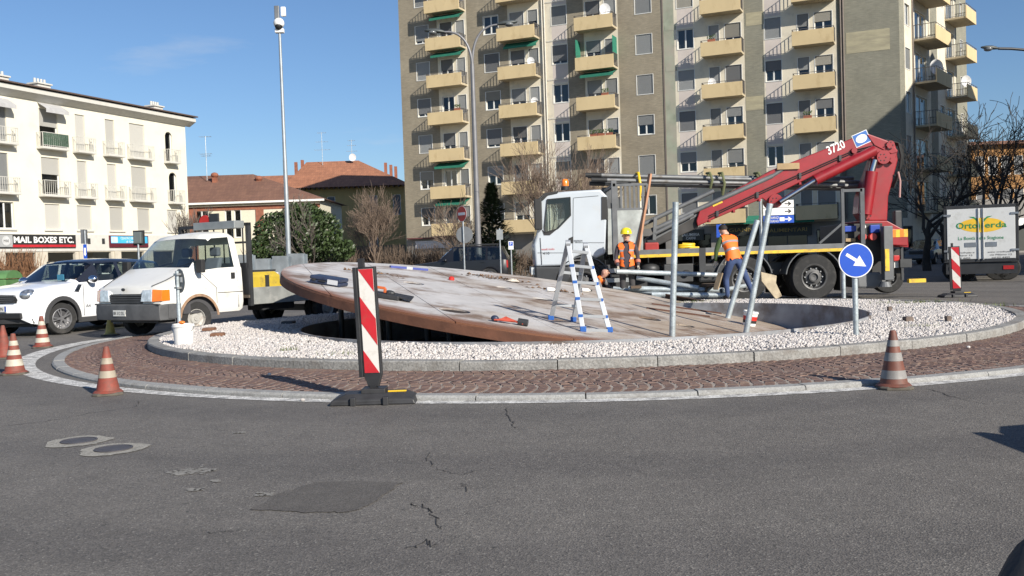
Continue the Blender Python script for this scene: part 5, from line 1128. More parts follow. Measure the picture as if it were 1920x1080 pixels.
# ---- generic estate / off-road car in the distance
def simple_car(name, lab, loc, rz, Lc, Wc, Hc, hood, m, suv=True, far=False, group=None):
    t = thing(name, lab, 'car', loc, rz, group=group); w = Wc/2; zb = Hc*.60; zh = Hc*.57
    st = [(0.0,.40,w*.8,.6,w*.8,zh*.86,w*.78,zh*.88,w*.7,zh*.9,w*.5,zh*.91,zh*.92),
          (-.15,.32,w*.96,.62,w*.95,zh*.92,w*.92,zh*.94,w*.82,zh*.955,w*.6,zh*.965,zh*.97),
          (-hood,.32,w,.68,w*.98,zb,w*.95,zb+.02,w*.85,zb+.03,w*.62,zb+.04,zb+.05),
          (-hood-.1,.32,w,.68,w*.98,zb,w*.95,zb+.02,w*.85,zb+.10,w*.65,zb+.11,zb+.12),
          (-hood-.70,.32,w,.68,w*.98,zb+.01,w*.95,zb+.03,w*.77,Hc*.93,w*.65,Hc*.96,Hc*.97),
          (-hood-.80,.32,w,.68,w*.98,zb+.01,w*.95,zb+.03,w*.76,Hc*.945,w*.65,Hc*.98,Hc*.985),
          (-hood-1.45,.32,w,.68,w*.98,zb+.02,w*.95,zb+.04,w*.76,Hc*.955,w*.65,Hc*.99,Hc),
          (-hood-1.55,.32,w,.68,w*.98,zb+.02,w*.95,zb+.04,w*.76,Hc*.955,w*.65,Hc*.99,Hc),
          (-hood-2.35,.32,w,.68,w*.98,zb+.03,w*.95,zb+.05,w*.75,Hc*.94,w*.64,Hc*.98,Hc*.99),
          (-hood-2.45,.32,w,.68,w*.98,zb+.03,w*.95,zb+.05,w*.75,Hc*.94,w*.64,Hc*.98,Hc*.99),
          (-Lc+.32,.36,w*.98,.70,w*.96,zb+.04,w*.93,zb+.06,w*.73,Hc*.92,w*.62,Hc*.96,Hc*.97),
          (-Lc+.06,.42,w*.94,.70,w*.92,zb+.03,w*.88,zb+.05,w*.70,zb+.12,w*.6,zb+.14,zb+.16),
          (-Lc,.45,w*.88,.70,w*.86,zb-.02,w*.84,zb,w*.68,zb+.02,w*.6,zb+.04,zb+.05)]
    xa = -hood
    def reg(x,j,sd):
        if j == 4 and (-hood-1.45 < x < -hood-.80 or -hood-2.35 < x < -hood-1.55 or (x > -Lc+.32 and x < -hood-2.45)): return 'g%d%d'%(sd,int(-x))
        if j >= 6 and -hood-.70 < x < -hood: return 'windscreen'
        if j == 5 and -hood-.70 < x < -hood-.1: return 'windscreen'
        if j >= 5 and -Lc+.06 < x < -Lc+.32: return 'rear_screen'
        return 'body'
    Rw = .37 if suv else .30; x1, x2 = -.85, -Lc+.85
    P_ = Shell(st,[(x1,Rw,Rw+.07),(x2,Rw,Rw+.07)]).parts(reg); weld(P_['body'],'body',m,t,40)
    for k in P_:
        if k != 'body': weld(P_[k], k if k in ('windscreen','rear_screen') else 'side_window', M_glass, t, 60)
    MB().box(-Lc+.2,-.5,-w*.9,w*.9,.34,zb-.15).build('cabin_floor', M_interior, t)
    for sx in (-hood-1.25,-hood-2.2):
        for y in (-.38,.38): seats(t,sx,y,zb-.42,mat('dark_seat',(.04,.04,.045),.9))
    for sy in (1,-1):
        MB().sphere((-.12,sy*w*.70,zh*.80),(.12,.16,.09),14,8).build('headlight', M_lens, t, smooth=60); MB().box(-Lc-.01,-Lc+.12,sy*w*.74,sy*w*.92,zb-.35,zb+.0).build('tail_light', mat('tail_lamp_red',(.45,.02,.02),.3,coat=.5), t, bevel=.01)
        MB().sphere((-hood-.45,sy*(w+.12),zb+.08),(.09,.12,.09),12,8).build('door_mirror', m, t, smooth=60)
        for x in (x1,x2): wheel(t,(x,sy*(w-.12),Rw),Rw,.22,sy,'alloy')
        if suv: MB().bar((-hood-.9,sy*w*.60,Hc+.05),(-Lc+.5,sy*w*.60,Hc+.05),.035).bar((-hood-.9,sy*w*.6,Hc-.03),(-hood-.9,sy*w*.6,Hc+.05),.04).bar((-Lc+.5,sy*w*.6,Hc-.05),(-Lc+.5,sy*w*.6,Hc+.05),.04).build('roof_rail', M_dark, t)
        MB().box(-hood-1.45,-hood-1.28,sy*w*.985,sy*(w*.985+.03),zb-.1,zb-.07).box(-hood-2.3,-hood-2.13,sy*w*.985,sy*(w*.985+.03),zb-.08,zb-.05).build('door_handles', m, t)
    MB().box(-.06,.03,-w*.55,w*.55,.62,.80).build('grille', M_ink, t, bevel=.01); MB().box(-.10,.06,-w*.85,w*.85,.36,.56).build('bumper', m, t, bevel=.03)
    MB().box(-Lc+.1,-.1,-w*.8,w*.8,.28,.36).build('underbody', M_ink, t)
    return t
M_suv = mat('black_car_paint',(.010,.011,.015),.35,coat=.25,var=.1)
p = at(776,520,47); simple_car('black_off_road_car','black off-road car with roof rails driving left behind the tilted disc',(p.x,47,0),PI-.12,4.75,1.88,1.86,1.35,M_suv)
p = at(1762,480,58); simple_car('parked_car','small dark blue parked car in the shade behind the crane truck',(p.x-2.2,56,0),R(-128),3.9,1.68,1.48,1.0,mat('blue_grey_paint',(.07,.10,.14),.25,coat=.6),suv=False)
p = at(40,520,44); simple_car('white_small_van','small white van parked behind the white hatchback by the arcade',(at(38,520,36).x,36,0),PI-.15,4.1,1.75,1.60,.6,mat('van_white',(.62,.62,.58),.4),suv=True)
# the car just outside the picture whose nose throws the shade on the road at the right
simple_car('dark_car','dark car standing just outside the right edge of the picture',(4.08,4.98,0),PI,4.2,1.75,1.3,1.1,M_suv,suv=False)

# ---------------------------------------------------------------- crane truck
TY = 22.9; T0 = Vector((at(1300,540,TY).x, TY, 0.03))
def TP(px, py, y=0.0):                      # picture point to truck coordinates at depth y behind the near side
    p = at(px,py,TY+y); return Vector((p.x-T0.x, y, p.z-T0.z))
tr = thing('crane_truck','white cab crane truck with a red folded loader crane and steel tubes on its rack','truck',T0)
M_cab = mat('pale_blue_white_paint',(.45,.49,.53),.3,coat=.4,var=.04,scale=1.5,dirt=(.45,.46,.46),dscale=2,damt=.2); M_cred = mat('crane_red',(.27,.012,.018),.38,coat=.25,var=.14,scale=3,dirt=(.22,.03,.03),dscale=4,damt=.4); M_bstrp = mat('yellow_stripe',(.72,.46,.03),.5,var=.1,dirt=(.25,.18,.06),dscale=8,damt=.4)
M_grey = mat('grey_frame_paint',(.13,.135,.14),.55,.2,var=.2,scale=4); M_gsheet = mat('headboard_sheet',(.40,.42,.40),.5,.5,var=.3,scale=3,dirt=(.26,.26,.24),dscale=2,damt=.5); M_ram = mat('steel_rod',(.55,.56,.58),.2,1.0); M_hose = mat('hydraulic_hose',(.025,.025,.025),.6)
xz = lambda pts, y=0.0: [(TP(px,py,y).x, TP(px,py,y).z) for px,py in pts]
def px_prism(b, pts, y0, y1, m=0, yref=None):
    P2 = xz(pts, y0 if yref is None else yref); return b.prism(P2, lambda a,c,t: (a,t,c), y0, y1, m)
# cab : side panels with window opening, roof, front, rear
Wt = 2.45
side = [(1004,500),(1001,458),(1006,440),(1014,374),(1030,362),(1060,359),(1126,355),(1139,368),(1135,476),(1118,484),(1094,476),(1078,482),(1068,498)]
win = [(1026,374),(1069,370),(1070,404),(1047,428),(1022,436),(1021,425)]
def holed(pts, hole, y, m, flip=False):
    a = [(p[0],y,p[1]) for p in xz(pts)]; h = [(p[0],y,p[1]) for p in xz(hole)]; bm = bmesh.new(); A = [bm.verts.new(p) for p in a]; H = [bm.verts.new(p) for p in h]; ed = [bm.edges.new((A[i],A[(i+1)%len(A)])) for i in range(len(A))]+[bm.edges.new((H[i],H[(i+1)%len(H)])) for i in range(len(H))]
    bmesh.ops.triangle_fill(bm, use_beauty=True, use_dissolve=False, edges=ed); bm.verts.index_update(); r = MB(); r.add([v.co[:] for v in bm.verts],[[v.index for v in f.verts] for f in bm.faces],m); bm.free(); return r
b = MB(); S2 = xz(side)
for y in (0.0, Wt):
    q = holed(side,win,y,0); b.add(q.v,q.f)
ins = .05
for i in range(len(S2)):           # skin round the edge, front and roof rounded by a bevelled strip; windscreen opening left between points 2 and 3
    if i == 2: continue
    p, q = S2[i], S2[(i+1)%len(S2)]; b.quad((p[0],0,p[1]),(q[0],0,q[1]),(q[0],Wt,q[1]),(p[0],Wt,p[1]))
cabo = weld(b,'cab',M_cab,tr,28); bv = cabo.modifiers.new('bevel','BEVEL'); bv.width = .05; bv.segments = 3; bv.angle_limit = R(50)
p,q = S2[2],S2[3]; MB().quad((p[0]-.0,.08,p[1]),(q[0],.08,q[1]),(q[0],Wt-.08,q[1]),(p[0],Wt-.08,p[1])).build('windscreen', M_glass, tr)
for y in (-.002+.02,Wt-.02): 
    h = xz(win); MB().add([(a,y,c) for a,c in h],[tuple(range(len(h)))]).build('door_window', M_glass, tr)
b = MB(); h = xz(win); n = len(h); cx = sum(a for a,c in h)/n; cz = sum(c for a,c in h)/n
for i in range(n): a,c = h[i]; a2,c2 = h[(i+1)%n]; b.bar((a,-.004,c),(a2,-.004,c2),.05,.02)
b.build('window_seal', M_ink, tr)
px_prism(MB(), [(1016,430),(1022,436),(1047,428),(1031,441),(1020,441)], -.012,.0).build('mirror_recess', M_ink, tr)
b = MB(); a = TP(1014,398); b.box(a.x-.16,a.x+.02,-.26,-.02,a.z-.42,a.z+.30); b.bar((a.x-.05,-.15,a.z+.28),(a.x+.1,.02,a.z+.42),.05); b.build('door_mirror', M_ink, tr, bevel=.04)
px_prism(MB(), [(1012,374),(1020,362),(1048,358),(1046,362),(1028,366),(1018,376)], -.03, Wt+.03).build('sun_visor', M_ink, tr, bevel=.01)
b = MB(); a = TP(1075,371); c = TP(1074,474); b.bar((a.x,-.003,a.z),(c.x,-.003,c.z),.014,.008); a = TP(1076,371); c = TP(1122,367); b.bar((a.x,-.003,a.z),(c.x,-.003,c.z),.012,.008); a = TP(1008,474); c = TP(1062,474); b.bar((a.x,-.003,a.z),(c.x,-.003,c.z),.014,.008); a = TP(1013,446); c = TP(1016,496); b.bar((a.x,-.003,a.z),(c.x,-.003,c.z),.03,.012); a = TP(1078,455); c = TP(1133,455); b.bar((a.x,-.003,a.z),(c.x,-.003,c.z),.012,.008); b.build('shut_lines', M_dark, tr)
px_prism(MB(), [(1066,447),(1075,443),(1075,456),(1066,456)], -.012,-.001).build('door_grip', M_ink, tr, bevel=.01)
px_prism(MB(), [(1128,369),(1138,369),(1140,410),(1128,412)], -.02,.1).build('cab_intake', M_ink, tr)
a = TP(1027,467); text('lettering','renault trucks',.05,mat('red_letters',(.5,.03,.03),.5),tr,Matrix.Translation((a.x,-.004,a.z)) @ FRONT,w=.32); a = TP(1024,475); text('lettering','410',.06,M_ink,tr,Matrix.Translation((a.x,-.004,a.z)) @ FRONT,w=.16); a = TP(1084,452); text('lettering','PREMIUM',.05,M_ink,tr,Matrix.Translation((a.x,-.004,a.z)) @ FRONT,w=.2)
a = TP(1058,356,.9); c = MB().cyl((a.x,.5,a.z-.03),(a.x,.5,a.z+.06),.10,n=16).build('beacon_base', M_ink, tr); MB().lathe([(.09,0),(.09,.12),(.06,.17),(.003,.18)],c=(a.x,.5,a.z+.06),n=16).build('beacon', M_orange, c, smooth=50)
b = MB(); b.box(*( (TP(1000,0).x, TP(1130,0).x) ),.1,Wt-.1,.75,1.0); b.build('cab_floor', M_interior, tr)
for y in (.55,1.9): s_ = seats(tr,0,y,0); s_.location = (TP(1072,0).x,0,1.15); s_.rotation_euler = (0,0,PI); s_.location.y = 2*y
b = MB(); a = TP(1031,425); b.box(TP(1008,0).x,TP(1030,0).x,.1,Wt-.1,1.0,1.78); b.build('dashboard', M_interior, tr)
# front bumper, step
px_prism(MB(), [(1003,500),(1070,500),(1070,520),(1060,540),(1006,540)], .0, Wt).build('front_bumper', M_dark, tr, bevel=.04); a = TP(1012,505); MB().box(a.x-.2,a.x-.12,.1,.45,a.z-.12,a.z+.05).box(a.x-.2,a.x-.12,Wt-.45,Wt-.1,a.z-.12,a.z+.05).build('headlights', M_lens, tr)
px_prism(MB(), [(1132,520),(1380,512),(1380,540),(1132,545)], .55, .62).build('chassis_rail', M_dark, tr); MB().box(TP(1070,0).x,TP(1690,0).x,.55,.80,.62,.92).box(TP(1070,0).x,TP(1690,0).x,1.65,1.9,.62,.92).build('chassis', M_dark, tr)
px_prism(MB(), [(1245,496),(1300,494),(1300,528),(1245,530)], .1,.7).build('battery_box', mat('dark_plastic_box',(.05,.052,.055),.6,var=.2), tr, bevel=.02); px_prism(MB(), [(1310,494),(1365,492),(1365,528),(1310,530)], .1,.75).build('fuel_tank', M_dark, tr, bevel=.06)
for px in (1268,1288,1330): a = TP(px,512); MB().cyl((a.x,.09,a.z),(a.x,.02,a.z),.08,n=14).build('cap', M_black, tr, smooth=40)
for py in (508,526): a = TP(1132,py); c = TP(1190,py); MB().box(a.x,c.x,.0,.05,a.z-.05,a.z+.05).build('side_step', M_galv, tr)
b = MB(); a = TP(1222,505); b.sphere((a.x,.3,a.z),(.24,.2,.16)); b.build('air_tank', M_dark, tr, smooth=60)
# wheels
def twheel(px, y, s_): a = TP(px,520,0); return wheel(tr,(a.x,y,.55),.55,.32,s_,'truck')
for px in (1095,1396,1527):
    twheel(px,.17,-1); twheel(px,Wt-.17,1)
    if px > 1200: twheel(px,.54,-1); twheel(px,Wt-.54,1)
    a = TP(px,520); b = MB(); prof = [(.66*math.cos(t),.66*math.sin(t)) for t in [PI*(.06+.9*i/14) for i in range(15)]]
    b.loft([[(a.x+c,.0,.55+d),(a.x+c,.5,.55+d),(a.x+c*1.04,.5,.55+d*1.04),(a.x+c*1.04,.0,.55+d*1.04)] for c,d in prof],True,True); b.build('mudguard', mat('grey_mudguard',(.09,.095,.10),.5,var=.1), tr, smooth=40)
    b = MB(); b.box(a.x+.62,a.x+.66,.02,.5,.2,.75); b.build('mudflap', M_black, tr)
a = TP(1668,540,1.9); wheel(tr,(a.x,Wt-.35,.42),.42,.3,-1,'truck')
# bed
zb0 = TP(1350,462).z; x0 = TP(1140,0).x; x1 = TP(1573,0).x; zt = 1.30
MB().box(x0,x1,.03,Wt-.03,zt-.09,zt).build('bed_floor', mat('bed_deck',(.12,.10,.08),.85,var=.25,scale=4), tr)
for xa,xb in ((x0,TP(1298,0).x),(TP(1310,0).x,x1)): MB().box(xa,xb,-.02,.03,zt-.16,zt+.03).build('side_rail', M_grey, tr, bevel=.008); MB().box(xa+.005,xb-.005,-.024,-.0205,zt-.155,zt-.085).build('yellow_stripe', M_bstrp, tr)
MB().box(TP(1298,0).x,TP(1310,0).x,-.02,.03,zt-.6,zt+.03).build('stake_pocket', M_dark, tr)
# headboard : sheet and upright bars
xh = TP(1141,0).x; zs0 = zt+.03; zs1 = TP(1160,392).z; ztop = TP(1160,346).z
for ya in (0,Wt-.09): MB().box(xh-.06,xh+.06,ya,ya+.09,zt-.2,ztop+.1).build('headboard_post', M_grey, tr)
px_prism(MB(), [(1140,391),(1205,394),(1206,473),(1140,477)], .03,.07).build('headboard_sheet', M_gsheet, tr); MB().box(xh-.02,xh+.02,.09,Wt-.09,zt,zs1).build('headboard_sheet', M_gsheet, tr)
b = MB()
for i in range(8): x = TP(1146+i*8.3,0).x; b.box(x-.025,x+.025,.03,.07,zs1-.02,ztop)
for i in range(9): y = .2+i*.25; b.box(xh-.02,xh+.02,y-.025,y+.025,zs1,ztop)
xr = TP(1204,0).x
b.box(xh,xr,.025,.075,ztop-.04,ztop+.02).box(xh,xr,.025,.075,zs1-.03,zs1+.02).box(xh-.03,xh+.03,0,Wt,ztop-.04,ztop+.03); b.build('headboard_bars', M_grey, tr)
# rear frame
b = MB(); xf = TP(1573,0).x; zf = TP(1573,354).z
for y in (.06,): b.box(xf-.035,xf+.035,y-.035,y+.035,zt,zf)
x2 = TP(1610,0).x; b.box(xf,x2,.02,.10,zf-.08,zf-.01); b.box(x2-.05,x2+.05,.02,.1,zt,zf); b.bar((TP(1538,459).x,.06,zt+.05),(xf,.06,TP(1573,418).z),.05); b.build('rear_frame', mat('grey_stanchion',(.085,.09,.098),.5,.4,var=.2), tr);
# crane
xz1 = 1.0
b = MB(); px_prism(b,[(1609,400),(1612,368),(1640,290),(1655,262),(1680,272),(1684,300),(1666,368),(1664,414),(1618,414)],xz1,xz1+.42); crn = b.build('crane_column', M_cred, tr, bevel=.03)
b = MB(); px_prism(b,[(1308,424),(1306,414),(1313,391),(1450,318),(1612,254),(1626,250),(1668,265),(1684,282),(1680,296),(1650,303),(1618,291),(1540,322),(1450,367),(1446,385),(1430,372)],xz1-.06,xz1-.02); px_prism(b,[(1308,424),(1306,414),(1313,391),(1450,318),(1612,254),(1626,250),(1668,265),(1684,282),(1680,296),(1650,303),(1618,291),(1540,322),(1450,367),(1430,372)],xz1+.0,xz1+.40); b.build('main_boom', M_cred, tr, bevel=.025)
px_prism(MB(), [(1626,252),(1670,268),(1683,285),(1672,288),(1640,272)], xz1-.085,xz1-.0605).build('knuckle_plate', M_cred, tr, bevel=.005)
for px,py,r in ((1655,295,.17),(1668,272,.10),(1453,377,.17),(1600,283,.07),(1626,405,.09),(1672,300,.08)): a = TP(px,py,xz1-.06); MB().cyl((a.x,xz1-.14,a.z),(a.x,xz1+.45,a.z),r,n=20).build('pin_boss', M_cred, tr, smooth=40)
def cyl_part(name, p0, p1, r, m, y): a = TP(*p0,y); c = TP(*p1,y); return MB().cyl(a,c,r,n=20).build(name, m, tr, smooth=40)
cyl_part('lift_cylinder',(1622,402),(1634,322),.155,M_cred,xz1-.25); cyl_part('lift_rod',(1634,322),(1640,300),.085,M_ram,xz1-.25)
cyl_part('boom_cylinder',(1528,338),(1640,282),.13,M_cred,xz1-.26); cyl_part('boom_rod',(1462,379),(1528,338),.06,M_ram,xz1-.26)
px_prism(MB(), [(1207,462),(1210,448),(1308,392),(1312,420),(1308,428),(1230,462)], xz1+.05,xz1+.32).build('extension_boom', mat('black_extension',(.045,.042,.04),.5,.2,var=.3,scale=3), tr, bevel=.02)
px_prism(MB(), [(1214,452),(1308,400),(1309,404),(1216,456)], xz1+.02,xz1+.048).build('extension_rail', M_grey, tr)
for p0,p1,r,y in (((1207,420),(1338,358),.055,xz1+.05),((1222,432),(1448,330),.06,xz1-.04),((1448,330),(1470,316),.05,xz1-.04),((1228,438),(1300,402),.05,xz1-.1)): cyl_part('hydraulic_tube',p0,p1,r,M_grey,y)
a = TP(1226,450,xz1-.1); MB().bar((a.x,xz1-.1,a.z-.1),(a.x+.05,xz1-.1,a.z+.55),.08).build('extension_bracket', M_grey, tr)
a = TP(1472,310,xz1-.1); MB().box(a.x-.2,a.x+.35,xz1-.12,xz1-.062,a.z-.1,a.z+.05).build('boom_plate', mat('tan_plate',(.35,.24,.12),.6,var=.2), tr)
sg = (TP(1450,331,xz1-.06)-TP(1612,259,xz1-.06)); ang = math.atan2(-sg.z,-sg.x)
def onboom(px,py,o=.004): a = TP(px,py,xz1-.06); return Matrix.Translation((a.x,xz1-.06-o,a.z)) @ Matrix.Rotation(-ang,4,'Y') @ FRONT
text('lettering','3720',.22,M_swhite,tr,onboom(1567,276),w=.46,bold=.02)
a = TP(1615,261,xz1-.06); Mb_ = onboom(1615,260,.004); b = MB(); b.add([Mb_ @ Vector(p) for p in ((-.20,-.16,0),(.20,-.16,0),(.20,.16,0),(-.20,.16,0))],[(0,1,2,3)]); pb = b.build('emblem_panel', M_swhite, tr); b = MB(); b.add([Mb_ @ Vector(p) for p in ((-.185,-.145,.003),(.185,-.145,.003),(.185,.145,.003),(-.185,.145,.003))],[(0,1,2,3)]); b.build('emblem_field', mat('emblem_blue',(.03,.13,.42),.4), pb); b = MB(); b.add([Mb_ @ Vector((.145*math.cos(2*PI*i/24),.10*math.sin(2*PI*i/24),.006)) for i in range(24)],[tuple(range(24))]); b.build('emblem_oval', M_swhite, pb)
b = MB(); Mb_ = onboom(1345,381,.004); b.add([Mb_ @ Vector(p) for p in ((-.13,-.04,0),(.13,-.04,0),(.13,.04,0),(-.13,.04,0))],[(0,1,2,3)]); b.build('yellow_sticker', M_bstrp, tr)
# lugs, pipes and grease marks along the boom
for px,py in ((1330,414),(1376,396),(1424,375),(1500,344),(1530,330),(1565,313)): a = TP(px,py,xz1-.06); MB().box(a.x-.03,a.x+.03,xz1-.085,xz1+.1,a.z-.035,a.z+.03).build('boom_lug', M_cred, tr, bevel=.008)
b = MB()
for o in (0,.05): b.tube([TP(1330,408,xz1-.09)+Vector((0,0,o)),TP(1450,352,xz1-.09)+Vector((0,0,o)),TP(1530,317,xz1-.09)+Vector((0,0,o)),TP(1600,286,xz1-.09)+Vector((0,0,o)),TP(1640,276,xz1-.09)+Vector((0,0,o))],.014,6)
b.build('boom_pipe', M_hose, tr, smooth=60)
for px,py in ((1345,402),(1420,367),(1500,331),(1575,298)): a = TP(px,py,xz1-.09); MB().box(a.x-.03,a.x+.03,xz1-.11,xz1-.06,a.z-.05,a.z+.09).build('pipe_clip', M_dark, tr)
b = MB()
for px,py in ((1655,295),(1668,272),(1453,377),(1626,405)):
    a = TP(px,py,xz1-.14)
    for k in range(6): b.cyl((a.x+.085*math.cos(k*PI/3),xz1-.155,a.z+.085*math.sin(k*PI/3)),(a.x+.085*math.cos(k*PI/3),xz1-.138,a.z+.085*math.sin(k*PI/3)),.014,n=6)
b.build('pin_bolts', M_dark, tr, kind='stuff')
# hoses at the knuckle
b = MB()
for i in range(5):
    o = i*3; pts = [TP(1660-i*3,262+i*2,xz1+.1+i*.05),TP(1684+o*.5,268+o*.4,xz1+.1+i*.06),TP(1689+o*.4,292+o,xz1+.1+i*.06),TP(1686-o*.2,325,xz1+.1+i*.06),TP(1676-o*.6,352,xz1+.12+i*.05)]; b.tube(pts,.022,6)
b.build('hoses', M_hose, tr, smooth=60); MB().tube([TP(1684,322,xz1-.1),TP(1688,340,xz1-.1),TP(1687,370,xz1-.1)],.022,6).build('loose_strap', mat('pink_strap',(.5,.3,.28),.8), tr)
# crane base and rear end
px_prism(MB(), [(1612,414),(1664,414),(1690,428),(1702,432),(1704,464),(1668,462),(1640,440),(1618,430)], xz1-.5,xz1+.7).build('crane_base', M_cred, tr, bevel=.02)
px_prism(MB(), [(1664,428),(1703,431),(1703,461),(1664,459)], .05,Wt-.05).build('outrigger_beam', M_cred, tr, bevel=.02)
a = TP(1672,429,.05); c = TP(1702,444,.05); b = MB()
for i in range(4): 
    x = a.x+(c.x-a.x)*i/4; b.box(x,x+(c.x-a.x)/4,.040,.046,c.z,a.z-.02,i%2)
b.build('warning_stripes',[M_orange,M_bstrp],tr)
px_prism(MB(), [(1582,420),(1655,418),(1655,490),(1582,492)], .3,2.1).build('valve_block', M_ink, tr, bevel=.02)
for pts in ([(1584,424),(1606,423),(1606,434),(1584,435)],[(1632,422),(1650,421),(1650,436),(1632,437)]): px_prism(MB(), pts, .22,.32).build('blue_valve_box', mat('valve_blue',(.02,.06,.35),.4), tr, bevel=.015)
for px in (1617.5,1636.5): a = TP(px,444,.2); MB().cyl((a.x,.16,a.z),(a.x,.3,a.z),.085,n=20).build('red_gas_cap', mat('cap_red',(.50,.06,.05),.45), tr, smooth=40)
a = TP(1620,425,.2); MB().cyl((a.x,.2,a.z),(a.x,.3,a.z),.05,n=14).build('gauge', M_white, tr); px_prism(MB(), [(1586,447),(1604,447),(1604,453),(1586,453)], .24,.3).build('tan_label', mat('tan_plate',(.35,.24,.12),.6), tr)
b = MB(); a = TP(1660,424,.1); c = TP(1660,525,.1); b.box(a.x-.11,a.x+.11,-.08,.14,c.z,a.z); leg = b.build('outrigger_leg', M_grey, tr, bevel=.015); a = TP(1657,467,.1); c = TP(1657,508,.1); MB().box(a.x-.045,a.x+.055,-.095,-.082,c.z,a.z).build('yellow_mark', M_bstrp, leg); a = TP(1657,528,.1); MB().cyl((a.x,.03,a.z-.12),(a.x,.03,a.z),.16,.1,n=16).build('foot', M_grey, leg)
px_prism(MB(), [(1606,512),(1650,510),(1664,520),(1660,534),(1640,541),(1608,540)], .3,2.0).build('rear_tank', mat('grey_tank',(.16,.165,.17),.5,var=.2), tr, bevel=.05)
a = TP(1680,484,.4); MB().box(a.x-.10,a.x+.10,.30,.5,a.z-.07,a.z+.07).build('tail_light', mat('tail_lamp_red',(.45,.02,.02),.3,coat=.5), tr, bevel=.02); a = TP(1680,495,.4); MB().box(a.x-.06,a.x+.06,.36,.38,a.z-.09,a.z+.08).build('rear_marker', M_plate, tr)
b = MB(); a = TP(1690,462,.3); c = TP(1692,525,.3); b.bar((a.x,.3,a.z),(c.x,.3,c.z),.06); b.bar((a.x-.2,.35,a.z),(a.x-.2,.35,c.z),.05); a2 = TP(1700,470,.3); b.box(a.x-.05,a2.x+.1,.25,.8,a2.z-.4,a2.z-.2); b.build('rear_linkage', M_dark, tr); a = TP(1692,524,.3); c = TP(1723,524,.3); MB().box(a.x,c.x,-.1,.02,a.z-.07,a.z+.02).build('yellow_foot_bar', M_bstrp, tr)
a = TP(1694,410,.9); MB().box(a.x-.09,a.x+.09,1.2,1.4,a.z-.4,a.z+.22).build('control_stand', M_dark, tr, bevel=.03); MB().box(TP(1600,0).x,TP(1695,0).x,.5,1.9,.55,1.15).build('rear_chassis', M_ink, tr)
# things carried on the bed
M_tubew = mat('weathered_tube',(.22,.225,.225),.5,.5,var=.3,scale=3,dirt=(.12,.10,.08),dscale=3,damt=.3)
labs = ['uppermost','second','third','lowest','back']
tubs = [((1099,328),(1618,342),.052,1.62),((1110,337),(1622,349),.052,1.52),((1106,344),(1622,355),.052,1.72),((1103,330),(1600,335),.052,1.92),((1112,338),(1610,343),.052,2.02)]
lt = ['long steel tube on the truck rack, topmost of the near row','long steel tube on the truck rack, middle one of the near row','long steel tube on the truck rack, lowest of the near row','long steel tube on the truck rack, upper one at the back','long steel tube on the truck rack, lower one at the back']
for (p0,p1,r,y),lab in zip(tubs,lt):
    a = at(*p0,TY+y); c = at(*p1,TY+y); t = thing('steel_tube',lab,'tube',a,group='steel tubes on the truck rack'); d = c-a; b = MB()
    b.lathe([(r*.88,0),(r,0)],n=3) if False else None
    b.cyl((0,0,0),d,r,n=14,caps=False); b.cyl((0,0,0),d,r*.86,n=14,caps=False); b.build('pipe', M_tubew, t, smooth=60); MB().cyl(d*-.002,d*.055,r+.006,n=14).build('dark_tip', M_ink, t, smooth=60)
for px,lab,m,yy in ((1197,'yellow lashing strap hanging from the steel tubes',M_yellow,1.50),(1331,'olive lashing strap round the steel tubes left of the boom',mat('olive_strap',(.12,.13,.06),.9),1.50),(1354,'olive lashing strap hanging straight down from the tubes',mat('olive_strap',(.12,.13,.06),.9),1.50),(1422,'short olive strap on the tubes right behind the boom',mat('olive_strap',(.12,.13,.06),.9),1.50)):
    a = at(px,324,TY+yy-.07); c = at(px+1,{1197:378,1331:352,1354:365,1422:338}[px],TY+yy-.07); t = MB().tube([a+Vector((0,.4,.02)),a,(a+c)/2+Vector((.05,-.03,0)),c,c+Vector((.06,.25,.05)),a+Vector((.05,.45,0))],.035,6).build('lashing_strap',m,smooth=60); tag(t,lab,'strap','straps on the steel tubes')
a = at(1219,326,TY+.1); c = at(1196,470,TY-.06); t = MB().bar(a,c,.11,.05).build('wooden_plank', mat('pale_timber',(.42,.22,.13),.8,var=.15,stretch=(6,6,.6))); tag(t,'long pinkish timber plank leaning on the truck bed behind the helmeted worker','plank')
a = at(1222,468,TY+.25); a.z = T0.z+zt; t = thing('red_canister','red canister standing on the truck bed beside the plank','canister',a); MB().box(-.18,.16,-.1,.1,.002,.2).build('body', mat('dull_red',(.30,.025,.02),.5,var=.2), t, bevel=.03); MB().box(-.1,.1,-.03,.03,.2,.26).build('handle', M_dark, t)
a = at(1288,466,TY+.15); a.z = T0.z+zt; t = thing('yellow_hose_coil','yellow coiled hose lying on the edge of the truck bed','hose',a)
b = MB(); b.tube([(.2*math.cos(k*.5),.10*math.sin(k*.5)+.1,.03+.004*k) for k in range(30)],.025,6); b.build('coil', M_yellow, t, smooth=60); MB().box(.05,.3,.0,.1,.0,.07).build('connector', M_yellow, t, bevel=.02)
# ---- delivery truck seen from behind
px0, px1 = 1772, 1908; OY = 30.6; o0 = at(px0,500,OY); o1 = at(px1,500,OY); W_ = o1.x-o0.x
dt = thing('delivery_truck','white box delivery truck with green and yellow lettering seen from behind in the shade','truck',((o0.x+o1.x)/2,OY,0),-.44); hw = W_/2*.93
zT = at(1840,384,OY).z; zB = at(1840,487,OY).z
M_box = mat('white_box_panel',(.62,.63,.62),.4,var=.05,scale=2,dirt=(.4,.4,.38),dscale=2,damt=.25)
MB().box(-hw+.03,hw-.03,.03,4.6,zB,zT-.03).build('cargo_box', M_box, dt); b = MB()
b.box(-hw,-hw+.09,0,.08,zB-.05,zT).box(hw-.09,hw,0,.08,zB-.05,zT).box(-hw,hw,0,.08,zT-.10,zT).box(-hw,hw,0,.08,zB-.08,zB+.02); b.build('rear_frame', M_dark, dt, bevel=.01)
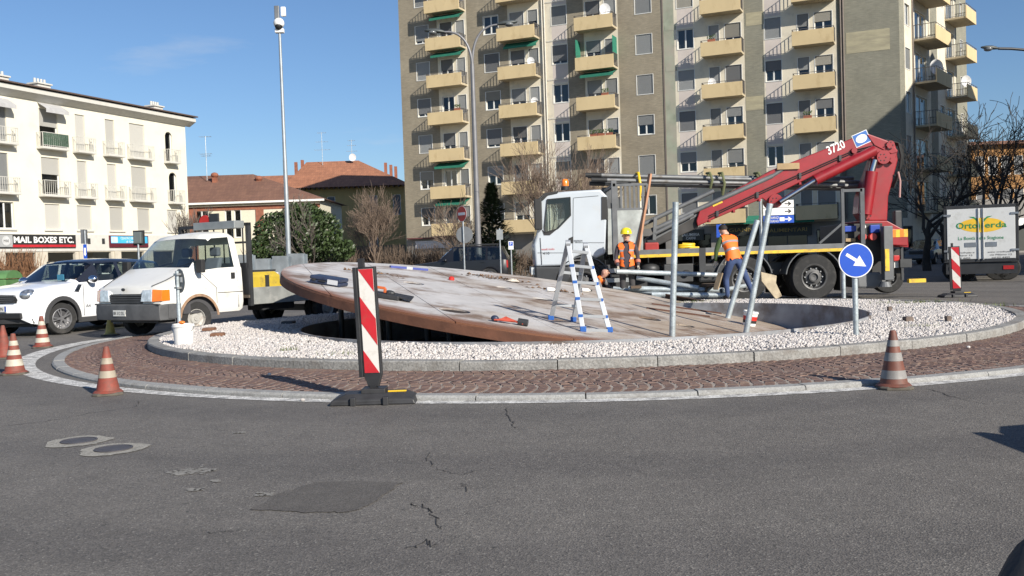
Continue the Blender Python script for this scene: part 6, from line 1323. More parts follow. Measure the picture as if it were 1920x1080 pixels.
for s_ in (-1,1):
    d_ = MB().box(min(s_*.012,s_*(hw-.10)),max(s_*.012,s_*(hw-.10)),-.02,.029,zB+.03,zT-.11).build('rear_door', M_box, dt, bevel=.008)
    b = MB(); b.cyl((s_*.07,-.04,zB),(s_*.07,-.04,zT-.1),.015,n=8); b.box(s_*.3-.16 if s_ > 0 else s_*.3-.16,s_*.3+.16,-.035,-.021,zB+.42,zB+.56); b.build('lock', M_steel, d_)
    for zz in (zB+.3,zT-.3): MB().box(min(s_*(hw-.22),s_*hw),max(s_*(hw-.22),s_*hw),-.045,-.022,zz-.03,zz+.03).build('hinge', M_steel, d_)
M_lgreen = mat('letter_green',(.02,.24,.09),.5); M_lyel = mat('oval_yellow',(.80,.50,.04),.5); zc = at(1840,422,OY).z
b = MB(); 
b.add([(.03+.66*math.cos(2*PI*i/40),-.0225,zc+.23*math.sin(2*PI*i/40)) for i in range(40)],[tuple(range(40))])
b.build('yellow_oval', M_lyel, dt)
text('lettering','Orto',.20,M_lgreen,dt,Matrix.Translation((-.40,-.0245,zc)) @ FRONT,w=.62,bold=.015); text('lettering','erda',.18,M_lgreen,dt,Matrix.Translation((.43,-.0245,zc)) @ FRONT,w=.62,bold=.015)
b = MB()
for s_ in (-1,1):
    pts = [(.02*s_,zc-.17),(.08*s_,zc+.08),(.18*s_,zc+.21),(.34*s_,zc+.28),(.19*s_,zc+.27),(.06*s_,zc+.16),(.012*s_,zc-.02)]; b.add([(x,-.0255-.0,z) for x,z in pts],[tuple(range(7))])
b.build('leaf_mark', M_lgreen, dt)
text('lettering','La Bontà della Stagione',.14,M_lgreen,dt,Matrix.Translation((.0,-.0245,zc-.42)) @ FRONT,w=1.3)
for s_ in (-1,1):
    for i in range(3): text('lettering',['www ortofrutta it','via Milano 12','tel 02 4455'][i],.05,M_ink,dt,Matrix.Translation((s_*.56,-.0245,zc-.86-i*.09)) @ FRONT,w=.75-.12*i)
b = MB(); b.box(-hw+.05,hw-.05,.05,.25,zB-.45,zB-.10); b.build('rear_bar', M_dark, dt); 
for s_ in (-1,1):
    wheel(dt,(s_*(hw-.3),1.3,.40),.40,.26,s_,'steel'); wheel(dt,(s_*(hw-.58),1.3,.40),.40,.26,s_,'steel'); wheel(dt,(s_*(hw-.3),5.4,.40),.40,.26,s_,'steel'); MB().box(s_*(hw-.3)-.15,s_*(hw-.3)+.15,.03,.06,zB-.32,zB-.2).build('tail_light', mat('tail_lamp_red',(.45,.02,.02),.3), dt)
MB().box(-.5,.5,.2,6.0,.55,.85).build('chassis', M_ink, dt)
b = MB(); b.loft([[(-hw+.15,4.75,.6),(hw-.15,4.75,.6),(hw-.2,4.75,2.3),(-hw+.2,4.75,2.3)],[(-hw+.15,6.3,.6),(hw-.15,6.3,.6),(hw-.2,5.8,2.3),(-hw+.2,5.8,2.3)]]); b.build('cab', M_box, dt, bevel=.06)

# ---------------------------------------------------------------- road marks and covers
def sheet(name, pts, z, m, kind=None, parent=None):
    return MB().add([(p[0],p[1],z) for p in pts],[tuple(range(len(pts)))]).build(name, m, parent, kind=kind)
rr = random.Random(4)
pp = [gnd(*q) for q in ((468,957),(520,927),(590,905),(680,902),(752,906),(722,930),(672,957),(600,962))]; poly = []
for i in range(len(pp)):
    a,c = pp[i],pp[(i+1)%len(pp)]
    for k in range(6): q = a.lerp(c,k/6); poly.append((q.x+rr.gauss(0,.012),q.y+rr.gauss(0,.012)))
M_patch = mat('asphalt_patch',(.098,.090,.082),.9,var=.14,scale=5,fine=.3,fscale=110,bump=.35,bscale=150); sheet('asphalt_patch',poly,.004,M_patch,'structure')
M_crack = mat('crack_dark',(.04,.038,.036),.95)
def crack(pts, wdt, seed):
    r2 = random.Random(seed); P = [gnd(*q) for q in pts]; out = []
    for i in range(len(P)-1):
        for k in range(8): q = P[i].lerp(P[i+1],k/8); out.append(Vector((q.x+r2.gauss(0,.014),q.y+r2.gauss(0,.03),0)))
    b = MB(); L_ = []; R_ = []
    for i,q in enumerate(out):
        d = (out[min(i+1,len(out)-1)]-out[max(0,i-1)]); d = d.normalized() if d.length else Vector((0,1,0)); n_ = Vector((-d.y,d.x,0))*wdt*r2.uniform(.15,1)
        L_.append((q.x+n_.x,q.y+n_.y,.0035)); R_.append((q.x-n_.x,q.y-n_.y,.0035))
    b.loft([L_,R_],False,False); return b.build('crack', M_crack, bpy.data.objects['road'])
for i,(pts,wd) in enumerate([([(770,945),(800,952),(818,975),(826,1000)],.0045),([(800,852),(815,880),(860,892),(895,880)],.004),([(945,765),(962,790),(968,806)],.006),([(0,800),(90,790),(170,775),(255,764),(262,750)],.006),([(760,1030),(800,1018),(830,1022)],.004),([(1735,728),(1790,745),(1850,760)],.006),([(865,905),(880,925)],.004),([(390,1000),(440,998)],.004)]): crack(pts,wd,i)
M_conc = mat('concrete_collar',(.30,.285,.25),.9,var=.2,scale=9,fine=.25,fscale=80,dirt=(.12,.115,.105),dscale=9,damt=.4); M_iron = mat('cast_iron',(.085,.08,.085),.6,.3,var=.2,scale=10)
for i,(px,py,lab) in enumerate([(148,828,'round iron manhole cover in a pale concrete collar, left one of the pair'),(213,843,'round iron manhole cover in a pale concrete collar, right and nearer one of the pair')]):
    p = gnd(px,py); t = thing('manhole_cover',lab,'manhole',p,.3*i,group='manhole covers in the road'); b = MB(); n = 40
    b.add([((.235+.02*math.sin(5*2*PI*k/n+i)+rr.uniform(-.012,.012))*math.cos(2*PI*k/n),(.235+.02*math.cos(3*2*PI*k/n)+rr.uniform(-.012,.012))*math.sin(2*PI*k/n),.005) for k in range(n)],[tuple(range(n))]); b.build('concrete_collar', M_conc, t)
    b = MB(); b.cyl((0,0,.0055),(0,0,.010),.135,n=32); b.lathe([(.135,.010),(.135,.013),(.12,.013),(.12,.0101)],n=32,capb=False,capt=False)
    b.build('lid', M_iron, t)
M_spl = mat('pale_splash',(.24,.23,.21),.9,var=.15)
for px,py,w_,h_,n_ in ((355,885,.16,.05,150),(452,812,.06,.014,25),(495,928,.07,.03,40),(360,920,.06,.02,25),(405,903,.05,.015,16)):
    p = gnd(px,py); b = MB()
    for _ in range(n_):
        x,y = p.x+rr.gauss(0,w_*.42),p.y+rr.gauss(0,h_*.9); s_ = abs(rr.gauss(0,.011))+.004; b.add([(x+s_*rr.uniform(.6,1.4)*math.cos(a),y+s_*rr.uniform(.6,1.4)*math.sin(a),.0036+.0002*(_%7)) for a in (0,1.2,2.3,3.5,5)],[(0,1,2,3,4)])
    b.build('road_splash', M_spl, bpy.data.objects['road'], kind='stuff')
# ---------------------------------------------------------------- cones
M_corange = mat('faded_cone_red',(.25,.055,.036),.7,var=.25,scale=6,dirt=(.10,.06,.045),dscale=7,damt=.6); M_cwhite = mat('dirty_cone_white',(.48,.44,.36),.6,var=.12,scale=8,dirt=(.22,.20,.16),dscale=6,damt=.4); M_cgrey = mat('grimy_cone_band',(.24,.23,.22),.6,var=.2,scale=8,dirt=(.35,.33,.30),dscale=6,damt=.4); M_cbase = mat('cone_base_rubber',(.10,.088,.07),.85,var=.3,scale=8)
M_cdark = mat('grimy_cone_orange',(.17,.062,.042),.6,var=.25,scale=6,dirt=(.08,.05,.04),dscale=5,damt=.45); M_cyel = mat('faded_yellow_cone',(.45,.36,.10),.6,var=.2,dirt=(.14,.12,.06),dscale=5,damt=.4)
def cone(px,py,h,lab,ma,mb,rz,tilt=0,bands=((.30,.46),(.62,.76)),z=0.0,bw=.30):
    p = gnd(px,py,z); t = thing('traffic_cone',lab,'cone',p,rz,group='traffic cones round the roundabout'); t.rotation_euler = (tilt,0,rz)
    rb, rt = .118*h/.5, .028*h/.5; k = .05; f = lambda q: rb+(rt-rb)*q
    b = MB(); cuts = [0]; ms = []
    for a,c in bands: cuts += [a,c]
    cuts.append(1.0)
    for i in range(len(cuts)-1):
        z0,z1 = k+(h-k)*cuts[i], k+(h-k)*cuts[i+1]; b2 = MB(); o = .002 if i%2 else 0
        b2.lathe([(f(cuts[i])+o,z0),(f(cuts[i+1])+o,z1)],n=24,capb=False,capt=False); b.add(b2.v,b2.f,i%2)
    b.lathe([(rt,h),(rt*.8,h+.012),(.002,h+.012)],n=24,capb=False); b.lathe([(rb+.035,.028),(rb+.012,.05),(rb,.052)],n=24,capb=False,capt=False)
    b.build('cone_body',[ma,mb],t,smooth=40)
    hb = bw/2; b = MB(); c_ = .05; oc = [(hb-c_,-hb),(hb,-hb+c_),(hb,hb-c_),(hb-c_,hb),(-hb+c_,hb),(-hb,hb-c_),(-hb,-hb+c_),(-hb+c_,-hb)]
    b.loft([[(x,y,.001) for x,y in oc],[(x,y,.02) for x,y in oc],[(x*.86,y*.86,.032) for x,y in oc]]); b.build('base', M_cbase, t, bevel=.004); return t
cone(203,740,.50,'grimy orange cone alone on the road at the left end of the brick apron',M_corange,mat('mid_grime_band',(.36,.31,.24),.6,var=.2,dirt=(.2,.15,.1),dscale=6,damt=.4),.35)
cone(28,702,.52,'red and white cone at the left picture edge, nearest of the three there',M_corange,M_cwhite,.2,bands=((.14,.32),(.44,.58),(.70,.83)))
cone(8,672,.50,'faded cone at the left picture edge, half hidden behind a brighter cone',M_corange,M_corange,.5)
cone(80,652,.54,'red and white cone standing just in front of the white hatchback wheel',M_corange,M_cwhite,.1,bands=((.10,.26),(.40,.56),(.70,.84)))
cone(1676,728,.52,'dark grimy cone with grey bands on the kerb line at the right',M_cdark,M_cgrey,-.1,bands=((.10,.26),(.44,.60),(.72,.84)))
cone(207,629,.42,'short yellowish cone under the bumper of the flatbed truck',M_cyel,M_cyel,.0,bands=((.3,.5),))
# ---------------------------------------------------------------- striped barrier boards
M_sgn_r = mat('barrier_red',(.55,.025,.035),.35,var=.12,scale=5,dirt=(.35,.08,.06),dscale=6,damt=.3); M_sgn_w = mat('barrier_white',(.74,.71,.66),.4,var=.05,scale=5,dirt=(.5,.45,.38),dscale=5,damt=.35); M_bpl = mat('black_plastic',(.028,.028,.03),.55,var=.25,scale=10)
def barrier(lab, loc, rz, h, w, mirror=False, zb=.26, roll=0.0, base=True):
    t = thing('striped_barrier_board',lab,'barrier board',loc,0,group='striped barrier boards'); pr = bpy.data.objects.new('board',None)
    z0 = zb; z1 = zb+h; hw = w/2; Rm = Matrix.Rotation(roll,4,'Y') @ Matrix.Rotation(rz,4,'Z')
    def T(b): b.v = [tuple(Rm @ Vector(p)) for p in b.v]; return b
    b = MB(); b.prism([(-hw-.02,z0-.0),(-hw-.02,z1+.02),(hw+.02,z1+.02),(hw+.02,z0),(.05,z0-.12),(-.05,z0-.12)], lambda a,c,q: (a,q,c), -.022,.022); b.box(-hw-.06,-hw-.02,-.03,.03,z0-.03,z1+.02)
    T(b).build('board_frame', M_bpl, t, bevel=.006)
    W = MB().box(-hw,hw,-.0265,-.0225,z0+.01,z1); T(W).build('white_face', M_sgn_w, t)
    s_ = h*.51; sl_ = h*.215
    for k in range(-1,4):
        zt_ = z1+.25*h-(k+1)*s_; poly = [(-hw,zt_),(hw,zt_-sl_),(hw,zt_-sl_-s_*.5),(-hw,zt_-s_*.5)]
        if mirror: poly = [(-x,z) for x,z in poly]
        poly = clip(clip(poly,0,1,z1-.001),0,-1,-(z0+.011))
        if len(poly) > 2: q = MB().add([(x,-.0285,z) for x,z in poly],[tuple(range(len(poly)))]); T(q).build('red_stripe', M_sgn_r, t)
    b = MB(); b.box(-hw+.0,-hw+.05,-.025,.025,z1+.02,z1+.10); T(b).build('handle', M_bpl, t); b = MB(); b.box(-.03,.03,-.025,.025,.08,z0-.1); T(b).build('post', M_bpl, t)
    b = MB(); L_ = .40
    b.loft([[(-L_,-.18,.001),(L_,-.20,.001),(L_,.20,.001),(-L_,.20,.001)],[(-L_+.02,-.18,.05),(L_-.02,-.19,.05),(L_-.02,.19,.05),(-L_+.02,.19,.05)],[(-L_+.14,-.12,.10),(L_-.12,-.13,.10),(L_-.12,.13,.10),(-L_+.14,.13,.10)]])
    ob = b.build('base', M_bpl, t, bevel=.012); b = MB(); b.box(-.11,.11,-.12,.12,.098,.14).box(-.2,-.15,-.215,.0,.0,.075).box(.1,.15,-.22,.0,.0,.075); b.build('base_socket', M_bpl, t, bevel=.006)
    MB().box(.13,.30,-.05,-.015,.101,.112).build('yellow_reflector', M_yellow, t); return t
p = gnd(700,758); barrier('red and white striped barrier board standing nearest, at the front of the brick apron',(p.x,p.y+.12,0),R(-14),.98,.145,zb=.27,roll=R(-1.6))
p = gnd(1795,557); barrier('red and white striped barrier board standing far right beyond the gravel island',(p.x,p.y,0),R(-20),.98,.17,mirror=False,zb=.20,roll=R(-2))
# ---------------------------------------------------------------- signs
M_sblue = mat('sign_blue',(.012,.075,.46),.35,var=.04,spec=.6); M_sback = mat('sign_back_grey',(.17,.18,.19),.5,.4,var=.15); M_swh = mat('sign_reflective_white',(.80,.80,.80),.4,var=.03)
p = gnd(1605,627,.2); t = thing('keep_right_sign','round blue sign with a white arrow pointing down right on a grey post','sign',(p.x,p.y,.15)); Yp = p.y; c = at(1603,488,Yp); hz = c.z-.15; r_ = 32.5/1800*Yp
MB().cyl((0,0,0),(0,0,hz+.1),.034,n=16).build('post', M_galv2, t, smooth=50); dx = c.x-p.x; MB().cyl((dx*.0,-.036,hz),(dx*.0,-.05,hz),r_,n=48).build('plate', M_sback, t, smooth=40)
MB().cyl((0,-.051,hz),(0,-.0525,hz),r_*.995,n=48).build('white_rim', M_swh, t); MB().cyl((0,-.053,hz),(0,-.0545,hz),r_*.94,n=48).build('blue_face', M_sblue, t)
an = R(-33); ar = [(-.66,.09),(.02,.09),(.02,.34),(.68,0),(.02,-.34),(.02,-.09),(-.66,-.09)]
MB().add([((x*math.cos(an)-y*math.sin(an))*r_,-.0560,hz+(x*math.sin(an)+y*math.cos(an))*r_) for x,y in ar],[tuple(range(7))]).build('arrow', M_swh, t)
p = gnd(1582,556,.2); t = thing('grey_post','bare grey post rising from the gravel behind the blue arrow sign','post',(p.x,p.y,.15)); z = at(1580,500,p.y).z-.15; MB().cyl((0,0,0),(0,0,z),.045,n=14).build('tube', M_galv2, t, smooth=50); MB().cyl((0,0,z),(0,0,z+.02),.05,n=14).build('cap', M_bpl, t)
p = at(338,645,14.9); t = thing('round_sign_back','round sign on a grey post seen from its grey back beside the white bucket','sign',(p.x,14.9,.15)); c = at(334,527,14.9); r_ = 22.5/1800*14.9; hz = c.z-.15
MB().cyl((0,0,0),(0,0,hz+.16),.030,n=14).build('post', M_galv2, t, smooth=50)
Rz = Matrix.Rotation(R(-48),4,'Z'); b = MB().cyl((0,.034,hz),(0,.042,hz),r_,n=36); b.v = [tuple(Rz @ Vector(q)) for q in b.v]; b.build('plate', M_sback, t)
b = MB().box(-.06,.06,-.034,.034,hz+.09,hz+.12).box(-.06,.06,-.034,.034,hz-.12,hz-.09); b.v = [tuple(Rz @ Vector(q)) for q in b.v]; b.build('clamps', M_steel, t); b = MB().box(.03,.10,.030,.033,hz-.02,hz+.06); b.v = [tuple(Rz @ Vector(q)) for q in b.v]; b.build('label', M_white, t)
def bucket(name, lab, p, r, h, m, rot=None, band=None, hand=True):
    t = thing(name, lab, 'bucket', p, rot=rot); b = MB(); b.lathe([(r*.86,0),(r*.97,h*.86),(r*1.05,h*.86),(r*1.05,h*.93),(r*.99,h*.93),(r,h),(r*.93,h),(r*.82,.02),(.005,.02)],n=32); b.build('tub', m, t, smooth=35)
    if hand: MB().tube([(r*1.05*math.cos(a),-.02-r*.5*math.sin(a),h*.88-.12*math.sin(a)) for a in [PI*i/10 for i in range(11)]],.005,5).build('handle', M_steel, t, smooth=60)
    if band:
        for z0,z1,mm in band: MB().lathe([(r*(.86+.11*z0/.86)+.002,h*z0),(r*(.86+.11*z1/.86)+.002,h*z1)],n=32,capb=False,capt=False).build('print_band', mm, t, smooth=60)
    return t
p = gnd(338,646,.2); bucket('white_bucket','white plastic bucket standing on the left end of the gravel island',(p.x,p.y+.16,.19),.155,.30,M_white)
p2 = Vector((p.x-.03,p.y+.16,.49)); t = thing('orange_trowel','small orange tool sticking out of the white bucket','tool',(p2.x,p2.y,.34)); MB().tube([(0,0,0),(.01,0,.16)],.02,8).sphere((.01,0,.17),(.05,.04,.025)).build('grip', M_orange, t, smooth=60)
drot = DM.to_euler(); q = on_disc(1404,612); bucket('striped_bucket','white bucket with red and black bands standing tilted on the disc between leaning tubes',q+DN*.02,.135,.27,M_white,rot=drot,band=((.38,.66,M_red),(.18,.38,M_ink)),hand=False)
# street signs further off
def post_sign(name, lab, cat, px, pyb, Y, top): 
    b_ = at(px,pyb,Y); t = thing(name, lab, cat, (b_.x,Y,0)); MB().cyl((0,0,0),(0,0,at(px,top,Y).z),.035,n=10).build('post', M_galv, t, smooth=50); return t
t = post_sign('no_entry_sign','round red no entry sign with white bar in front of the double lamp mast','sign',870,470,38,388); z = at(866,401,38).z; Rn = Matrix.Rotation(R(-50),4,'Z')
for r_,y,m in ((.31,-.05,M_swh),(.295,-.056,M_red)): b = MB().cyl((0,y,z),(0,y+.004,z),r_,n=32); b.v = [tuple(Rn @ Vector(q)) for q in b.v]; b.build('plate' if m is M_swh else 'red_face', m, t)
b = MB().box(-.22,.22,-.062,-.057,z-.055,z+.055); b.v = [tuple(Rn @ Vector(q)) for q in b.v]; b.build('white_bar', M_swh, t)
z = at(871,440,38).z; b = MB().cyl((0.04,.05,z),(.04,.056,z),.33,n=32); b.build('lower_plate', M_sback, t)
t = post_sign('sign_back','small rectangular sign seen from its grey back right of the conifer','sign',938,470,42,428); z = at(937,440,42).z; MB().box(-.14,.14,-.05,-.036,z-.22,z+.22).build('plate', mat('pale_sign_back',(.30,.32,.33),.5,.3), t)
t = post_sign('parking_sign','small blue and white parking sign low beside the truck cab','sign',959,490,42,452); z = at(958,460,42).z; MB().box(-.11,.11,-.05,-.037,z-.18,z+.18).build('plate', M_swh, t); MB().box(-.085,.085,-.053,-.0505,z-.02,z+.15).build('blue_field', M_sblue, t); text('lettering','P',.12,M_swh,t,Matrix.Translation((0,-.055,z+.065)) @ FRONT)
t = post_sign('blue_arrow_post','thin post with grey sign backs and a small blue sign before the arcade','sign',163,520,34,432); z = at(158,445,34).z; MB().box(-.13,-.04,-.05,.30,z-.22,z+.28).build('grey_plate', M_sback, t); z = at(161,470,34).z; MB().box(-.06,.06,-.05,-.037,z-.40,z+.22).build('blue_plate', M_sblue, t); MB().add([(x,-.053,z+y) for x,y in ((-.03,.1),(.03,.1),(.03,-.1),(.05,-.1),(0,-.2),(-.05,-.1),(-.03,-.1))],[tuple(range(7))]).build('arrow', M_swh, t)
t = post_sign('traffic_light','grey traffic light seen from behind above the flatbed truck windscreen','traffic light',262,520,33,436); z = at(262,446,33).z; MB().box(-.14,.14,-.09,.09,z-.20,z+.20).build('housing', mat('traffic_light_grey',(.10,.12,.12),.6), t, bevel=.03); MB().box(-.2,.2,.09,.10,z-.26,z+.26).build('back_board', M_ink, t)
Y = 27.5; t = thing('direction_sign','stack of white and blue direction boards with arrows behind the crane truck','sign',(at(1428,480,Y).x,Y,0)); X0 = at(1430,398,Y).x-at(1428,480,Y).x; wS = 57/1800*Y; MB().cyl((0,0,0),(0,0,at(1428,372,Y).z),.045,n=12).build('post', M_galv, t, smooth=50)
for i,(y0,y1,m,mi) in enumerate(((376,389.5,M_swh,M_ink),(390.5,403.5,M_swh,M_ink),(404.5,418.5,M_sblue,M_swh))):
    z1 = at(1455,y0,Y).z; z0 = at(1455,y1,Y).z; pl = MB().box(X0,X0+wS,-.07,-.05,z0,z1).build('board', m, t); zc = (z0+z1)/2
    MB().add([(X0+wS-.26+x,-.0725,zc+z) for x,z in ((0,.015),(.12,.015),(.08,.06),(.12,.06),(.2,0),(.12,-.06),(.08,-.06),(.12,-.015),(0,-.015))],[tuple(range(9))]).build('arrow', mi, pl)
    if i == 0: MB().box(X0+.04,X0+.20,-.0735,-.0705,z0+.03,z1-.03).build('blue_symbol', M_sblue, pl)
    if i == 1: MB().box(X0+.05,X0+.2,-.0735,-.0705,z0+.05,z1-.05).build('grey_symbol', M_sback, pl)
    if i == 2:
        text('lettering','LEGNANO',.07,M_swh,pl,Matrix.Translation((X0+.24,-.073,zc+.05)) @ FRONT,w=.38); text('lettering','NERVIANO',.07,M_swh,pl,Matrix.Translation((X0+.24,-.073,zc-.05)) @ FRONT,w=.38); MB().box(X0+.46,X0+.60,-.0735,-.0705,zc-.055,zc+.055).build('route_box', M_swh, pl)
Y = 28.5; t = thing('blue_road_sign','blue rectangular sign with a white arrow behind the bending worker','sign',(at(1352,480,Y).x,Y,0)); z = at(1352,433,Y).z; MB().cyl((0,0,0),(0,0,z+.2),.035,n=10).build('post', M_galv, t); MB().box(-.13,.13,-.06,-.04,z-.19,z+.19).build('plate', M_sblue, t); MB().add([(x,-.062,z+y) for x,y in ((-.02,-.12),(.02,-.12),(.03,.02),(.06,.02),(.01,.12),(-.04,.02),(-.01,.02))],[tuple(range(7))]).build('arrow', M_swh, t)
# ---------------------------------------------------------------- masts and lamps
M_mast = mat('lamp_mast_grey',(.20,.20,.21),.5,.3,var=.1); M_lamph = mat('lamp_head_grey',(.07,.08,.08),.5,.2); M_lampg = mat('lamp_bowl',(.14,.15,.155),.3,coat=.3)
Y = 36; p = at(541,470,Y); t = thing('camera_mast','tall slim galvanised mast with a traffic camera on top','mast',(p.x,Y,0)); zt = at(520,62,Y).z; zm = at(530,300,Y).z
MB().tube([(0,0,0),(0,0,zm),(0,0,zm+.05),(0,0,zt)],[.10,.075,.068,.05],14).build('pole', mat('pale_galvanised',(.33,.36,.38),.45,.4,var=.12), t, smooth=50)
MB().box(-.16,.16,-.10,.12,zt,zt+.16).build('mount_box', M_white, t, bevel=.02); MB().sphere((0,-.06,zt+.34),(.20,.20,.20),18,12).build('dome', M_white, t, smooth=60); MB().sphere((0,-.10,zt+.24),(.15,.15,.15),16,10).build('lens', M_ink, t, smooth=60)
MB().box(-.16,.02,-.06,.06,zt+.5,zt+1.0).build('bracket', M_sback, t, bevel=.02); MB().box(.08,.26,-.08,.06,zt+.60,zt+.95).build('antenna_panel', M_white, t, bevel=.03)
def lamphead(t, p, d, s=1.0):
    d = Vector((d[0],d[1],0)).normalized(); sd_ = Vector((-d.y,d.x,0)); p = Vector(p); b = MB(); rings = []
    for f,w_,zu,zl in ((-.02,.05,.05,-.04),(.12,.11,.10,-.06),(.35,.17,.13,-.09),(.65,.15,.10,-.10),(.88,.09,.04,-.07),(.95,.02,.0,-.02)):
        c = p+d*f*s+Vector((0,0,f*.12*s)); rings.append([c+sd_*w_*s*math.cos(a)+Vector((0,0,(zu if math.sin(a)>0 else -zl)*math.sin(a)*s)) for a in [2*PI*k/14 for k in range(14)]])
    b.loft(rings); h = b.build('lamp_head', M_lamph, t, smooth=60)
    b = MB(); c = p+d*.55*s+Vector((0,0,-.02*s)); b.sphere(c,(.22*s,.22*s,.11*s),14,8); b.build('lamp_bowl', M_lampg, h, smooth=60)
Y = 48; pb = at(897,462,Y); t = thing('double_street_lamp','tall street lamp mast with two curved arms in front of the tower','street lamp',(pb.x,Y,0)); zt = at(880,120,Y).z; MB().tube([(0,0,0),(0,0,zt*.5),(0,0,zt)],[.17,.13,.10],14).build('mast', M_mast, t, smooth=50)
for (ex,ey,mx_,my_,sg) in ((833,60,866,80,-1),(933,46,897,72,1)):
    e = at(ex,ey,Y)-Vector((pb.x,Y,0)); m_ = at(mx_,my_,Y)-Vector((pb.x,Y,0)); z0 = Vector((0,0,zt)); pts = []
    for i in range(13):
        q = i/12; pts.append(z0*(1-q)**2+Vector((m_.x*.25,0,m_.z+.6*(1)))*2*q*(1-q)+e*q*q)
    MB().tube(pts,[.075-.03*i/12 for i in range(13)],10).build('arm', M_mast, t, smooth=60); lamphead(t,e,(sg,0),1.05)
Y = 32; e = at(1872,91,Y); mb_ = at(2010,150,Y); t = thing('street_lamp','street lamp head on a curved arm entering at the top right','street lamp',(mb_.x,Y,0)); e = e-Vector((mb_.x,Y,0)); zt = e.z-1.2; MB().tube([(0,0,0),(0,0,zt)],[.12,.08],12).build('mast', M_mast, t, smooth=50)
MB().tube([Vector((0,0,zt))*(1-q)**2+Vector((-.2,0,e.z-.05))*2*q*(1-q)+e*q*q for q in [i/10 for i in range(11)]],.045,10).build('arm', M_dark, t, smooth=60); lamphead(t,e,(-1,0),.62)
# ---------------------------------------------------------------- tubes, ladder and loose things on the disc
def tube_thing(name, lab, a, c, r, group, m=None, open_=True):
    t = thing(name, lab, 'tube', a, group=group); d = Vector(c)-Vector(a); b = MB(); b.cyl((0,0,0),d,r,n=20,caps=False).cyl((0,0,0),d,r*.88,n=20,caps=False); n = d.normalized()
    b.build('pipe', m or M_galv2, t, smooth=60); MB().cyl(d*.985,d*1.0005,r*1.03,n=20,caps=False).build('rim', M_galv2, t, smooth=60); return t
a = on_disc(1261,633)-DN*.05; tube_thing('upright_tube','upright galvanised tube standing straight at the lower edge of the disc',a,at(1267,379,a.y),.047,'galvanised tubes standing on the disc')
a = on_disc(1398,628)-DN*.03; tube_thing('leaning_tube','long leaning galvanised tube in front of the striped bucket',a,at(1444,382,a.y),.050,'galvanised tubes standing on the disc')
a = on_disc(1364,598); tube_thing('leaning_tube','shorter leaning galvanised tube ending left of the striped bucket',a,at(1420,413,a.y),.052,'galvanised tubes standing on the disc')
for i,(p0,p1,Y0,Y1,r,lab) in enumerate([((1156,509),(1350,516),22.0,22.1,.055,'galvanised tube held level in the gloves of the helmeted worker'),((1194,521),(1310,540),22.2,21.7,.055,'galvanised tube sloping down to the right below the held tube'),((1178,541),(1362,545),22.1,21.9,.065,'thick galvanised tube lying level between the two standing workers'),((1222,552),(1368,554),21.7,21.5,.06,'galvanised tube lying lowest, nearest to the gravel'),((1352,545),(1414,532),21.5,22.3,.05,'short galvanised tube end pointing past the bending worker to the right'),((1150,540),(1236,551),22.3,22.0,.04,'thin grey tube behind the kneeling bald worker, upper one'),((1142,548),(1240,560),22.0,21.6,.04,'thin grey tube behind the kneeling bald worker, lower one')]):
    tube_thing('stacked_tube',lab,at(*p0,Y0),at(*p1,Y1),r,'galvanised tubes stacked beside the truck')
# trestles under the tubes
for px,Y,lab in ((1190,22.2,'timber trestle under the left end of the stacked tubes'),(1330,21.9,'timber trestle under the right end of the stacked tubes')):
    x = at(px,540,Y).x; t = thing('timber_trestle',lab,'trestle',(x,Y,.08),group='timber trestles'); b = MB()
    for s_ in (-1,1): b.bar((s_*.05,-.05,.40),(s_*.22,-.05,0),.09,.05); b.build('legs', mat('dark_timber',(.12,.085,.06),.9,var=.2), t); MB().box(-.12,.12,-.3,.3,.405,.46).build('top_beam', mat('dark_timber',(.12,.085,.06),.9), t); break
# ladder
ft = [on_disc(1093,624)+DN*.02, on_disc(1143,625)+DN*.02]; bk_ = [on_disc(1033,602)+DN*.02, on_disc(1075,605)+DN*.02]
tops = [at(1065,454,(ft[0].y+bk_[0].y)/2), at(1098,458,(ft[1].y+bk_[1].y)/2)]
ctr = (ft[0]+ft[1]+bk_[0]+bk_[1])/4; ctr.z -= .02; lad = thing('stepladder','aluminium folding stepladder with blue feet standing on the disc','ladder',ctr)
def loc_(p): return Vector(p)-ctr
for i in range(2):
    for nm,e in (('front_rail',ft[i]),('rear_rail',bk_[i])): MB().bar(loc_(tops[i]),loc_(e),.03,.068,up=(1,0,0)).build(nm, M_alu, lad, bevel=.004)
    MB().cyl(loc_(tops[i])+Vector((-.035,0,-.02)),loc_(tops[i])+Vector((.035,0,-.02)),.05,n=16).build('hinge', M_alu, lad, smooth=40)
M_bfoot = mat('blue_plastic_foot',(.02,.10,.36),.45)
def rung(e, f, nm, cuff=False):
    a = loc_(tops[0].lerp(e[0],f)); c = loc_(tops[1].lerp(e[1],f)); MB().bar(a,c,.035,.045).build(nm, M_alu, lad, bevel=.004)
    if cuff:
        for q in (a,c): MB().box(q.x-.035,q.x+.035,q.y-.022,q.y+.022,q.z-.025,q.z+.025).build('blue_joint', M_bfoot, lad, bevel=.005)
for f in (.10,): rung(ft,f,'rung')
for f in (.27,.455,.64,.83): rung(ft,f,'rung',True)
rung(ft,.985,'stabiliser_bar')
for f in (.38,.80): rung(bk_,f,'rung')
for e in ft+bk_: q = loc_(e); MB().box(q.x-.045,q.x+.045,q.y-.04,q.y+.04,q.z-.005,q.z+.075).build('foot', M_bfoot, lad, bevel=.01)
def dthing(name, lab, cat, px, py, rz=0.0, group=None, lift=.024):
    t = thing(name, lab, cat, (0,0,0), group=group); t.matrix_world = Matrix.Translation(on_disc(px,py)+DN*lift) @ DM.to_3x3().to_4x4() @ Matrix.Rotation(rz,4,'Z'); return t
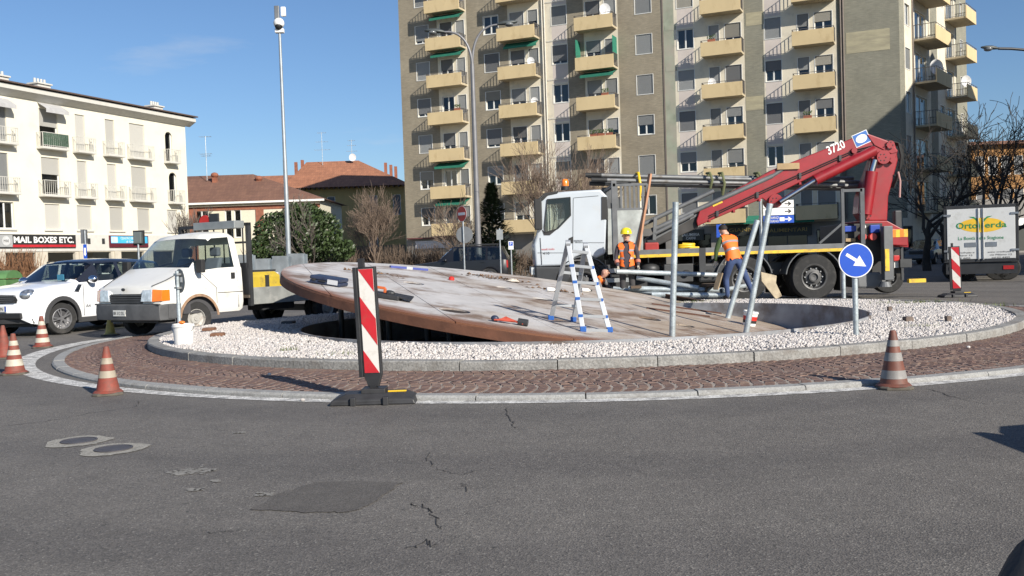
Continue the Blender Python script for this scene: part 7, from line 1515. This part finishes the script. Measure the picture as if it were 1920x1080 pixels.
M_case = mat('navy_case',(.025,.035,.07),.45,var=.25,scale=8); t = dthing('blue_tool_case','dark blue hard tool case lying on the raised left rim of the disc','tool case',616,536,-.25)
MB().box(-.27,.27,-.17,.17,0,.062).build('lower_shell', M_case, t, bevel=.02); MB().box(-.27,.27,-.17,.17,.066,.13).build('lid', M_case, t, bevel=.02); MB().box(.05,.23,-.178,-.168,.025,.10).build('white_label', mat('grey_label',(.45,.46,.48),.5), t); b = MB(); b.bar((-.1,-.18,.06),(.02,-.18,.06),.02).box(-.22,-.16,-.18,-.168,.045,.085); b.build('handle', M_bpl, t)
t = dthing('open_tool_box','open black tool case with an orange drill on the disc rim behind the front barrier','tool case',722,561,-.2)
MB().box(-.26,.26,-.15,.15,0,.07).build('lower_shell', M_bpl, t, bevel=.015); MB().add([(.02,.15,.07),(.42,.12,.06),(.46,-.14,.025),(.06,-.13,.07),(.02,.15,.085),(.42,.12,.075),(.46,-.14,.04),(.06,-.13,.085)],[(0,1,2,3),(4,5,6,7),(0,1,5,4),(1,2,6,5),(2,3,7,6),(3,0,4,7)]).build('lid', M_bpl, t)
b = MB(); b.bar((-.16,-.05,.08),(-.16,-.05,.15),.04).bar((-.16,-.05,.15),(0,-.05,.15),.04).bar((0,-.05,.15),(0,-.05,.08),.04); b.build('orange_handle', mat('tool_orange',(.55,.12,.03),.5), t, bevel=.008); b = MB(); b.sphere((-.2,0,.08),(.06,.05,.04)).sphere((.06,.02,.085),(.08,.06,.04)); b.build('tools', M_dark, t)
t = dthing('red_strap_bundle','bundle of red ratchet straps lying at the low front of the disc','straps',955,610,-.15); b = MB()
for i in range(7): a = i*.9; b.tube([(-.2+.05*math.sin(a),.05*math.cos(a),.03),(-.05+.03*math.cos(a*2),.06*math.sin(a),.06+.02*math.sin(a)),(.12,.04*math.cos(a+1),.04),(.2,.05*math.sin(a*1.4),.03)],.013,5)
b.build('straps', mat('strap_red',(.45,.07,.04),.8,var=.2), t, smooth=60); MB().cyl((.12,0,.05),(.26,-.01,.05),.05,n=14).build('roll', M_dark, t, smooth=40); MB().sphere((-.22,0,.045),(.06,.05,.045)).build('buckle', M_case, t, smooth=60)
a = on_disc(731,503)+DN*.035; c = on_disc(801,509)+DN*.035; t = thing('spirit_level','long blue spirit level lying near the top of the disc','spirit level',a); MB().bar((0,0,0),c-a,.10,.05).build('bar', mat('level_blue',(.05,.07,.28),.4), t, bevel=.006); MB().bar((c-a)*.42,(c-a)*.58,.105,.056).build('middle_band', M_alu, t)
for px,py,w_,n_,sd2 in ((945,527,.8,90,1),(1045,548,.55,70,2),(700,515,.7,50,3),(905,520,.5,40,6)):
    r2 = random.Random(sd2); b = MB()
    for i in range(n_):
        x,y = r2.gauss(0,w_*.4),r2.gauss(0,w_*.16); s = r2.uniform(.02,.06); a = r2.uniform(0,PI); z = r2.uniform(.0,.03)*math.exp(-(x/w_)**2*4)+.004; b.add([(x+s*math.cos(a),y+s*math.sin(a),z),(x-s*.5*math.sin(a),y+s*.5*math.cos(a),z+r2.uniform(0,.04)),(x-s*math.cos(a),y-s*math.sin(a),z),(x+s*.4*math.sin(a),y-s*.4*math.cos(a),z+.01)],[(0,1,2),(0,2,3)])
    o = b.build('leaf_litter', mat('leaf_litter',(.16,.095,.055),.9,var=.5,scale=14), kind='stuff'); o.matrix_world = Matrix.Translation(on_disc(px,py)+DN*.022) @ DM.to_3x3().to_4x4()
t = dthing('crumpled_rag','crumpled pale rag in the brown litter at the top of the disc','rag',962,531,0); b = MB(); r2 = random.Random(3); rings = [[(.16*q*math.cos(a)*r2.uniform(.7,1.3),.10*q*math.sin(a)*r2.uniform(.7,1.3),.07*(1-q)+r2.uniform(0,.03)) for a in [2*PI*k/10 for k in range(10)]] for q in (1,.7,.3)]; b.loft(rings); b.build('cloth', mat('pale_rag',(.5,.45,.38),.9,var=.2), t)
for px,py,lab in ((1033,549,'small white plastic bottle lying left of the stepladder'),(1098,550,'white and black pump bottle lying behind the stepladder')):
    t = dthing('plastic_bottle',lab,'bottle',px,py,.4); MB().lathe([(.035,-.1),(.04,-.08),(.04,.05),(.015,.08),(.015,.1)],n=12,axis='x',c=(0,0,.045)).build('bottle', M_white, t, smooth=50); MB().cyl((.10,0,.045),(.14,0,.045),.018,n=10).build('cap', M_ink if px > 1050 else M_red, t)
t = dthing('red_marker','small red marker cap beside a slit in the disc','cap',846,527,0); MB().lathe([(.06,0),(.055,.05),(.02,.07),(.003,.07)],n=14).build('cap', M_red, t, smooth=40)
a = on_disc(1247,561)+DN*.06; c = on_disc(1376,583)+DN*.06; t = thing('rusty_channel_beam','dark rusty channel beam lying along the far edge of the disc','beam',a); d = c-a; b = MB(); b.bar((0,0,0),d,.02,.12); b.bar(Vector((0,-.06,.055)),d+Vector((0,-.06,.055)),.12,.012); b.bar(Vector((0,-.06,-.05)),d+Vector((0,-.06,-.05)),.12,.012); b.build('channel', mat('dark_rust',(.055,.032,.024),.85,var=.3,scale=5), t)
for px0,py0,px1,py1,lab in ((1222,572,1352,590,'reddish rusty strip plate on the disc in front of the dark beam, upper one'),(1212,580,1330,596,'reddish rusty strip plate on the disc in front of the dark beam, lower one')):
    a = on_disc(px0,py0)+DN*.03; c = on_disc(px1,py1)+DN*.03; t = thing('rusty_strip',lab,'steel strip',a,group='rusty strips on the disc'); MB().bar((0,0,0),c-a,.16,.012,up=tuple(DN)).build('strip', M_drust, t)
# boards, stones
M_timb = mat('weathered_timber',(.30,.225,.14),.85,var=.25,scale=6,dirt=(.14,.10,.07),dscale=4,damt=.4)
Y = 21.0; b = MB(); pts = [at(px,py,Y) for px,py in ((1429,510),(1458,517),(1456,531),(1466,555),(1454,561),(1429,527))]; c = pts[0].copy(); t = thing('broken_board','broken pale board leaning in front of the truck wheel','board',(c.x,Y,.2)); b.prism([(p.x-c.x,p.z-.2) for p in pts], lambda a,d,q: (a,q+.2*d,d), -.03,.03); b.build('board', mat('pale_board',(.42,.35,.24),.85,var=.2,scale=6,dirt=(.22,.17,.11),dscale=4,damt=.4), t, bevel=.008)
b = MB(); a = at(1351,512,20.9); c = at(1342,543,20.8); t = MB().bar(a,c,.14,.03).build('timber_board', M_timb, bevel=.005); tag(t,'short timber board held upright in the left glove of the bending worker','board')
for px,py,w_,lab in ((393,619,.2,'flat brown brick lying on the gravel, farther one of the pair near the bucket'),(408,629,.2,'flat brown brick lying on the gravel, nearer one of the pair near the bucket'),(541,606,.22,'dark brick lying in the shade on the gravel left of the pit'),(1702,602,.11,'brown stone lying on the gravel at the right'),(1668,582,.06,'small brown stone on the gravel near the pit end at the right'),(1778,601,.07,'flat dark stone on the gravel at the far right')):
    p = gnd(px,py,.2); t = thing('brick_piece',lab,'brick',(p.x,p.y,.195),rr.uniform(-.3,.3),group='loose bricks on the gravel'); r2 = random.Random(px); b = MB(); h = .05 if w_ > .15 else .07
    b.loft([[(w_*(sx+r2.uniform(-.1,.1))*.5*k,.1*w_/.2*(sy+r2.uniform(-.1,.1))*k,z) for sx,sy in ((-1,-1),(1,-1),(1,1),(-1,1))] for z,k in ((0,1),(h*.8,1),(h,.85))]); b.build('brick', mat('brown_brick',(.17,.085,.05),.9,var=.25,scale=12) if px < 500 else M_dark if px == 541 else mat('grey_brown_stone',(.15,.115,.095),.9,var=.25,scale=12), t)
for i,(px,py) in enumerate(((567,752),(1342,676),(1365,677),(1408,676),(505,704),(1816,653))):
    p = gnd(px,py,.06); z = .004 if px == 567 else .09; p = gnd(px,py,z); t = MB().sphere((0,0,.014),(.024,.02,.016),7,5).build('stray_chip', M_grav, loc=p); tag(t,['single white marble chip on the road beside the front barrier base','white marble chip on the bricks below the kerb, left of three','white marble chip on the bricks below the kerb, middle of three','white marble chip on the bricks below the kerb, right of three','white marble chip on the bricks left of the front barrier','white marble chip on the bricks far right'][i],'pebble','stray white chips')
# ---------------------------------------------------------------- people
M_skin = mat('skin',(.50,.28,.20),.55,var=.08,scale=6); M_jack = mat('dark_jacket',(.055,.045,.055),.9,var=.2,scale=6); M_trou = mat('dark_trousers',(.05,.048,.05),.9,var=.2,scale=5); M_boot = mat('boot',(.03,.025,.022),.7); M_vest = mat('hi_vis_orange',(.95,.17,.02),.65,var=.05,scale=7); M_refl = mat('reflective_band',(.36,.33,.33),.4,.3,var=.1); M_green = mat('green_sleeve',(.06,.10,.035),.9,var=.2); M_jean = mat('blue_jeans',(.04,.065,.15),.9,var=.25,scale=6); M_hair = mat('dark_hair',(.018,.014,.012),.8); M_glove = mat('work_glove',(.42,.38,.31),.9,var=.15); M_hat = mat('helmet_yellow',(.80,.62,.02),.3,coat=.4,var=.03)
def hand(parent, wrist, d, m, side, curl=.7):
    # five-finger hand hanging from the wrist along d, palm turned inwards
    wrist = Vector(wrist); d = Vector(d).normalized(); s_ = Vector((0,-1,0)); s_ = (s_-d*s_.dot(d)).normalized(); n_ = d.cross(s_)*side
    b = MB(); b.loft([[wrist+d*f+s_*a*w_+n_*c*h_ for a,c in ((-1,-1),(1,-1),(1,1),(-1,1))] for f,w_,h_ in ((-.02,.028,.022),(.03,.040,.020),(.085,.044,.016))])
    for k in range(4):
        o = s_*(.033-.022*k); ln = (.068,.078,.072,.056)[k]; p0 = wrist+d*.075+o; p1 = p0+d*ln*.5-n_*.01*curl; p2 = p1+(d*.6-n_*curl).normalized()*ln*.32; p3 = p2+(d*.1-n_).normalized()*ln*.3; b.tube([p0,p1,p2,p3],[.0105,.010,.009,.007],7)
    p0 = wrist+d*.025+s_*.03; p1 = p0+(d*.5+s_*.7-n_*.3).normalized()*.045; p2 = p1+(d*.85+s_*.1-n_*.5).normalized()*.035; b.tube([p0,p1,p2],[.014,.012,.009],7)
    return b.build('glove', m, parent, smooth=50)
def person(name, lab, loc, rz, J, mats_of, root='pelvis', skinlast=1):
    """J: name -> (x,y,z,rx,ry); bones between joints; one continuous skinned surface coloured by bone"""
    t = thing(name, lab, 'person', loc, rz); bones = [('pelvis','spine','top'),('spine','chest','top'),('chest','neck','top'),('neck','head0','skin'),('head0','head1','skin'),('head1','head2','skin')]
    for s_ in 'lr': bones += [('chest','sh'+s_,'sleeve'),('sh'+s_,'el'+s_,'sleeve'),('el'+s_,'wr'+s_,'sleeve'),('pelvis','hip'+s_,'leg'),('hip'+s_,'kn'+s_,'leg'),('kn'+s_,'an'+s_,'leg'),('an'+s_,'toe'+s_,'boot')]
    bones = [q for q in bones if q[0] in J and q[1] in J]; names = list(J); ix = {n:i for i,n in enumerate(names)}
    me = bpy.data.meshes.new('body'); me.from_pydata([J[n][:3] for n in names],[(ix[a],ix[c]) for a,c,_ in bones],[]); o = bpy.data.objects.new('body',me); COL.objects.link(o)
    md = o.modifiers.new('skin','SKIN'); md.use_smooth_shade = True; md.branch_smoothing = .6
    for n in names: v = me.skin_vertices[0].data[ix[n]]; v.radius = J[n][3:5]; v.use_root = (n == root)
    sb = o.modifiers.new('sub','SUBSURF'); sb.levels = 2; sb.render_levels = 2
    bpy.context.view_layer.update(); bake(o); me = o.data; keys = ['top','skin','sleeve','leg','boot']; me.materials.clear()
    for k in keys: me.materials.append(mats_of.get(k, M_jack))
    for p in me.polygons:
        best = (9,'top')
        for a,c,k in bones:
            A,C = Vector(J[a][:3]),Vector(J[c][:3]); d = C-A; f = max(0,min(1,(p.center-A).dot(d)/max(1e-6,d.length_squared))); w_ = (p.center-(A+d*f)).length-.5*(J[a][3]*(1-f)+J[c][3]*f)
            if w_ < best[0]: best = (w_,k)
        p.material_index = keys.index(best[1])
    setpar(o,t); t_bones = bones
    def near(p):
        best = (9,None,0)
        for a,c,k in bones:
            A,C = Vector(J[a][:3]),Vector(J[c][:3]); d = C-A; f = max(0,min(1,(p-A).dot(d)/max(1e-6,d.length_squared))); w_ = (p-(A+d*f)).length-.5*(J[a][3]*(1-f)+J[c][3]*f)
            if w_ < best[0]: best = (w_,(a,c),f)
        return best
    SHELL[t.name] = (o, near, J); return t, o
SHELL = {}
def vest(t, open_front=0.0, bands=(.28,.62)):
    # a sleeveless shell over the torso, lifted off the body; bands at two heights along the spine
    o, near, J = SHELL[t.name]; me = o.data; P0 = Vector(J['pelvis'][:3]); P1 = Vector(J['neck'][:3]); ax = P1-P0; V = MB(); Bd = MB(); vn = [v.normal.copy() for v in me.vertices]; vc = [v.co.copy() for v in me.vertices]
    for p in me.polygons:
        w_,bn,f = near(p.center); h_ = (p.center-P0).dot(ax)/ax.length_squared
        ok = bn in (('pelvis','spine'),('spine','chest'),('pelvis','hipl'),('pelvis','hipr')) or (bn == ('chest','neck') and f < .55) or (bn in (('chest','shl'),('chest','shr')) and f < .93)
        if not ok or h_ < -.08 or (open_front and abs(p.center.x) < open_front and p.normal.y < -.2): continue
        V.add([vc[i]+vn[i]*.022 for i in p.vertices],[tuple(range(len(p.vertices)))])
    v_ = weld(V,'vest',M_vest,t,60); bm = bmesh.new(); bm.from_mesh(v_.data)
    for q in bands:
        for e in (-.045,.045): bmesh.ops.bisect_plane(bm, geom=bm.verts[:]+bm.edges[:]+bm.faces[:], plane_co=P0+ax*(q+e), plane_no=ax)
    bm.normal_update(); bm.verts.ensure_lookup_table(); cen = [(f,(f.calc_center_median()-P0)) for f in bm.faces]
    for f,c in cen:
        h_ = c.dot(ax)/ax.length_squared; rad = (c-ax*h_).length
        if any(abs(h_-q) < .045 for q in bands) and rad < .27: Bd.add([v.co+v.normal*.006 for v in f.verts],[tuple(range(len(f.verts)))])
    bm.free(); weld(Bd,'reflective_band',M_refl,v_,60); return v_
def face(t, head0, head1, head2, hair=None, glasses=False, bald=False):
    # features on the -Y side of the head
    h1 = Vector(head1); b = MB(); f = h1+Vector((0,-.088,0)); b.loft([[f+Vector(q) for q in ((-.010,.0,.02),(.010,0,.02),(0,.012,.02))],[f+Vector(q) for q in ((-.019,.0,-.022),(.019,.0,-.022),(0,-.026,-.020))]]); b.sphere(h1+Vector((.088,.005,-.005)),(.012,.022,.034),8,6).sphere(h1+Vector((-.088,.005,-.005)),(.012,.022,.034),8,6); b.build('face_features', M_skin, t, smooth=60)
    b = MB(); 
    for s_ in (-1,1): b.sphere(h1+Vector((.032*s_,-.080,.026)),(.014,.01,.008),8,6)
    b.build('eyes', M_ink, t); MB().sphere(h1+Vector((0,-.078,-.055)),(.026,.010,.007),8,6).build('mouth', mat('lips',(.32,.12,.10),.5), t)
    if glasses: MB().box(h1.x-.07,h1.x+.07,h1.y-.100,h1.y-.085,h1.z+.01,h1.z+.045).build('sunglasses', M_ink, t, bevel=.008)
    if hair:
        b = MB(); rings = []
        for i in range(7):
            th_ = PI*.5*i/6*(1.15); rings.append([h1+Vector((.096*math.cos(th_-.12)*math.cos(a),.012+.108*math.cos(th_-.12)*math.sin(a)+.0,.035+.098*math.sin(th_-.12))) for a in [2*PI*k/18 for k in range(18)]])
        b.loft(rings); b.build('hair', hair, t, smooth=60)
def ringset(b, secs, n=20, a0=0, a1=2*PI, m=0):
    rings = []
    for c,rx,ry,tl in secs:
        rings.append([Vector(c)+Vector((rx*math.cos(a),ry*math.sin(a)*math.cos(tl),ry*math.sin(a)*math.sin(tl))) for a in [a0+(a1-a0)*k/n for k in range(n+1)]])
    b.loft(rings, False, False, m); return b
def stand(dx=0): 
    return {'pelvis':(0,0,.95,.155,.115),'spine':(0,0,1.14,.145,.11),'chest':(0,0,1.33,.165,.115),'neck':(0,.005,1.475,.058,.058),'head0':(0,-.005,1.545,.07,.075),'head1':(0,-.012,1.63,.088,.10),'head2':(0,-.005,1.71,.065,.075)}
# worker one : helmet, facing us, holding the end of a tube
J = stand(); J.update({'head0':(0,-.04,1.54,.07,.075),'head1':(0,-.055,1.62,.088,.098),'head2':(0,-.04,1.70,.065,.075),'shl':(.185,0,1.415,.068,.07),'ell':(.255,.03,1.13,.052,.052),'wrl':(.26,-.08,.90,.038,.038),'shr':(-.185,0,1.415,.068,.07),'elr':(-.25,.02,1.13,.052,.052),'wrr':(-.20,-.12,.90,.038,.038),'hipl':(.095,0,.88,.10,.105),'knl':(.11,-.02,.49,.068,.07),'anl':(.12,.02,.10,.048,.05),'toel':(.13,-.15,.045,.045,.04),'hipr':(-.095,0,.88,.10,.105),'knr':(-.11,-.02,.49,.068,.07),'anr':(-.12,.02,.10,.048,.05),'toer':(-.13,-.15,.045,.045,.04)})
p = at(1177,545,22.25); w1,_b = person('person','worker in a yellow helmet and open orange vest holding a steel tube',(p.x,22.25,.08),R(-8),J,{'skin':M_skin,'leg':M_trou,'boot':M_boot,'sleeve':M_jack,'top':M_jack})
face(w1,*[J[k][:3] for k in ('head0','head1','head2')]); hd_ = Vector(J['head1'][:3])
b = MB(); b.lathe([(.135,.02),(.132,.06),(.115,.115),(.08,.15),(.03,.168),(.003,.17)],c=hd_+Vector((0,.0,.02)),n=24); hl_ = b.build('helmet', M_hat, w1, smooth=50); b = MB(); b.loft([[hd_+Vector((.138*math.cos(a),.145*math.sin(a)-(.05 if math.sin(a)<-.2 else 0),.035)) for a in [2*PI*k/24 for k in range(24)]],[hd_+Vector((.125*math.cos(a),.125*math.sin(a),.05)) for a in [2*PI*k/24 for k in range(24)]]]); b.build('helmet_brim', M_hat, hl_, smooth=50); MB().bar(hd_+Vector((0,-.10,.12)),hd_+Vector((0,.10,.17)),.03,.015).build('helmet_ridge', M_hat, hl_)
vest(w1,.065)
for s_,k in ((1,'l'),(-1,'r')):
    w_ = Vector(J['wr'+k][:3]); e_ = Vector(J['el'+k][:3]); hand(w1,w_+(w_-e_).normalized()*.01,(w_-e_).normalized()+Vector((0,-.1,-.2)),M_glove,s_); MB().cyl(e_.lerp(w_,.35),e_.lerp(w_,.62),.06,.056,n=12).build('orange_cuff', mat('cuff_orange',(.45,.16,.11),.8), w1, smooth=60)
# worker two : seen from behind, bending to the left
J = {'pelvis':(0,.06,.93,.15,.12),'spine':(0,-.01,1.12,.145,.115),'chest':(0,-.13,1.31,.17,.125),'neck':(0,-.23,1.43,.06,.06),'head0':(0,-.28,1.48,.07,.075),'head1':(0,-.335,1.54,.088,.10),'head2':(0,-.37,1.62,.07,.078),'shl':(.185,-.17,1.37,.072,.075),'ell':(.24,-.26,1.10,.055,.055),'wrl':(.22,-.32,.86,.04,.04),'shr':(-.185,-.17,1.37,.072,.075),'elr':(-.24,-.30,1.10,.055,.055),'wrr':(-.16,-.42,.90,.04,.04),'hipl':(.10,.05,.86,.105,.11),'knl':(.13,-.10,.48,.072,.074),'anl':(.12,-.05,.10,.05,.05),'toel':(.13,-.20,.045,.048,.042),'hipr':(-.10,.06,.86,.105,.11),'knr':(-.22,.16,.48,.072,.074),'anr':(-.30,.30,.11,.05,.05),'toer':(-.31,.16,.045,.048,.042)}
p = at(1376,560,21.0); rz_ = R(205); w2,_b = person('person','worker in an orange vest and blue jeans bending with his back to us',(p.x,21.0,.19),rz_,J,{'skin':M_skin,'leg':M_jean,'boot':M_boot,'sleeve':M_green,'top':M_green})
face(w2,*[J[k][:3] for k in ('head0','head1','head2')],hair=M_hair)
vest(w2)
for s_,k in ((1,'l'),(-1,'r')): w_ = Vector(J['wr'+k][:3]); e_ = Vector(J['el'+k][:3]); hand(w2,w_+(w_-e_).normalized()*.01,(w_-e_).normalized(),M_glove,s_)
# worker three : bald, kneeling low behind the disc
J = {'pelvis':(0,.20,.34,.15,.12),'spine':(0,.10,.49,.145,.115),'chest':(0,-.02,.62,.165,.12),'neck':(0,-.11,.71,.06,.06),'head0':(0,-.15,.75,.07,.075),'head1':(0,-.19,.82,.088,.10),'head2':(0,-.19,.90,.072,.08),'shl':(.19,-.06,.66,.07,.07),'ell':(.27,-.18,.42,.052,.052),'wrl':(.16,-.36,.24,.04,.04),'shr':(-.19,-.06,.66,.07,.07),'elr':(-.27,-.18,.42,.052,.052),'wrr':(-.16,-.36,.24,.04,.04),'hipl':(.10,.18,.29,.10,.10),'knl':(.22,-.16,.12,.07,.07),'anl':(.16,.26,.08,.05,.05),'toel':(.16,.42,.05,.045,.04),'hipr':(-.10,.18,.29,.10,.10),'knr':(-.22,-.16,.12,.07,.07),'anr':(-.16,.26,.08,.05,.05),'toer':(-.16,.42,.05,.045,.04)}
p = at(1122,545,22.45); w3,_b = person('person','bald worker in an orange vest crouching low behind the disc, only head and shoulders showing',(p.x,22.45,.04),R(62),J,{'skin':M_skin,'leg':M_jean,'boot':M_boot,'sleeve':mat('grey_sleeve',(.16,.15,.15),.9),'top':M_jack})
face(w3,*[J[k][:3] for k in ('head0','head1','head2')]); vest(w3)
for s_,k in ((1,'l'),(-1,'r')): w_ = Vector(J['wr'+k][:3]); e_ = Vector(J['el'+k][:3]); hand(w3,w_,(w_-e_).normalized(),M_glove,s_)
# driver of the white hatchback
J = {'pelvis':(0,.0,.02,.15,.12),'spine':(0,.05,.2,.145,.115),'chest':(0,.08,.38,.165,.12),'neck':(0,.06,.52,.06,.06),'head0':(0,.03,.585,.07,.075),'head1':(0,.015,.67,.088,.10),'head2':(0,.02,.75,.07,.08),'shl':(.19,.06,.46,.065,.065),'ell':(.25,-.08,.22,.05,.05),'wrl':(.14,-.34,.34,.038,.038),'shr':(-.19,.06,.46,.065,.065),'elr':(-.25,-.08,.22,.05,.05),'wrr':(-.14,-.34,.34,.038,.038),'hipl':(.10,-.04,.0,.095,.095),'knl':(.13,-.46,.06,.07,.07),'anl':(.12,-.62,-.26,.05,.05),'toel':(.12,-.76,-.28,.045,.04),'hipr':(-.10,-.04,.0,.095,.095),'knr':(-.13,-.46,.06,.07,.07),'anr':(-.12,-.62,-.26,.05,.05),'toer':(-.12,-.76,-.28,.045,.04)}
q = MM @ Vector((-1.18,.40,.74)); dr,_b = person('person','driver with dark glasses seated at the wheel of the white hatchback',q,rz2+PI/2,J,{'skin':M_skin,'leg':M_trou,'boot':M_boot,'sleeve':M_jack,'top':M_jack}); face(dr,*[J[k][:3] for k in ('head0','head1','head2')],hair=M_hair,glasses=True)
for s_,k in ((1,'l'),(-1,'r')): w_ = Vector(J['wr'+k][:3]); e_ = Vector(J['el'+k][:3]); g_ = hand(dr,w_,(w_-e_).normalized(),M_skin,s_); g_.name = 'hand'

# the dark door edge of the car the picture is taken from
t = thing('car_door_edge','dark rounded edge of a car door in the bottom right corner','car door',(at(1905,1060,.8).x,.8,0)); o = t.location
MB().tube([at(2180,930,.95)-o,at(2050,1010,.85)-o,at(1975,1085,.78)-o,at(1925,1190,.74)-o],[.03,.034,.036,.036],16).build('rubber_seal', M_black, t, smooth=60)
MB().tube([at(2190,980,.95)-o,at(2065,1065,.85)-o,at(2000,1140,.78)-o,at(1950,1240,.74)-o],[.03,.034,.036,.036],16).build('inner_trim', M_bpl, t, smooth=60)
